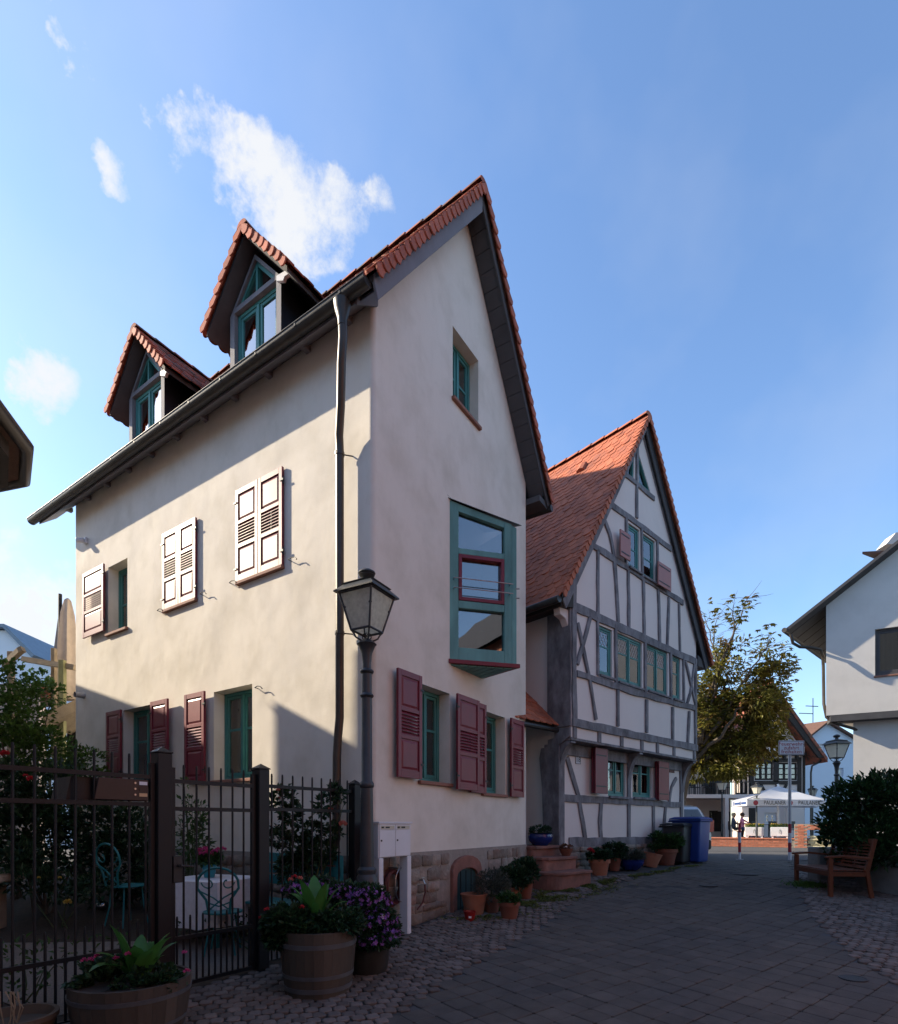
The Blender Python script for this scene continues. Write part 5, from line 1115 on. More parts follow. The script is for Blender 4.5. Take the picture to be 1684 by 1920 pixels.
# ground floor under the gable
m = MB(); wn = openpx(fi, (1434, 1524, 1546, 1457, 1524, 1546)); wall_sheet(m, fi, [q(1404, 1592), q(1509, 1592), q(1509, 1492), q(1404, 1492)], [rect(*wn)], -.02, .2); m.build('wall', m_wall2, INN, flip=False)
make_window(INN, fi, wn, -.1, 2, .5, frame=m_white, fw=.08, curtain=False)
ibox(1404, 1416, 1515, 1570, -.01, .05, 'door', m_timberdark)
m = MB(); m.tube([fi.p(*(lambda k: (k[0], .5, k[1]))(q(*p))) for p in ((1528, 1428), (1524, 1432), (1512, 1438), (1510, 1450), (1510, 1585))], .05, 8); m.build('downpipe', m_zinc, INN, smooth=50)
# balcony chairs and flower boxes
def far_chair(p, lab, mat, s=1):
    t = thing('terrace_chair', lab, 'chair', p, 'dark chairs on the inn balcony and terrace')
    f_ = rotf(p, 20); m = MB(); m.box(f_, -.22, .22, -.22, .22, .42, .46); m.build('seat', mat, t); m = MB(); m.box(f_, -.22, .22, .2, .23, .5, .9); m.build('backrest', mat, t)
    for a in (-.2, .2):
        for b__ in (-.2, .2): m = MB(); m.box(f_, a-.015, a+.015, b__-.015, b__+.015, 0, .42); m.build('leg', mat, t)
for i, x in enumerate((1310, 1336, 1366)):
    u = q(x, 0)[0]; far_chair(Vector((u, BI+.5, q(0, 1490)[1])), ('left', 'middle', 'right')[i]+' dark chair behind the railing of the inn balcony', m_black)
BOXF = []
plain_house('inn_shade_house', 'unseen house added to shade the inn, hidden behind the timbered house', WF, 9, 12.4, 29.6, 38, 8.2, 10.5, 'n', m_wallr, m_tiledark, z0=.3)  # unseen block added to keep the sun off the inn's ground floor
# terrace of red brick
TB = 27.0; ft = Fr((0, TB, 0), (1, 0, 0), (0, -1, 0)); q = lambda x, y: ft.px(x, y)
fbw = Fr((q(1335, 0)[0], 27.6, 0), (.86, -.51, 0), (-.51, -.86, 0))
TER = thing('brick_terrace_wall', 'low red brick terrace wall with higher pillar at the square', 'wall', fbw.p(2, 0, .38))
bk = MB(); bk.box(WF, -.118, .118, 0, .012, -.033, .033); bk_me = mesh_of(bk, 'brick', m_brick, bev=.004)
tz0, tz1 = .38, .78; uP = fbw.px(1490, 1560)[0]; uE = fbw.px(1552, 1560)[0]; pz = fbw.px(1500, 1545)[1]; cz = fbw.px(1500, 1556)[1]
m = MB(); m.box(fbw, 0, uP, -.8, 0, .2, tz1); m.box(fbw, uP+.002, uP+.48, -.8, .1, .2, pz); m.box(fbw, uP+.482, uE+2, -.6, .1, cz, pz); m.build('wall_core', m_mortar, TER)
n = 0
def bricks(u0, u1, z0, z1, nn):
    global n; r_ = 0; z = z0+.035
    while z < z1-.02:
        u = u0+.12*(r_ % 2)+.12
        while u < u1-.08:
            if n < 300: piece('brick', bk_me, TER, fbw.mat(u, nn, z)); n += 1
            else: BRK.add([fbw.mat(u, nn, z) @ Vector(v) for v in bk.v], bk.f)
            u += .25
        z += .077; r_ += 1
BRK = MB()
bricks(uP+.0, uP+.48, .4, pz, .1); bricks(uP+.5, uE+.6, cz, pz, .1); bricks(.0, uP-.05, .4, tz1, 0); 
if BRK.v: BRK.build('brick_field', m_brick, TER, kind='stuff')
m = MB(); m.box(fbw, -1.2, uP-.003, -.85, .04, tz1, tz1+.05); m.build('coping', m_brick, TER, bev=.006)
terrace = MB(); terrace.box(ft, q(1270, 0)[0], q(1600, 0)[0], -4.8, -1.2, .2, .74); tr2 = terrace.build('terrace_floor', m_sand, None); tr2['kind'] = 'structure'
# white planters on the terrace wall
for i, x in enumerate((1397, 1445)):
    u0 = fbw.px(x, 1560, -.3)[0]; u1 = fbw.px(x+35, 1560, -.3)[0]; z0 = .86; z1 = fbw.px(x, 1551, -.3)[1]
    pl = thing('planter_box', ('left' if i == 0 else 'right')+' white trough planter with yellow flowers on the brick terrace', 'planter', fbw.p((u0+u1)/2, -.4, .83), 'white planters on the terrace wall')
    m = MB(); m.box(fbw, u0, u1, -.7, -.25, z0+.06, z1); m.build('trough', m_white, pl, bev=.012)
    for a in (u0+.03, u1-.12):
        m = MB(); m.box(fbw, a, a+.09, -.68, -.27, .83, z0+.058); m.build('foot', m_white, pl)
    c = fbw.p((u0+u1)/2, -.245, (z0+z1)/2+.05); m = MB(); m.tube([c+Vector((.03*math.cos(t), -.005, .10*math.sin(t)-.02)) for t in [k*.5 for k in range(9)]], .008, 5); m.build('emblem', m_black, pl)
    m = MB(); rr = random.Random(i)
    for k in range(500): m.leaf(fbw.p(rr.uniform(u0, u1), rr.uniform(-.68, -.28), z1+rr.uniform(-.02, .12)), Vector((rr.gauss(0, 1), rr.gauss(0, 1), .8)), Vector((0, 0, 1)), .07, .04)
    m.build('foliage', m_leafl, pl, flip=False)
    m = MB()
    for k in range(90): m.leaf(fbw.p(rr.uniform(u0, u1), rr.uniform(-.68, -.28), z1+rr.uniform(.08, .16)), Vector((rr.gauss(0, 1), rr.gauss(0, 1), .5)), Vector((0, 0, 1)), .07, .06)
    m.build('flower', m_yelf, pl, flip=False)
# pile of pale boards beside the pillar
for k in range(8):
    rr = random.Random(k); u0 = fbw.px(1513+rr.uniform(0, 8), 0, .0)[0]; m = MB(); z = .36+k*.075+.02; m.box(fbw, u0, u0+1.5+rr.uniform(-.1, .25), -.45, .02+rr.uniform(-.05, .05), z, z+.05)
    o = m.build('board', M('pale_sawn_wood', (.62, .56, .36), .8, .2, 6, .3, 60), None, loc=fbw.p(u0+.6, -.2, z), bev=.004)
    tag(o, ('lowest', 'second lowest', 'third lowest', 'fourth lowest', 'fifth lowest', 'sixth lowest', 'second highest', 'topmost')[k]+' pale sawn board in the pile beside the brick pillar', 'board', 'pile of boards by the brick pillar')
# big white beer-garden parasol
c = at(1459, 1545, 28.2); UR = thing('beer_garden_parasol', 'large white square parasol with printed valance over the inn terrace', 'parasol', (c.x, c.y, .74))
ca = at(1459, 1474, 28.2); ed = at(1370, 1504, 27.6); zE = at(0, 1501, 27.6).z; h_ = .165
corners = [at(1371, 1503, 28.3), at(1401, 1506, 26.4), at(1548, 1503, 26.6), at(1530, 1503, 29.8)]
corners = [Vector((v.x, v.y, zE)) for v in corners]; apx = Vector((ca.x, ca.y, ca.z))
m_canv = M('parasol_canvas', (.66, .68, .72), .85, .06, 3, .1, 90, trans=.35)
for i in range(4):
    a, b_ = corners[i], corners[(i+1) % 4]; m = MB(); N_ = 6
    for r_ in range(N_+1):
        t = r_/N_
        for s_ in range(N_+1):
            p = apx.lerp(a.lerp(b_, s_/N_), t); sag = -.10*math.sin(math.pi*t)*math.sin(math.pi*s_/N_); m.v.append((p.x, p.y, p.z+sag))
    m.f += [(r_*7+s_, r_*7+s_+1, r_*7+s_+8, r_*7+s_+7) for r_ in range(N_) for s_ in range(N_)]; m.build('canopy_panel', m_canv, UR, flip=False, smooth=60)
    m = MB(); m.add([a, b_, b_-Vector((0, 0, .30)), a-Vector((0, 0, .30))], [(0, 1, 2, 3)]); va = m.build('valance', m_canv, UR, flip=False)
    d = (b_-a); nrm = Vector((d.y, -d.x, 0)).normalized(); fv = Fr(a, d, nrm); Lh = d.length
    if i == 1:
        for k, t in enumerate((.32, .76)):
            text('PAULANER', fv, Lh*t+.12, .012, -.16, .27, m_blackp, va, sx=.82)
            m = MB(); cc = fv.p(Lh*t-.82, .012, -.16); m.tube([cc-fv.y*.004, cc+fv.y*.004], .12, 14); m.build('emblem', m_signr, va)
    if i == 0:
        for t in (.22, .62):
            m = MB(); m.box(fv, Lh*t-.1, Lh*t+.0, .01, .016, -.25, -.06); m.box(fv, Lh*t+.08, Lh*t+.62, .01, .016, -.21, -.11); m.build('print_bar', M('print_blue', (.02, .06, .2), .6), va)
for a in corners: m = MB(); m.tube([apx-Vector((0, 0, .05)), a], .02, 6); m.build('rib', m_galv, UR)
m = MB(); m.tube([Vector((c.x, c.y, .74)), apx+Vector((0, 0, .1))], .05, 10); m.build('pole', m_white, UR)
m = MB(); m.box(WF, c.x-.4, c.x+.4, c.y-.4, c.y+.4, .74, .84); m.build('base', m_conc, UR, bev=.01)
# ================================================================== street furniture
m_lglass = M('lantern_frosted_glass', (.62, .62, .57), .22, .2, 22, .5, 60, spec=.6, trans=.62, dist=.004)
m_milk = M('lantern_milk_glass', (.82, .8, .7), .3, .08, 4, 0, trans=.5)
def lantern(t, c, s, rot, glass_m=None, mat=m_iron, detail=True):
    """four-sided tapered lantern on a scrolled cradle; c = top of the post"""
    c = Vector(c); fr = rotf(c, rot); P = lambda a, b, z: fr.p(a*s, b*s, z*s)
    zb, zt_, wb, wt = .11, .54, .135, .235
    cr = MB()
    for sx in (-1, 1):
        for sy in (-1, 1): cr.tube([P(0, 0, -.02), P(sx*.05, sy*.05, -.005), P(sx*.095, sy*.095, .03), P(sx*.11, sy*.11, .07), P(sx*wb, sy*wb, zb)], .011*s, 6)
    if detail:
        for k in range(4):
            a = math.pi/2*k+.4; cr.tube([P(.03*math.cos(a), .03*math.sin(a), .0), P(.055*math.cos(a), .055*math.sin(a), .03), P(.05*math.cos(a), .05*math.sin(a), .07), P(.02*math.cos(a), .02*math.sin(a), .085)], .007*s, 5)
    cr.build('cradle', mat, t, smooth=40)
    fm = MB(); cs = [(-1, -1), (1, -1), (1, 1), (-1, 1)]
    for i, (sx, sy) in enumerate(cs):
        fm.tube([P(sx*wb, sy*wb, zb), P(sx*wt, sy*wt, zt_)], .014*s, 6); nx = cs[(i+1) % 4]
        fm.tube([P(sx*wb, sy*wb, zb), P(nx[0]*wb, nx[1]*wb, zb)], .014*s, 6); fm.tube([P(sx*wt, sy*wt, zt_), P(nx[0]*wt, nx[1]*wt, zt_)], .014*s, 6)
        if detail: fm.lathe(P(sx*(wb+wt)/2, sy*(wb+wt)/2, (zb+zt_)/2+.05), [(.014*s, -.015*s), (.022*s, 0), (.014*s, .015*s)], 8)
    fm.build('lantern_frame', mat, t, smooth=40)
    for i, (sx, sy) in enumerate(cs):
        nx = cs[(i+1) % 4]; g_ = MB(); g_.quad(P(sx*wb*.99, sy*wb*.99, zb), P(nx[0]*wb*.99, nx[1]*wb*.99, zb), P(nx[0]*wt*.99, nx[1]*wt*.99, zt_), P(sx*wt*.99, sy*wt*.99, zt_)); g_.build('pane', glass_m or m_lglass, t, flip=False)
    rf = MB()
    def ringq(w0, z0, w1, z1):
        for i, (sx, sy) in enumerate(cs):
            nx = cs[(i+1) % 4]; rf.quad(P(sx*w0, sy*w0, z0), P(nx[0]*w0, nx[1]*w0, z0), P(nx[0]*w1, nx[1]*w1, z1), P(sx*w1, sy*w1, z1))
    ringq(.16, .545, .285, .545); ringq(.285, .545, .285, .562); ringq(.285, .562, .2, .645); ringq(.2, .645, .215, .66); ringq(.215, .66, .06, .71); ringq(.16, .545, .05, .57)
    rf.build('lantern_roof', mat, t, flip=False)
    cp = MB(); cp.lathe(c, [(k*s, z*s) for k, z in ((.07, .69), (.05, .73), (.045, .76), (.08, .775), (.095, .79), (.085, .80), (.105, .815), (.10, .83), (.06, .855), (.02, .868), (.001, .87))], 16); cp.build('finial', mat, t, smooth=40)
def lamp_post(name, lab, base, ztop, s, rot, glass_m=None, mat=m_iron, seg=20, group=None, plain=False):
    t = thing(name, lab, 'street lamp', base, group); b = Vector(base); h = ztop-.87*s-b.z; k = s
    if plain: prof = [(.07*k, 0), (.07*k, .7), (.05*k, .75), (.045*k, h-.1), (.06*k, h-.05), (.05*k, h)]
    else:
        prof = [(.17, 0), (.17, .12), (.155, .16), (.14, .40), (.15, .45), (.125, .50), (.118, .56), (.135, .62), (.145, .68), (.13, .76), (.105, .80), (.115, .83), (.115, .85), (.088, .88), (.076, 1.5), (.073, 1.72), (.086, 1.735), (.09, 1.755), (.086, 1.775), (.066, 1.80), (.063, h-.62), (.075, h-.61), (.085, h-.595), (.075, h-.58), (.06, h-.565), (.06, h-.36), (.078, h-.35), (.085, h-.335), (.078, h-.32), (.052, h-.305), (.05, h-.26), (.065, h-.14), (.10, h-.06), (.12, h-.045), (.105, h-.03), (.06, h), (.03, h+.02)]
        prof = [(r_*k, z) for r_, z in prof]
    m = MB(); m.lathe(b, prof, seg); m.build('post', mat, t, smooth=35)
    lantern(t, (b.x, b.y, b.z+h), s, rot, glass_m, mat, not plain); return t
lp = at(688, 1545, 5.95); lamp_post('street_lamp', 'tall dark cast-iron lamp with four-sided glass lantern at the house corner', (lp.x, lp.y, g(5.95)), at(0, 1067, 5.95).z, .88, -28)
lp = at(1569, 1545, 13.6); lamp_post('street_lamp', 'lamp with white lantern rising behind the laurel hedge', (lp.x, lp.y, g(13.6)), at(0, 1377, 13.6).z, .76, 12, m_milk, group='square lamps')
lp = at(1354, 1545, 30.4); t = lamp_post('street_lamp', 'lamp with white base post in front of the inn balcony', (lp.x, lp.y, .78), at(0, 1458, 30.4).z, .9, 40, m_milk, plain=True, group='square lamps')
lp = at(1419, 1545, 26.6); t = lamp_post('street_lamp', 'lamp with small cream plate standing left of the parasol', (lp.x, lp.y, .8), at(0, 1467, 26.6).z, .72, 25, m_milk, plain=True, group='square lamps')
m = MB(); p = at(1418, 1500, 26.5); m.box(WF, p.x-.15, p.x+.15, 26.48, 26.5, p.z-.08, p.z+.08); m.build('plate', M('cream_plate', (.72, .68, .48), .5), t)
lp = at(1524, 1545, 33); lamp_post('street_lamp', 'dark lantern between parasol and hedge before the blue house', (lp.x, lp.y, .4), at(0, 1473, 33).z, .8, 40, None, plain=True, group='square lamps')
# fire lane sign on a red and white post
b = gnd(1481, 1613); SG = thing('fire_lane_sign', 'white fire lane sign with red lettering on a red and white post', 'sign', b)
zt_ = at(0, 1390, b.y).z; zs0, zs1 = at(0, 1416.5, b.y).z, at(0, 1389.5, b.y).z; fw_ = Fr((b.x, b.y-.06, 0), (1, 0, 0), (0, -1, 0))
m = MB(); m.tube([(b.x, b.y, b.z), (b.x, b.y, zt_+.05)], .038, 12); m.build('post', m_galv, SG, smooth=50)
for k, (y0, y1, mt) in enumerate(((1598, 1613, m_signw), (1580, 1598, m_signr), (1562, 1580, m_signw), (1545, 1562, m_signr))):
    m = MB(); m.tube([(b.x, b.y, max(b.z, at(0, y1, b.y).z)), (b.x, b.y, at(0, y0, b.y).z-.001)], .040, 12); m.build('band', mt, SG, smooth=50)
hw = 24*b.y/F; m = MB(); m.box(fw_, -hw, hw, 0, .012, zs0, zs1); pl = m.build('sign_plate', m_signw, SG, bev=.012)
m = MB(); e = .022
for a, c, z0, z1 in ((-hw+.012, hw-.012, zs0+.012, zs0+e), (-hw+.012, hw-.012, zs1-e, zs1-.012), (-hw+.012, -hw+e, zs0+e, zs1-e), (hw-e, hw-.012, zs0+e, zs1-e)): m.box(fw_, a, c, .012, .014, z0, z1)
m.build('sign_border', m_blackp, pl)
for i, s_ in enumerate(('Feuerwehr-', 'zufahrt', 'freihalten')): text(s_, fw_, 0, .0135, zs1-(zs1-zs0)*(.23+.27*i), .135, m_signr, pl, ext=.002)
b = gnd(1387, 1612); BO = thing('bollard', 'red and white striped steel bollard at the end of the alley', 'bollard', b)
for k, (y0, y1, mt) in enumerate(((1598, 1612, m_signw), (1580, 1598, m_signr), (1561, 1580, m_signw), (1543, 1561, m_signr))):
    m = MB(); m.tube([(b.x, b.y, max(b.z-.01, at(0, y1, b.y).z)), (b.x, b.y, at(0, y0, b.y).z-.001)], .036 if k else .03, 12); m.build('band', mt, BO, smooth=50)
m = MB(); m.lathe(b, [(.09, 0), (.09, .012), (.04, .015)], 14); m.build('base_plate', m_galv, BO)
# manhole-like gully cover in the alley
# ---- waste bins
def bin_(name, lab, p, w, d, h, mat, rot):
    t = thing(name, lab, 'wheelie bin', p); f_ = rotf(p, rot); m = MB(); k = .86; z0 = .04
    vs = [f_.p(sx*w/2*q, sy*d/2*q, z) for q, z in ((k, z0), (1, h*.93)) for sx, sy in ((-1, -1), (1, -1), (1, 1), (-1, 1))]; m.add(vs, [(0, 1, 5, 4), (1, 2, 6, 5), (2, 3, 7, 6), (3, 0, 4, 7), (0, 3, 2, 1), (4, 5, 6, 7)]); m.build('body', mat, t, bev=.05, seg=3, smooth=40)
    m = MB(); m.box(f_, -w/2-.03, w/2+.03, -d/2-.03, d/2+.05, h*.90, h*.935); m.build('rim', mat, t, bev=.015, seg=2)
    m = MB(); vs = [f_.p(sx*(w/2+o), sy*(d/2+o)+.01, z) for o, z in ((.035, h*.94), (.03, h*.965), (-.06, h)) for sx, sy in ((-1, -1), (1, -1), (1, 1), (-1, 1))]
    m.add(vs, [(a+i, a+(i+1) % 4, a+4+(i+1) % 4, a+4+i) for a in (0, 4) for i in range(4)]+[(8, 9, 10, 11), (3, 2, 1, 0)]); m.build('lid', mat, t, bev=.012, seg=2)
    m = MB(); m.tube([f_.p(-w*.35, d/2+.1, h*.9), f_.p(w*.35, d/2+.1, h*.9)], .016, 8); m.build('handle', mat, t)
    for s_ in (-1, 1): m = MB(); m.tube([f_.p(s_*w*.42, d/2-.02, .1), f_.p(s_*w*.34, d/2-.02, .1)], .1, 14); m.build('wheel', m_black, t)
u_ = FH.px(1296, 1600, .62)[0]; p = FH.p(u_, .62, 0); p.z = g(p.y); bin_('waste_bin', 'large blue paper wheelie bin beside the silver car', p, .58, .66, 1.06, m_binblue, 42)
u_ = FH.px(1274, 1600, .5)[0]-.1; p = FH.p(u_, .5, 0); p.z = g(p.y); bin_('waste_bin', 'black wheelie bin in front of the blue one', p, .46, .5, .93, m_bindark, 42)
# ---- parked silver car, seen from behind
cr = at(1342, 1545, 14.9); CF = Fr((cr.x-.86, 14.9, g(15)), (.99, .12, 0), (-.12, .99, 0)); CAR = thing('parked_car', 'silver car parked behind the half-timbered house, seen from the rear', 'car', CF.p(0, 2, 0))
m_car = M('car_silver', (.45, .46, .48), .3, .04, 3, 0, metal=.6, coat=.6); m_cg = glass('car_glass', refl=1.3, clear=.25)
def loft(secs): 
    m = MB(); k = len(secs[0])
    for s_ in secs: m.v += [tuple(CF.p(*v)) for v in s_]
    for i in range(len(secs)-1):
        for j in range(k-1): m.f.append((i*k+j, i*k+j+1, (i+1)*k+j+1, (i+1)*k+j))
    m.f.append(tuple(range(k))); m.f.append(tuple(range((len(secs)-1)*k, len(secs)*k))); return m
def sec(y, wb, wm, zt, zb=.22, zm=.62):
    return [(-wb, y, zb), (-wm, y, zb+.15), (-wm-.02, y, zm), (-wm+.03, y, zt-.06), (-wm+.12, y, zt), (wm-.12, y, zt), (wm-.03, y, zt-.06), (wm+.02, y, zm), (wm, y, zb+.15), (wb, y, zb)]
loft([sec(0, .7, .78, .86), sec(.12, .8, .85, .90), sec(.6, .82, .87, .93), sec(2.8, .82, .87, .95), sec(3.9, .8, .84, .78), sec(4.15, .7, .76, .66)]).build('body', m_car, CAR, smooth=35)
def sec2(y, w0, w1, z0, z1): return [(-w0, y, z0), (-w1-.03, y, z1-.08), (-w1+.08, y, z1), (w1-.08, y, z1), (w1+.03, y, z1-.08), (w0, y, z0)]
loft([sec2(.06, .82, .74, .88, .90), sec2(.32, .83, .64, .90, 1.40), sec2(.6, .83, .66, .92, 1.45), sec2(1.9, .83, .66, .93, 1.44), sec2(2.7, .82, .7, .93, .96)]).build('greenhouse', m_car, CAR, smooth=35)
m = MB(); m.quad(CF.p(-.70, .075, .95), CF.p(.70, .075, .95), CF.p(.58, .27, 1.33), CF.p(-.58, .27, 1.33)); m.build('rear_window', m_cg, CAR, flip=False)
m = MB(); m.quad(CF.p(.845, .5, .96), CF.p(.845, 2.3, .97), CF.p(.70, 1.9, 1.36), CF.p(.70, .6, 1.36)); m.build('side_window', m_cg, CAR, flip=False)
for s_ in (-1, 1):
    m = MB(); m.prism(Fr(CF.p(s_*.80, -.012, 0), CF.x, CF.y), [(-.07, .70), (.06, .72), (.07, 1.02), (.0, 1.05), (-.07, .92)], 0, .1); m.build('tail_light', M('tail_light_red', (.45, .02, .02), .2, .1, 5, 0, coat=.5), CAR)
    for y in (.75, 3.25):
        w = MB(); w.tube([CF.p(s_*.68, y, .31), CF.p(s_*.87, y, .31)], .31, 20); wh = w.build('wheel', m_black, CAR, smooth=40); w = MB(); w.tube([CF.p(s_*.86, y, .31), CF.p(s_*.885, y, .31)], .2, 16); w.build('rim', m_galv, wh)
    m = MB(); m.ball(CF.p(s_*.98, 2.4, 1.0), .1, 10, 6); m.build('wing_mirror', m_black, CAR, smooth=60)
m = MB(); m.box(CF, -.78, .78, -.05, .02, .24, .5); m.build('bumper', m_black, CAR, bev=.03)
m = MB(); m.box(CF, -.26, .26, -.03, -.012, .62, .73); m.build('number_plate', m_signw, CAR, bev=.004)
# ---- wooden bench
A0, A1 = gnd(1556, 1684), gnd(1508, 1664); A1 = A0+(A1-A0).normalized()*1.18; A1.z = A0.z
bx_ = (A1-A0); bx_.z = 0; FBn = Fr(A0, bx_, Vector((bx_.y, -bx_.x, 0)))   # u along the bench away, n backwards
BN = thing('garden_bench', 'red-brown slatted wooden bench with armrests before the laurel hedge', 'bench', A0); Lb = 1.18
def bb(a0, a1, b0, b1, c0, c1, name, par=BN, mat=m_benchw, bv=.005): m = MB(); m.box(FBn, a0, a1, b0, b1, c0, c1); return m.build(name, mat, par, bev=bv)
for u in (0, Lb):
    bb(u-.03, u+.03, -.02, .04, 0, .62, 'front_leg')
    m = MB(); m.prism(Fr(FBn.p(u, 0, 0), FBn.y, FBn.x), [(.56, 0), (.62, 0), (.55, .42), (.66, .92), (.61, .93), (.49, .44)], -.025, .025); m.build('rear_leg', m_benchw, BN, bev=.004)
    m = MB(); m.prism(Fr(FBn.p(u, 0, 0), FBn.y, FBn.x), [(-.06, .62), (.2, .635), (.56, .60), (.56, .635), (.2, .67), (-.06, .655)], -.035, .035); m.build('armrest', m_benchw, BN, bev=.006)
    bb(u-.02, u+.02, .04, .5, .34, .41, 'seat_rail')
bb(.03, Lb-.03, -.015, .025, .34, .42, 'front_rail')
for k in range(8): bb(-.02, Lb+.02, -.01+k*.065, .045+k*.065, .422, .442, 'seat_slat')
FBk = Fr(FBn.p(0, .5, .46), FBn.x, FBn.y+FBn.z*-.22, FBn.z+FBn.y*.22)
for z0, z1 in ((.0, .05), (.40, .48)):
    m = MB(); m.box(FBk, .03, Lb-.03, .01, .045, z0, z1); m.build('back_rail', m_benchw, BN, bev=.005)
for u in (.37, .76): m = MB(); m.box(FBk, u-.02, u+.02, .012, .043, .05, .40); m.build('back_stile', m_benchw, BN, bev=.004)
for k in range(7):
    z = .075+k*.048; m = MB(); m.box(FBk, .035, Lb-.035, .015, .036, z, z+.027); m.build('back_slat', m_benchw, BN, bev=.003)
# concrete planter behind the bench
c = at(1700, 1545, 9.2); PLn = thing('concrete_planter', 'round grey concrete planter ring under the laurel hedge', 'planter', (c.x, c.y, g(9)))
m = MB(); m.lathe((c.x+.45, c.y, g(9)-.05), [(1.02, 0), (1.05, .35), (1.06, .74), (1.03, .77), (.92, .77), (.9, .6)], 32); m.build('ring', m_conc, PLn, smooth=40, flip=False)
m = MB(); m.lathe((c.x+.45, c.y, g(9)-.05), [(.92, .68), (.001, .70)], 24); m.build('soil', m_soil, PLn, flip=False)
lw = [at(1520, 1545, 9.7), at(1620, 1545, 9.9)]; m = MB(); m.box(Fr((at(1535, 0, 9.9).x, 9.9, 0), (.98, .2, 0), (-.2, .98, 0)), 0, 2.6, 0, .25, .3, g(9.9)+.62); tag(m.build('planter_wall', m_conc, None, loc=(at(1535, 0, 9.9).x, 9.9, g(9.9)), bev=.02), 'low dark concrete wall behind the bench', 'wall')
# ================================================================== fence, gate, letterbox
PA, PB_, PC = at(303, 0, 4.45), at(490, 0, 5.2), at(665, 0, 6.2)
dF = (PC-PA); dF.z = 0; FF = Fr((PA.x, PA.y, 0), dF, Vector((dF.y, -dF.x, 0)))
uB = (PB_-PA).dot(FF.x); uC = (PC-PA).dot(FF.x)
zg = lambda u: g(FF.p(u, 0, 0).y)
FE1 = thing('garden_fence', 'dark steel bar fence left of the gate with alternating long and short bars', 'fence', FF.p(-.6, 0, .06)); FE2 = thing('garden_fence', 'short dark steel fence panel between gate post and house corner', 'fence', FF.p(1.6, 0, .15)); GA = thing('garden_gate', 'narrow dark steel bar gate between two square posts', 'gate', FF.p(.45, 0, .12))
def post(par, u, zt_, w=.105, n0=0):
    m = MB(); m.box(FF, u-w/2, u+w/2, n0-w/2, n0+w/2, zg(u), zt_-.055); k = w/2+.006; vs = [FF.p(u+sx*k, n0+sy*k, zt_-.053) for sx, sy in ((-1, -1), (1, -1), (1, 1), (-1, 1))]; p_ = m.build('post', m_anth, par, bev=.005)
    m = MB(); m.add(vs+[v+Vector((0, 0, .008)) for v in vs]+[FF.p(u, n0, zt_)], [(0, 1, 5, 4), (1, 2, 6, 5), (2, 3, 7, 6), (3, 0, 4, 7), (4, 5, 8), (5, 6, 8), (6, 7, 8), (7, 4, 8), (3, 2, 1, 0)]); m.build('post_cap', m_anth, p_)
def rail(par, u0, u1, z0, z1, h=.032): m = MB(); m.add([FF.p(u, n, z+dz) for u, z in ((u0, z0), (u1, z1)) for n in (-.016, .016) for dz in (-h/2, h/2)], [(0, 1, 3, 2), (4, 6, 7, 5), (0, 4, 5, 1), (2, 3, 7, 6), (0, 2, 6, 4), (1, 5, 7, 3)]); return m.build('rail', m_anth, par)
def bar(par, u, z0, z1, r=.0095): m = MB(); m.tube([FF.p(u, 0, z0), FF.p(u, 0, z1-.02), FF.p(u, 0, z1)], [r, r, r*.7], 8); m.build('bar', m_anth, par, smooth=50)
post(FE1, 0, at(0, 1400, 4.45).z, .115); post(FE2, uB, at(0, 1432, 5.2).z, .115); post(FE2, uC, at(0, 1462, 6.2).z, .10)
for z in (1.87, 1.655, .545, .10): rail(FE1, -3.2, -.07, z, z)
k = 0; u = -.125
while u > -3.1:
    bar(FE1, u, .06, 2.04); bar(FE1, u-.061, .06, .76); u -= .122
m = MB(); m.box(FF, -.095, -.062, -.02, .02, .08, 1.98); m.build('end_bar', m_anth, FE1)
GS = .07
for z in (1.85, 1.625, .56, .175): rail(GA, GS, uB-GS, z, z)
for uu in (GS+.015, uB-GS-.015): m = MB(); m.box(FF, uu-.018, uu+.018, -.018, .018, .16, 1.96); m.build('gate_stile', m_anth, GA)
n_ = 6
for i in range(1, n_+1):
    u = GS+(uB-2*GS)*i/(n_+1); bar(GA, u, .16, 1.99)
for i in range(n_+1): bar(GA, GS+(uB-2*GS)*(i+.5)/(n_+1), .16, .74)
m = MB(); m.box(FF, .08, .16, -.03, .03, 1.02, 1.24); m.build('lock_box', m_black, GA, bev=.004); m = MB(); m.tube([FF.p(.12, .03, 1.16), FF.p(.12, .08, 1.16), FF.p(.22, .085, 1.15)], .01, 8); m.build('handle', m_black, GA)
for z in (1.86, 1.64, .5): rail(FE2, uB+.06, uC-.05, z, z)
for i in range(9): bar(FE2, uB+.06+(uC-uB-.11)*(i+.5)/9, .2, 1.98); 
for i in range(8): bar(FE2, uB+.06+(uC-uB-.11)*(i+1)/9, .2, .72)
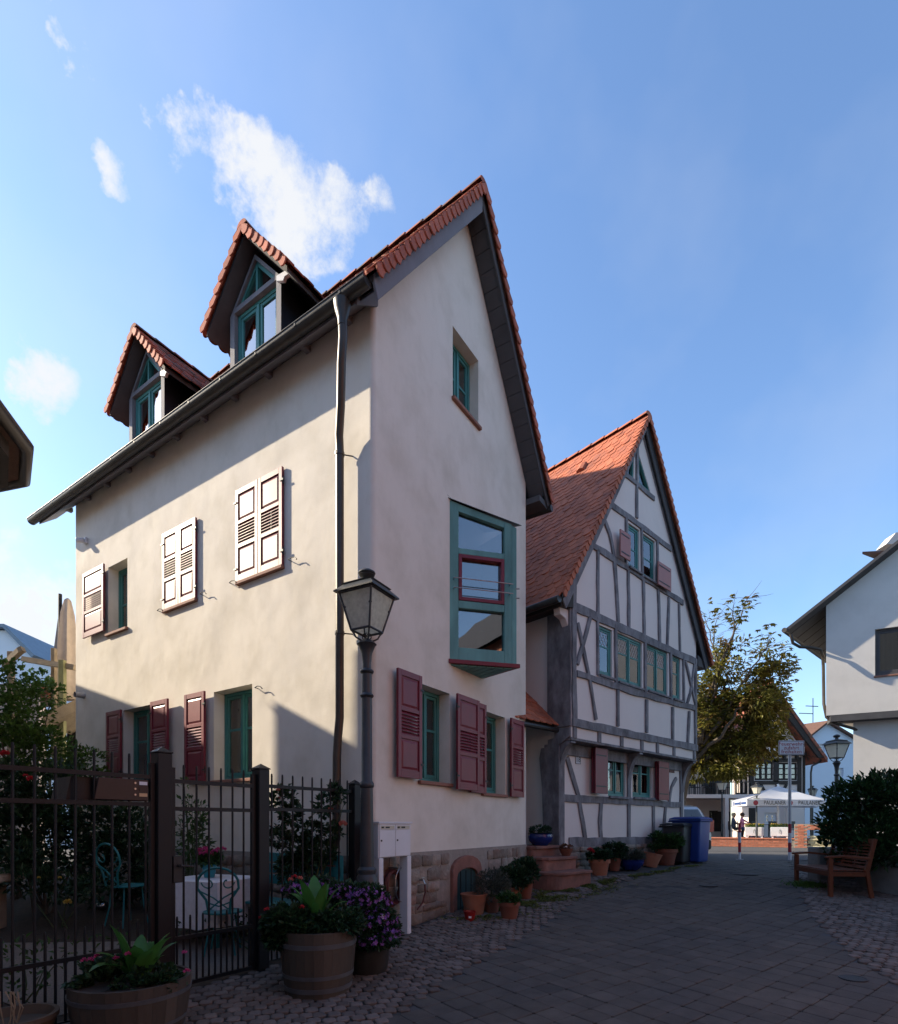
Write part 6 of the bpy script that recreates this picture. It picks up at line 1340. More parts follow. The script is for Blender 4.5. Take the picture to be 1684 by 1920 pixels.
# brown letterbox behind the left fence
LB = thing('letter_box', 'brown metal letterbox with three name plates hung on the fence', 'letterbox', FF.p(-.2, -.05, 1.66)); m_lb = M('letterbox_brown', (.028, .014, .012), .45, .12, 6, .05, 80)
m = MB(); m.prism(Fr(FF.p(0, 0, 0), FF.x, FF.y), [(-.50, 1.68), (-.115, 1.68), (-.115, 1.845), (-.47, 1.845)], -.14, .024); m.build('box', m_lb, LB, bev=.004)
m = MB(); m.prism(Fr(FF.p(0, 0, 0), FF.x, FF.y), [(-.66, 1.675), (-.505, 1.675), (-.475, 1.84), (-.63, 1.84)], -.3, -.03); m.build('paper_tray', m_anth, LB)
for k in range(3):
    z = 1.815-k*.045; m = MB(); m.box(FF, -.185, -.125, .024, .028, z-.013, z+.013); m.build('name_plate', (m_white, m_lb, M('name_plate_tan', (.55, .36, .2), .5))[k], LB); m = MB(); m.tube([FF.p(-.215, .02, z), FF.p(-.215, .03, z)], .008, 8); m.build('bell_push', m_steel, LB)
# ---- white mailbox stand with two boxes, coiled hose on the wall
MS = thing('mailbox_stand', 'white metal mailbox stand with two letter flaps before the gable wall', 'mailbox', FG.p(.08, .25, g(6.3)))
u0, u1, n0, n1 = -.21, .37, .13, .27; zt_, zm = 1.525, 1.125
for u in (u0, u1-.075): m = MB(); m.box(FG, u, u+.075, n0+.02, n1-.001, g(6.4)-.02, zm-.002); m.build('leg', m_white, MS, bev=.004)
m = MB(); m.box(FG, u0-.002, u1+.002, n0, n1-.012, zm, zt_-.025); m.build('case', m_white, MS, bev=.004)
m = MB(); m.box(FG, u0-.012, u1+.012, n0-.01, n1+.008, zt_-.023, zt_); m.build('lid', m_white, MS, bev=.003)
mid = (u0+u1)/2
for a, c in ((u0+.012, mid-.003), (mid+.003, u1-.012)):
    m = MB(); m.box(FG, a, c, n1-.012, n1-.004, zm+.008, zt_-.095); dd = m.build('door', m_white, MS, bev=.002); m = MB(); m.tube([FG.p(a+.03, n1-.006, zm+.19), FG.p(a+.03, n1+.002, zm+.19)], .011, 10); m.build('lock', m_black, dd)
    m = MB(); m.box(FG, a, c, n1-.012, n1-.004, zt_-.09, zt_-.028); fl = m.build('letter_flap', m_white, MS, bev=.002); m = MB(); m.box(FG, a+.02, c-.02, n1-.004, n1-.002, zt_-.082, zt_-.045); m.build('name_strip', M('name_strip', (.5, .48, .38), .5), fl)
    m = MB(); m.box(FG, a+.03, a+.07, n1-.002, n1-.0005, zt_-.072, zt_-.055); m.box(FG, a+.1, a+.17, n1-.002, n1-.0005, zt_-.072, zt_-.055); m.build('print_bar', m_blackp, fl)
HS = thing('hose_coil', 'dark red garden hose coiled on a wall hook under the mailbox', 'hose', FG.p(.36, .1, .45)); m = MB(); rr = random.Random(2)
hu, hz = FG.px(737, 1662, .1)
pts = []
for k in range(7*20):
    a = 2*math.pi*k/20; r_ = .17+.018*math.sin(k*.37)+rr.uniform(-.004, .004); pts.append(FG.p(hu+r_*.85*math.cos(a), .06+.012*(k//20)+.006*math.sin(a*2), hz+r_*1.15*math.sin(a)-.02))
m.tube(pts, .013, 7); m.build('coil', m_hose, HS, smooth=60)
m = MB(); m.tube([FG.p(hu-.02, .02, hz+.22), FG.p(hu-.02, .2, hz+.22), FG.p(hu-.02, .2, hz+.27)], .012, 8); m.tube([FG.p(hu+.06+.12*math.cos(t), .18, hz+.02+.2*math.sin(t)) for t in [k*.35 for k in range(18)]], .006, 6, close=True); m.build('hook', m_steel, HS)
tp = thing('wall_tap', 'small brass garden tap with red hose on the stone plinth', 'tap', FG.p(.85, .05, .85)); tu, tz = FG.px(787, 1650, .05); m = MB(); m.tube([FG.p(tu, .03, tz), FG.p(tu, .11, tz), FG.p(tu, .13, tz-.05)], .012, 8); m.tube([FG.p(tu-.03, .1, tz+.03), FG.p(tu+.03, .1, tz+.03)], .006, 6); m.build('valve', m_steel, tp); m = MB(); m.tube([FG.p(tu, .13, tz-.05), FG.p(tu, .14, tz-.15), FG.p(tu-.03, .12, tz-.28), FG.p(tu-.12, .1, tz-.36)], .011, 8); m.build('hose', m_hose, tp, smooth=50)
# ================================================================== garden furniture
def wire_chair(lab, p, rot, s=1):
    t = thing('garden_chair', lab, 'chair', p, 'teal wire garden chairs'); f_ = rotf(p, rot); P = lambda a, b, c: f_.p(a*s, b*s, c*s)
    m = MB(); m.tube([P(.19*math.cos(a), .19*math.sin(a), .45) for a in [k*.314 for k in range(20)]], .011, 6, close=True); m.lathe(P(0, 0, .45), [(.185*s, .004), (.001, -.008)], 20); m.build('seat', m_tealm, t, smooth=50)
    for k in range(4):
        a = math.pi/4+k*math.pi/2; sg = math.cos(a); m = MB(); m.tube([P(.15*math.cos(a), .15*math.sin(a), .44), P(.17*math.cos(a), .17*math.sin(a), .22), P(.22*math.cos(a), .22*math.sin(a), 0)], .010, 6); m.build('leg', m_tealm, t, smooth=50)
    m = MB(); bk = lambda u, z: P(u, .17+(z-.45)*.16, z)
    m.tube([bk(-.10, .45), bk(-.12, .60), bk(-.20, .72)]+[bk(-.20*math.cos(a), .76+.17*math.sin(a)) for a in [math.pi*k/12 for k in range(1, 12)]]+[bk(.20, .72), bk(.12, .60), bk(.10, .45)], .013, 8); bkf = m.build('back_hoop', m_tealm, t, smooth=50)
    for sg in (-1, 1):
        m = MB(); m.tube([bk(sg*(.085+(.085-.008*k)*math.cos(.45*k)*.9), .78-(.075-.005*k)*math.sin(.45*k)) for k in range(13)], .007, 6); m.build('scroll', m_tealm, t, smooth=50)
        m = MB(); m.tube([bk(sg*.19, .70), bk(sg*.05, .62), bk(-sg*.09, .50)], .008, 6); m.build('cross_wire', m_tealm, t)
    m = MB(); m.tube([bk(-.11, .57), bk(0, .53), bk(.11, .57)], .008, 6); m.build('cross_wire', m_tealm, t)
p = at(238, 1545, 7.0); wire_chair('teal wire chair with scrolled back left of the gate post', (p.x, p.y, g(7)+.0), 155, 1.12)
p = at(418, 1545, 5.75); wire_chair('teal wire chair pushed against the white tablecloth', (p.x, p.y, g(5.7)+.0), 190, .98)
tp_ = at(398, 1545, 6.35); tc = (tp_.x, tp_.y, g(6.3)); TBL = thing('garden_table', 'garden table covered by a long white tablecloth behind the gate', 'table', tc)
ftb = rotf(tc, -20); m = MB(); N_ = 60; hw_, hd = .44, .40; base = []
for ring, (ex, z) in enumerate(((0, .705), (.0, .70), (.015, .60), (.03, .40), (.05, .22))):
    for k in range(N_):
        t = k/N_*4; s_ = int(t); f_ = t-s_; cs = [(-1, -1), (1, -1), (1, 1), (-1, 1)]; a, b_ = cs[s_ % 4], cs[(s_+1) % 4]; x = a[0]+(b_[0]-a[0])*f_; y = a[1]+(b_[1]-a[1])*f_
        w = ex*(1+.9*math.sin(k*1.26)); L_ = math.hypot(x, y); m.v.append(tuple(ftb.p(x*hw_+x/L_*w, y*hd+y/L_*w, z+(.02*math.sin(k*.5) if ring == 4 else 0))))
m.f += [(r_*N_+k, r_*N_+(k+1) % N_, (r_+1)*N_+(k+1) % N_, (r_+1)*N_+k) for r_ in range(4) for k in range(N_)]+[tuple(range(N_))]; m.build('tablecloth', m_cloth, TBL, smooth=50, flip=False)
for sx in (-.36, .36):
    for sy in (-.32, .32): m = MB(); m.box(ftb, sx-.02, sx+.02, sy-.02, sy+.02, 0, .69); m.build('leg', m_tealm, TBL)
p = at(545, 1545, 6.15); fb_ = Fr((p.x, p.y, g(6.1)), FL.x, FL.y); TBn = thing('slatted_bench', 'teal wooden slatted seat against the sunny house wall behind the rose', 'bench', (p.x, p.y, g(6.1)))
for k in range(3): m = MB(); m.box(fb_, -.55, .75, -.22-.01*k, -.195-.01*k, .62+k*.13, .73+k*.13); m.build('back_board', m_tealm, TBn, bev=.004)
for k in range(4): m = MB(); m.box(fb_, -.55, .75, -.18+k*.11, -.08+k*.11, .44, .465); m.build('seat_board', m_tealm, TBn, bev=.004)
for u in (-.52, .72):
    m = MB(); m.box(fb_, u-.03, u+.03, -.26, -.2, 0, .98); m.build('leg', m_tealm, TBn); m = MB(); m.box(fb_, u-.03, u+.03, .16, .22, 0, .64); m.build('leg', m_tealm, TBn); m = MB(); m.box(fb_, u-.035, u+.035, -.19, .24, .645, .67); m.build('armrest', m_tealm, TBn, bev=.004)
b = gnd(192, 1708); m = MB(); m.ball(Vector((b.x, b.y, b.z+.075)), .075, 20, 14); o = m.build('garden_ball', M('mirror_ball', (.7, .74, .8), .06, .03, 4, 0, metal=1), None, loc=b, smooth=60); tag(o, 'small silver mirror ball on the gravel in the garden', 'garden ball')
p = gnd(-25, 1745); ST = thing('stone_table', 'pale sandstone slab bench on a block at the left edge', 'stone bench', p); f_ = rotf(p, 10); top = at(0, 1638, p.y).z-p.z
m_ps = M('pale_stone', (.3, .24, .18), .85, .2, 8, .4, 50)
m = MB(); m.box(f_, -.7, .30, -.25, .25, top-.1, top); m.build('slab', m_ps, ST, bev=.02); m = MB(); m.box(f_, -.5, .14, -.16, .16, 0, top-.102); m.build('block', m_ps, ST, bev=.02)
# ---- pergola, parasol and raised terrace left behind the garden
PG = thing('garden_pergola', 'weathered timber pergola posts and beams behind the garden shrubs', 'pergola', (at(60, 0, 12.2).x, 12.2, g(12)))
m_wood = M('weathered_timber', (.27, .21, .14), .85, .25, 5, .4, 40, rnd=.15); m_woodg = M('mossy_timber', (.24, .23, .11), .85, .25, 5, .4, 40)
def post_px(x0, x1, y0, y1, Y, mat, name='post', par=PG): a, b_ = at(x0, y0, Y), at(x1, y1, Y); m = MB(); m.box(WF, a.x, b_.x, Y-.05, Y+.05, b_.z, a.z); return m.build(name, mat, par, bev=.005)
post_px(98, 105, 1216, 1420, 12.0, m_wood); post_px(112, 122, 1238, 1500, 11.6, m_woodg); post_px(16, 26, 1222, 1420, 12.6, m_wood)
m = MB(); m.tube([at(8, 1248, 12.6), at(38, 1220, 12.3), at(44, 1217, 12.3)], .08, 4); m.build('beam', m_wood, PG); m = MB(); m.tube([at(44, 1236, 12.0), at(142, 1252, 11.6)], .075, 4); m.build('beam', m_wood, PG)
TRc = thing('raised_terrace', 'wooden raised terrace with plank edge beside the house corner', 'terrace', (at(110, 0, 11.6).x, 11.6, g(11.6)))
m = MB(); m.add([at(80, 1340, 11.2), at(150, 1308, 11.6), at(150, 1330, 11.6), at(80, 1362, 11.2)]+[v+Vector((-.2, 1.6, 0)) for v in (at(80, 1340, 11.2), at(150, 1308, 11.6), at(150, 1330, 11.6), at(80, 1362, 11.2))], [(0, 1, 2, 3), (0, 1, 5, 4), (3, 2, 6, 7), (0, 3, 7, 4), (1, 2, 6, 5), (4, 5, 6, 7)]); m.build('plank_edge', m_wood, TRc)
post_px(78, 118, 1310, 1325, 12.2, m_wood, 'plank', TRc); post_px(128, 150, 1340, 1480, 12.3, m_timberdark, 'substructure', TRc)
pz_ = at(86, 1310, 12.1); FPt = thing('flower_pot', 'terracotta pot on the plank of the raised garden terrace', 'flower pot', pz_); m = MB(); m.lathe(pz_, [(.09, 0), (.12, .18), (.135, .18), (.135, .22), (.11, .22), (.1, .16)], 16); m.build('pot', m_terra, FPt, smooth=40)
CPa = thing('closed_parasol', 'closed beige garden parasol hanging beside a dark pole', 'parasol', (at(125, 0, 12.4).x, 12.4, g(12.4))); c = at(127, 1200, 12.4); m = MB(); zt_ = at(0, 1122, 12.4).z; zb_ = at(0, 1312, 12.4).z
m.lathe((c.x, c.y, 0), [(.02, zt_), (.07, zt_-.06), (.13, zt_-.35), (.17, zt_-.9), (.21, zt_-1.5), (.20, zb_+.1), (.16, zb_)], 24, lobes=6, la=.16); m.build('canopy', M('parasol_beige', (.55, .45, .36), .9, .15, 5, .3, 60, trans=.2), CPa, smooth=60)
m = MB(); m.tube([Vector((c.x-.2, c.y, g(12))), Vector((c.x-.17, c.y, at(0, 1114, 12.4).z))], .04, 8); m.build('pole', m_anth, CPa)
m = MB(); m.lathe((at(112, 0, 12.7).x, 12.7, 0), [(.03, at(0, 1160, 12.7).z), (.14, at(0, 1260, 12.7).z), (.18, at(0, 1300, 12.7).z)], 18, lobes=5, la=.2); m.build('folded_sail', M('sail_grey', (.3, .27, .24), .9, .15, 5, .3, 60), CPa, smooth=60)
m = MB(); m.box(WF, at(-40, 0, 12.8).x, at(74, 0, 12.8).x, 12.8, 13, .2, at(0, 1282, 12.8).z); tag(m.build('garden_wall', m_wall2, None, loc=(at(20, 0, 12.8).x, 12.8, .4)), 'white garden wall glimpsed through the shrubs on the left', 'wall')
# ================================================================== plants
rp = random.Random(77)
def rdir(rr): 
    v = Vector((rr.gauss(0, 1), rr.gauss(0, 1), rr.gauss(0, 1))); return v.normalized()
def clump(mb, c, r, n, ls, lw, rr, up=.5, shell=.55, nz=.5, drop=0):
    """leaves through an ellipsoid, denser towards its skin, broken up by noise"""
    c = Vector(c); k = 0; tries = 0
    while k < n and tries < n*6:
        tries += 1; d = rdir(rr); q = shell+(1-shell)*rr.random() if rr.random() < .8 else rr.random()
        p = Vector((c.x+d.x*r[0]*q, c.y+d.y*r[1]*q, c.z+d.z*r[2]*q))
        if nz and noise.noise(p*(2.2/max(r)))+.28*nz < rr.random()*.5*nz: continue
        a = (d+rdir(rr)*.8+Vector((0, 0, up-drop))).normalized(); s = rr.uniform(.65, 1.2); mb.leaf(p, a, (rdir(rr)*.6+Vector((0, 0, 1))).normalized(), ls*s, lw*s); k += 1
def shrub(name, lab, cat, base, clumps, mat, ls, lw, per, stems=5, flowers=None, group=None, up=.5, sr=.02):
    t = thing(name, lab, cat, base, group); b = Vector(base); m = MB()
    for c, r in clumps: clump(m, c, r, int(per*(r[0]*r[2])/(.25*.25)), ls, lw, rp, up)
    m.build('foliage', mat, t, flip=False); m = MB()
    for k in range(stems):
        c, r = clumps[k % len(clumps)]; e = Vector(c)+rdir(rp)*min(r)*.5; s = b+Vector((rp.uniform(-.12, .12), rp.uniform(-.1, .1), 0)); m.tube([s, s.lerp(e, .5)+Vector((rp.uniform(-.08, .08), rp.uniform(-.08, .08), 0)), e], [sr, sr*.7, sr*.3], 6)
    m.build('stems', m_stem if sr < .015 else m_bark, t)
    for f in flowers or []: bloom(t, *f)
    return t
def bloom(t, c, r, mat, n=26, name='flower'):
    m = MB(); c = Vector(c)
    for k in range(n):
        d = rdir(rp); d.z = abs(d.z)*.8; m.leaf(c+d*r*.25, (d+Vector((0, 0, .2))).normalized(), rdir(rp), r*.95, r*.9, .35)
    m.build(name, mat, t, flip=False)
# ---- barrels with canna and flowers
def barrel(lab, c, r, h, zrim):
    t = thing('barrel_planter', lab, 'planter', c); b = Vector(c); n = 26
    m = MB(); m.lathe(b, [(r*.80, .02), (r*.95, h*.97)], 26); m.build('inner_barrel', m_timberdark, t)
    sv = MB(); a = math.pi/n
    prof = [(0, .84), (.35, .93), (.7, .985), (1, 1.0)]
    for k, (z, q) in enumerate(prof):
        for s in (-1, 1):
            for o in (0, -.025): R_ = r*q+o; sv.v.append((math.sin(s*a*.985)*R_, -math.cos(s*a*.985)*R_, z*h))
    for k in range(3): o = k*4; sv.f += [(o, o+2, o+6, o+4), (o+1, o+5, o+7, o+3), (o, o+4, o+5, o+1), (o+2, o+3, o+7, o+6)]
    sv.f += [(12, 14, 15, 13), (0, 1, 3, 2)]; me = mesh_of(sv, 'stave', m_barrel)
    for k in range(n): piece('stave', me, t, Matrix.Translation(b) @ Matrix.Rotation(2*math.pi*k/n, 4, 'Z'))
    for z0, z1 in ((.10, .17), (.30, .36), (.76, .83)):
        q = lambda z: r*(.84+.16*min(1, z*1.15)**.8)+.006
        m = MB(); m.lathe(b, [(q(z0)-.006, z0*h), (q(z0), z0*h), (q(z1), z1*h), (q(z1)-.006, z1*h)], 40); m.build('hoop', m_hoop, t, smooth=40)
    m = MB(); m.lathe(b, [(r*.94, h*.9), (.001, h*.92)], 24); m.build('soil', m_soil, t, flip=False); return t
def canna(t, c, n, L, rr, spread=1):
    for k in range(n):
        a = 2*math.pi*k/n+rr.uniform(-.4, .4); tilt = rr.uniform(.25, .9)*spread; l = L*rr.uniform(.7, 1.1); w = l*.155; m = MB(); rows = 9; d = Vector((math.cos(a), math.sin(a), 0)); sd = Vector((-d.y, d.x, 0)); p = Vector(c)+d*.04; v = (d*math.sin(tilt*.5)+Vector((0, 0, math.cos(tilt*.5))))
        for i in range(rows+1):
            f = i/rows; ww = w*math.sin(math.pi*min(1, f*.97+.03))**.7*(1-f*.25)+.004; u = v.cross(sd); m.v += [tuple(p-sd*ww+u*ww*.25), tuple(p), tuple(p+sd*ww+u*ww*.25)]
            tilt2 = tilt*(.5+1.5*f*f); v = (d*math.sin(tilt2)+Vector((0, 0, math.cos(tilt2)))); p = p+v*l/rows
        m.f += [(3*i+j, 3*i+j+1, 3*i+j+4, 3*i+j+3) for i in range(rows) for j in (0, 1)]; m.build('leaf', m_canna, t, flip=False, smooth=60)
# barrel before the fence on the left
r1 = random.Random(1); c = at(247, 1545, 3.72); z0 = g(3.7); zr = at(0, 1838, 3.72).z
t = barrel('oak half-barrel planter with big canna leaves and pink flowers before the gate post', (c.x, c.y, z0), .365, zr-z0+.02, zr)
canna(t, (c.x+.04, c.y, zr-.05), 8, .44, r1, .8); canna(t, (c.x+.03, c.y+.05, zr-.03), 7, .36, r1, 1.35)
m = MB(); clump(m, (c.x-.08, c.y, zr+.03), (.3, .28, .10), 1500, .055, .04, rp); clump(m, (c.x+.18, c.y-.05, zr+.01), (.17, .2, .08), 600, .05, .035, rp); m.build('foliage', m_leafd, t, flip=False)
for x, y in ((170, 1800), (182, 1793), (158, 1802), (218, 1798), (345, 1787), (350, 1822), (240, 1790)): bloom(t, at(x, y, 3.62), .022, m_pinkf, 12)
# barrel right of the gate
c = at(597, 1545, 4.62); z0 = g(4.6); zr = at(0, 1742, 4.62).z
t = barrel('half oak barrel planter with canna and purple flowers right of the gate', (c.x, c.y, z0), .312, zr-z0+.015, zr)
canna(t, at(592, 1735, 4.62), 7, .44, r1, .65); canna(t, at(596, 1735, 4.62), 4, .34, r1, 1.2)
m = MB(); clump(m, (c.x-.15, c.y, zr+.06), (.32, .28, .15), 2600, .06, .045, rp); clump(m, (c.x-.28, c.y-.1, zr-.03), (.14, .14, .12), 700, .055, .04, rp); clump(m, (c.x+.15, c.y, zr+.06), (.24, .26, .13), 1500, .05, .035, rp); m.build('foliage', m_leafd, t, flip=False)
for x, y in ((545, 1650), (552, 1645), (563, 1648), (500, 1706), (490, 1722), (537, 1733), (545, 1737), (566, 1702)): bloom(t, at(x, y, 4.5), .024, (m_redf, m_salm)[x % 2], 12)
# zinc tub with trailing purple petunias
c = at(690, 1545, 5.15); z0 = g(5.15); PT = thing('petunia_tub', 'zinc tub overflowing with small purple flowers below the street lamp', 'planter', (c.x, c.y, z0))
m = MB(); m.lathe((c.x, c.y, z0), [(.17, 0), (.18, .03), (.19, .10), (.195, .12), (.2, .2), (.205, .23), (.215, .24), (.2, .25)], 28); m.build('tub', m_zinc, PT, smooth=40)
cl = [(at(x, y, Yp), (rx/F*Yp, .2, rz/F*Yp)) for x, y, Yp, rx, rz in ((640, 1678, 5.2, 46, 26), (690, 1690, 5.1, 42, 34), (712, 1728, 5.0, 34, 32), (560, 1668, 5.3, 30, 16), (600, 1660, 5.3, 30, 16), (735, 1752, 4.95, 18, 22), (668, 1745, 5.0, 30, 30), (700, 1762, 4.93, 36, 18))]
m = MB(); fl = MB()
for cc, r in cl:
    clump(m, cc, r, int(5200*(r[0]*r[2])/(.2*.15)*.2)+250, .042, .024, rp)
    for k in range(int(46*(r[0]*r[2])/(.2*.15))+26):
        d = rdir(rp); d.z = abs(d.z)*.9-.1; d.y = -abs(d.y); p = Vector(cc)+Vector((d.x*r[0], d.y*r[1], d.z*r[2]))*rp.uniform(.9, 1.12); sz = rp.uniform(.6, 1.15); n_ = (d.normalized()+rdir(rp)*.6).normalized(); x = n_.orthogonal(); y = n_.cross(x)
        for j in range(5): a = j*1.256; fl.leaf(p, x*math.cos(a)+y*math.sin(a)+n_*.3, n_, .021*sz, .017*sz)
m.build('foliage', m_leafd, PT, flip=False); fl.build('flowers', m_purpf, PT, flip=False, kind='stuff')
# clay bowl cut by the bottom left corner
c = at(28, 1545, 3.4); z = at(0, 1902, 3.4).z; CB = thing('clay_bowl', 'pale clay bowl with a dry plant at the bottom left corner', 'planter', (c.x, c.y, g(3.4))); h = z-g(3.4)
m = MB(); m.lathe((c.x, c.y, g(3.4)), [(.15, 0), (.19, h*.5), (.215, h-.03), (.225, h-.03), (.225, h), (.20, h), (.19, h-.06), (.001, h-.07)], 30); m.build('bowl', M('pale_clay', (.1, .075, .055), .85), CB, smooth=40, flip=False)
m = MB()
for k in range(7): p = Vector((c.x+rp.uniform(-.07, .03), c.y, z-.06)); m.tube([p, p+Vector((rp.uniform(-.04, .04), 0, .1)), p+Vector((rp.uniform(-.06, .06), 0, .2))], .004, 5)
m.build('dry_stems', m_wood, CB)
# ---- pots along the house walls
def pot(lab, x, y, Y, r, h, mat, kind='rim', plant=None, sq=1, tilt=0, name='flower_pot', wn=None):
    if wn: u_ = FH.px(x, y, wn)[0]; p = FH.p(u_, wn, 0); p.z = g(p.y)
    else: p = gnd(x, y)
    t = thing(name, lab, 'flower pot', p)
    if kind == 'rim': prof = [(r*.66, 0), (r*.9, h*.78), (r, h*.78), (r, h), (r*.9, h), (r*.84, h*.8), (.001, h*.8)]
    elif kind == 'open': prof = [(r*.66, 0), (r*.95, h*.93), (r, h*.94), (r, h), (r*.93, h), (r*.64, h*.1), (.001, h*.1)]
    elif kind == 'bowl': prof = [(r*.55, 0), (r*.86, h*.35), (r, h*.75), (r*.98, h*.9), (r*1.02, h), (r*.92, h), (r*.9, h*.85), (.001, h*.85)]
    m = MB(); m.lathe((0, 0, 0), prof, 28); T = Matrix.Translation(p) @ Matrix.Rotation(R(tilt), 4, 'Y'); m.v = [tuple(T @ Vector(v)) for v in m.v]; m.build('pot', mat, t, smooth=40, flip=False)
    if kind == 'rim' or plant:
        m = MB(); m.lathe(p, [(r*.86, h*.82), (.001, h*.84)], 16); m.build('soil', m_soil, t, flip=False)
    if plant:
        mt, rx, rz, n, ls, lw, dz = plant; m = MB(); clump(m, (p.x, p.y, p.z+h+dz), (rx, rx, rz), n, ls, lw, rp); m.build('foliage', mt, t, flip=False)
        m = MB()
        for k in range(5): a = Vector((p.x+rp.uniform(-r, r)*.3, p.y+rp.uniform(-r, r)*.3, p.z+h*.8)); m.tube([a, a+Vector((rp.uniform(-.5, .5)*rx, rp.uniform(-.5, .5)*rx, max(.04, dz)+rz*.3))], .005, 5)
        m.build('stems', m_stem, t)
    return t
pot('large empty orange terracotta pot before the cellar window', 889, 1715, None, .185, .29, m_terra, 'open')
t = pot('small red plastic pot with white sticker in front of the orange pot', 881, 1727, None, .085, .13, m_redp, 'open')
sq_ = gnd(881, 1727); m = MB(); m.box(WF, sq_.x-.018, sq_.x+.018, sq_.y-.085, sq_.y-.081, sq_.z+.05, sq_.z+.075); m.build('sticker', m_white, t)
pot('terracotta pot with rim and low green plant nearest the alley', 955, 1724, None, .145, .235, m_terrad, 'rim', (m_leaf, .15, .09, 420, .06, .035, .03))
pot('dark terracotta pot with grey lavender bush behind the orange pot', 922, 1712, None, .13, .23, m_terrad, 'rim', (m_leafg, .26, .24, 2600, .055, .012, .14))
pot('terracotta pot with dark shrub against the plinth stones', 962, 1690, None, .13, .22, m_terra, 'rim', (m_leafd, .26, .2, 1500, .06, .035, .14))
pot('tall terracotta pot with leafy herb beside the steps', 985, 1686, None, .13, .32, m_terrad, 'rim', (m_leafd, .24, .2, 1300, .06, .04, .12))
sx = FH.p(-.45, -.05, 1.112); t = pot('round blue glazed pot with heather on the top step', 1003, 1588, None, .01, .01, m_blueg, 'bowl'); 
for o in list(t.children): bpy.data.objects.remove(o)
t.location = sx; ROOT[t.name] = sx.copy(); m = MB(); pr = [(.13, 0), (.2, .07), (.225, .15), (.215, .2), (.235, .22), (.21, .22), (.2, .18), (.001, .18)]; m.lathe(sx, pr, 28); m.build('pot', m_blueg, t, smooth=40, flip=False); m = MB(); clump(m, sx+Vector((0, 0, .27)), (.2, .2, .09), 900, .045, .02, rp); m.build('foliage', m_leafd, t, flip=False)
sx = FH.p(-.2, .33, .932); t = thing('flower_pot', 'small terracotta bowl with reddish plant on the second step', 'flower pot', sx); m = MB(); m.lathe(sx, [(.07, 0), (.12, .1), (.13, .13), (.11, .13), (.001, .1)], 20); m.build('pot', m_terrad, t, smooth=40, flip=False); m = MB(); clump(m, sx+Vector((0, 0, .15)), (.12, .12, .05), 240, .04, .025, rp); m.build('foliage', M('leaf_reddish', (.14, .06, .03), .6, .3, 3, 0, rnd=.4, trans=.2), t, flip=False)
pot('orange terracotta pot with red geranium first along the timbered house', 1124, 1639, None, .20, .32, m_terra, 'rim', (m_leafd, .24, .13, 1100, .06, .05, .06), wn=0.42)
pot('narrow dark terracotta pot with round bush behind the geranium', 1152, 1637, None, .14, .26, m_terrad, 'rim', (m_leafd, .27, .19, 1500, .055, .04, .13), wn=0.22)
pot('wide blue glazed bowl with lavender along the timbered house', 1183, 1628, None, .26, .22, m_blueg, 'bowl', (m_leafg, .27, .12, 1700, .09, .014, .06), wn=0.36)
pot('empty pale terracotta pot lying tilted between blue bowl and shrub', 1218, 1625, None, .21, .30, m_terra, 'open', tilt=12, wn=0.36)
pot('large dark terracotta pot with dense shrub before the black bin', 1249, 1620, None, .25, .36, m_terrad, 'rim', (m_leaf, .38, .24, 2200, .07, .045, .16), wn=0.40)
p = FH.p(.2, .42, 0); gt = [o for o in bpy.data.objects if o.get('label', '').startswith('orange terracotta pot with red geranium')][0]
for k in range(2): bloom(gt, at(1106+k*4, 1594+k*3, p.y), .05, m_redf, 22)
# teal pot with pink geraniums on the table
sx = Vector(ftb.p(-.06, .02, .707)); t = thing('flower_pot', 'teal pot of pink geraniums standing on the white tablecloth', 'flower pot', sx); m = MB(); m.lathe(sx, [(.055, 0), (.085, .15), (.09, .15), (.08, .14), (.001, .12)], 20); m.build('pot', M('teal_pot', (.03, .25, .32), .4), t, smooth=40, flip=False)
m = MB(); clump(m, sx+Vector((0, 0, .21)), (.15, .15, .08), 500, .05, .045, rp); m.build('foliage', m_leaf, t, flip=False)
for k in range(11): a = k*2.4; bloom(t, sx+Vector((.15*math.cos(a)*(.4+.6*(k%3)/2), .1*math.sin(a), .29+.03*math.sin(k*1.7))), .04, m_pinkf, 20)
# ---- climbing rose between fence and house
b = gnd(575, 1700); b = Vector((at(575, 0, 6.05).x, 6.05, g(6)))
def px3(x, y, Y): return at(x, y, Y)
RO = thing('climbing_rose', 'climbing rose with dark leaves and salmon blooms on the fence before the house', 'rose', b); m = MB(); lf = MB()
for k in range(16):
    e = px3(rp.uniform(510, 655), rp.uniform(1470, 1620), rp.uniform(5.95, 6.2)); md = b.lerp(e, .5)+Vector((rp.uniform(-.15, .15), 0, .1)); m.tube([b+Vector((rp.uniform(-.1, .1), 0, .1)), md, e], [.008, .006, .003], 5)
for x, y, r, n in ((530, 1500, 26, 260), (545, 1530, 24, 240), (520, 1570, 20, 220), (560, 1590, 34, 480), (585, 1560, 22, 200), (610, 1510, 22, 150), (625, 1560, 16, 110), (570, 1610, 36, 420), (605, 1600, 26, 260), (637, 1490, 14, 90), (628, 1478, 8, 60), (545, 1630, 30, 300)):
    c = px3(x, y, 6.05); q = r/F*6.05; clump(lf, c, (q, .12, q), n, .06, .045, rp)
m.build('stems', m_stem, RO); lf.build('foliage', m_leafd, RO, flip=False)
for x, y, r in ((643, 1546, .045), (620, 1518, .03), (522, 1483, .028), (523, 1497, .02)): bloom(RO, px3(x, y, 5.98), r, m_salm, 26)
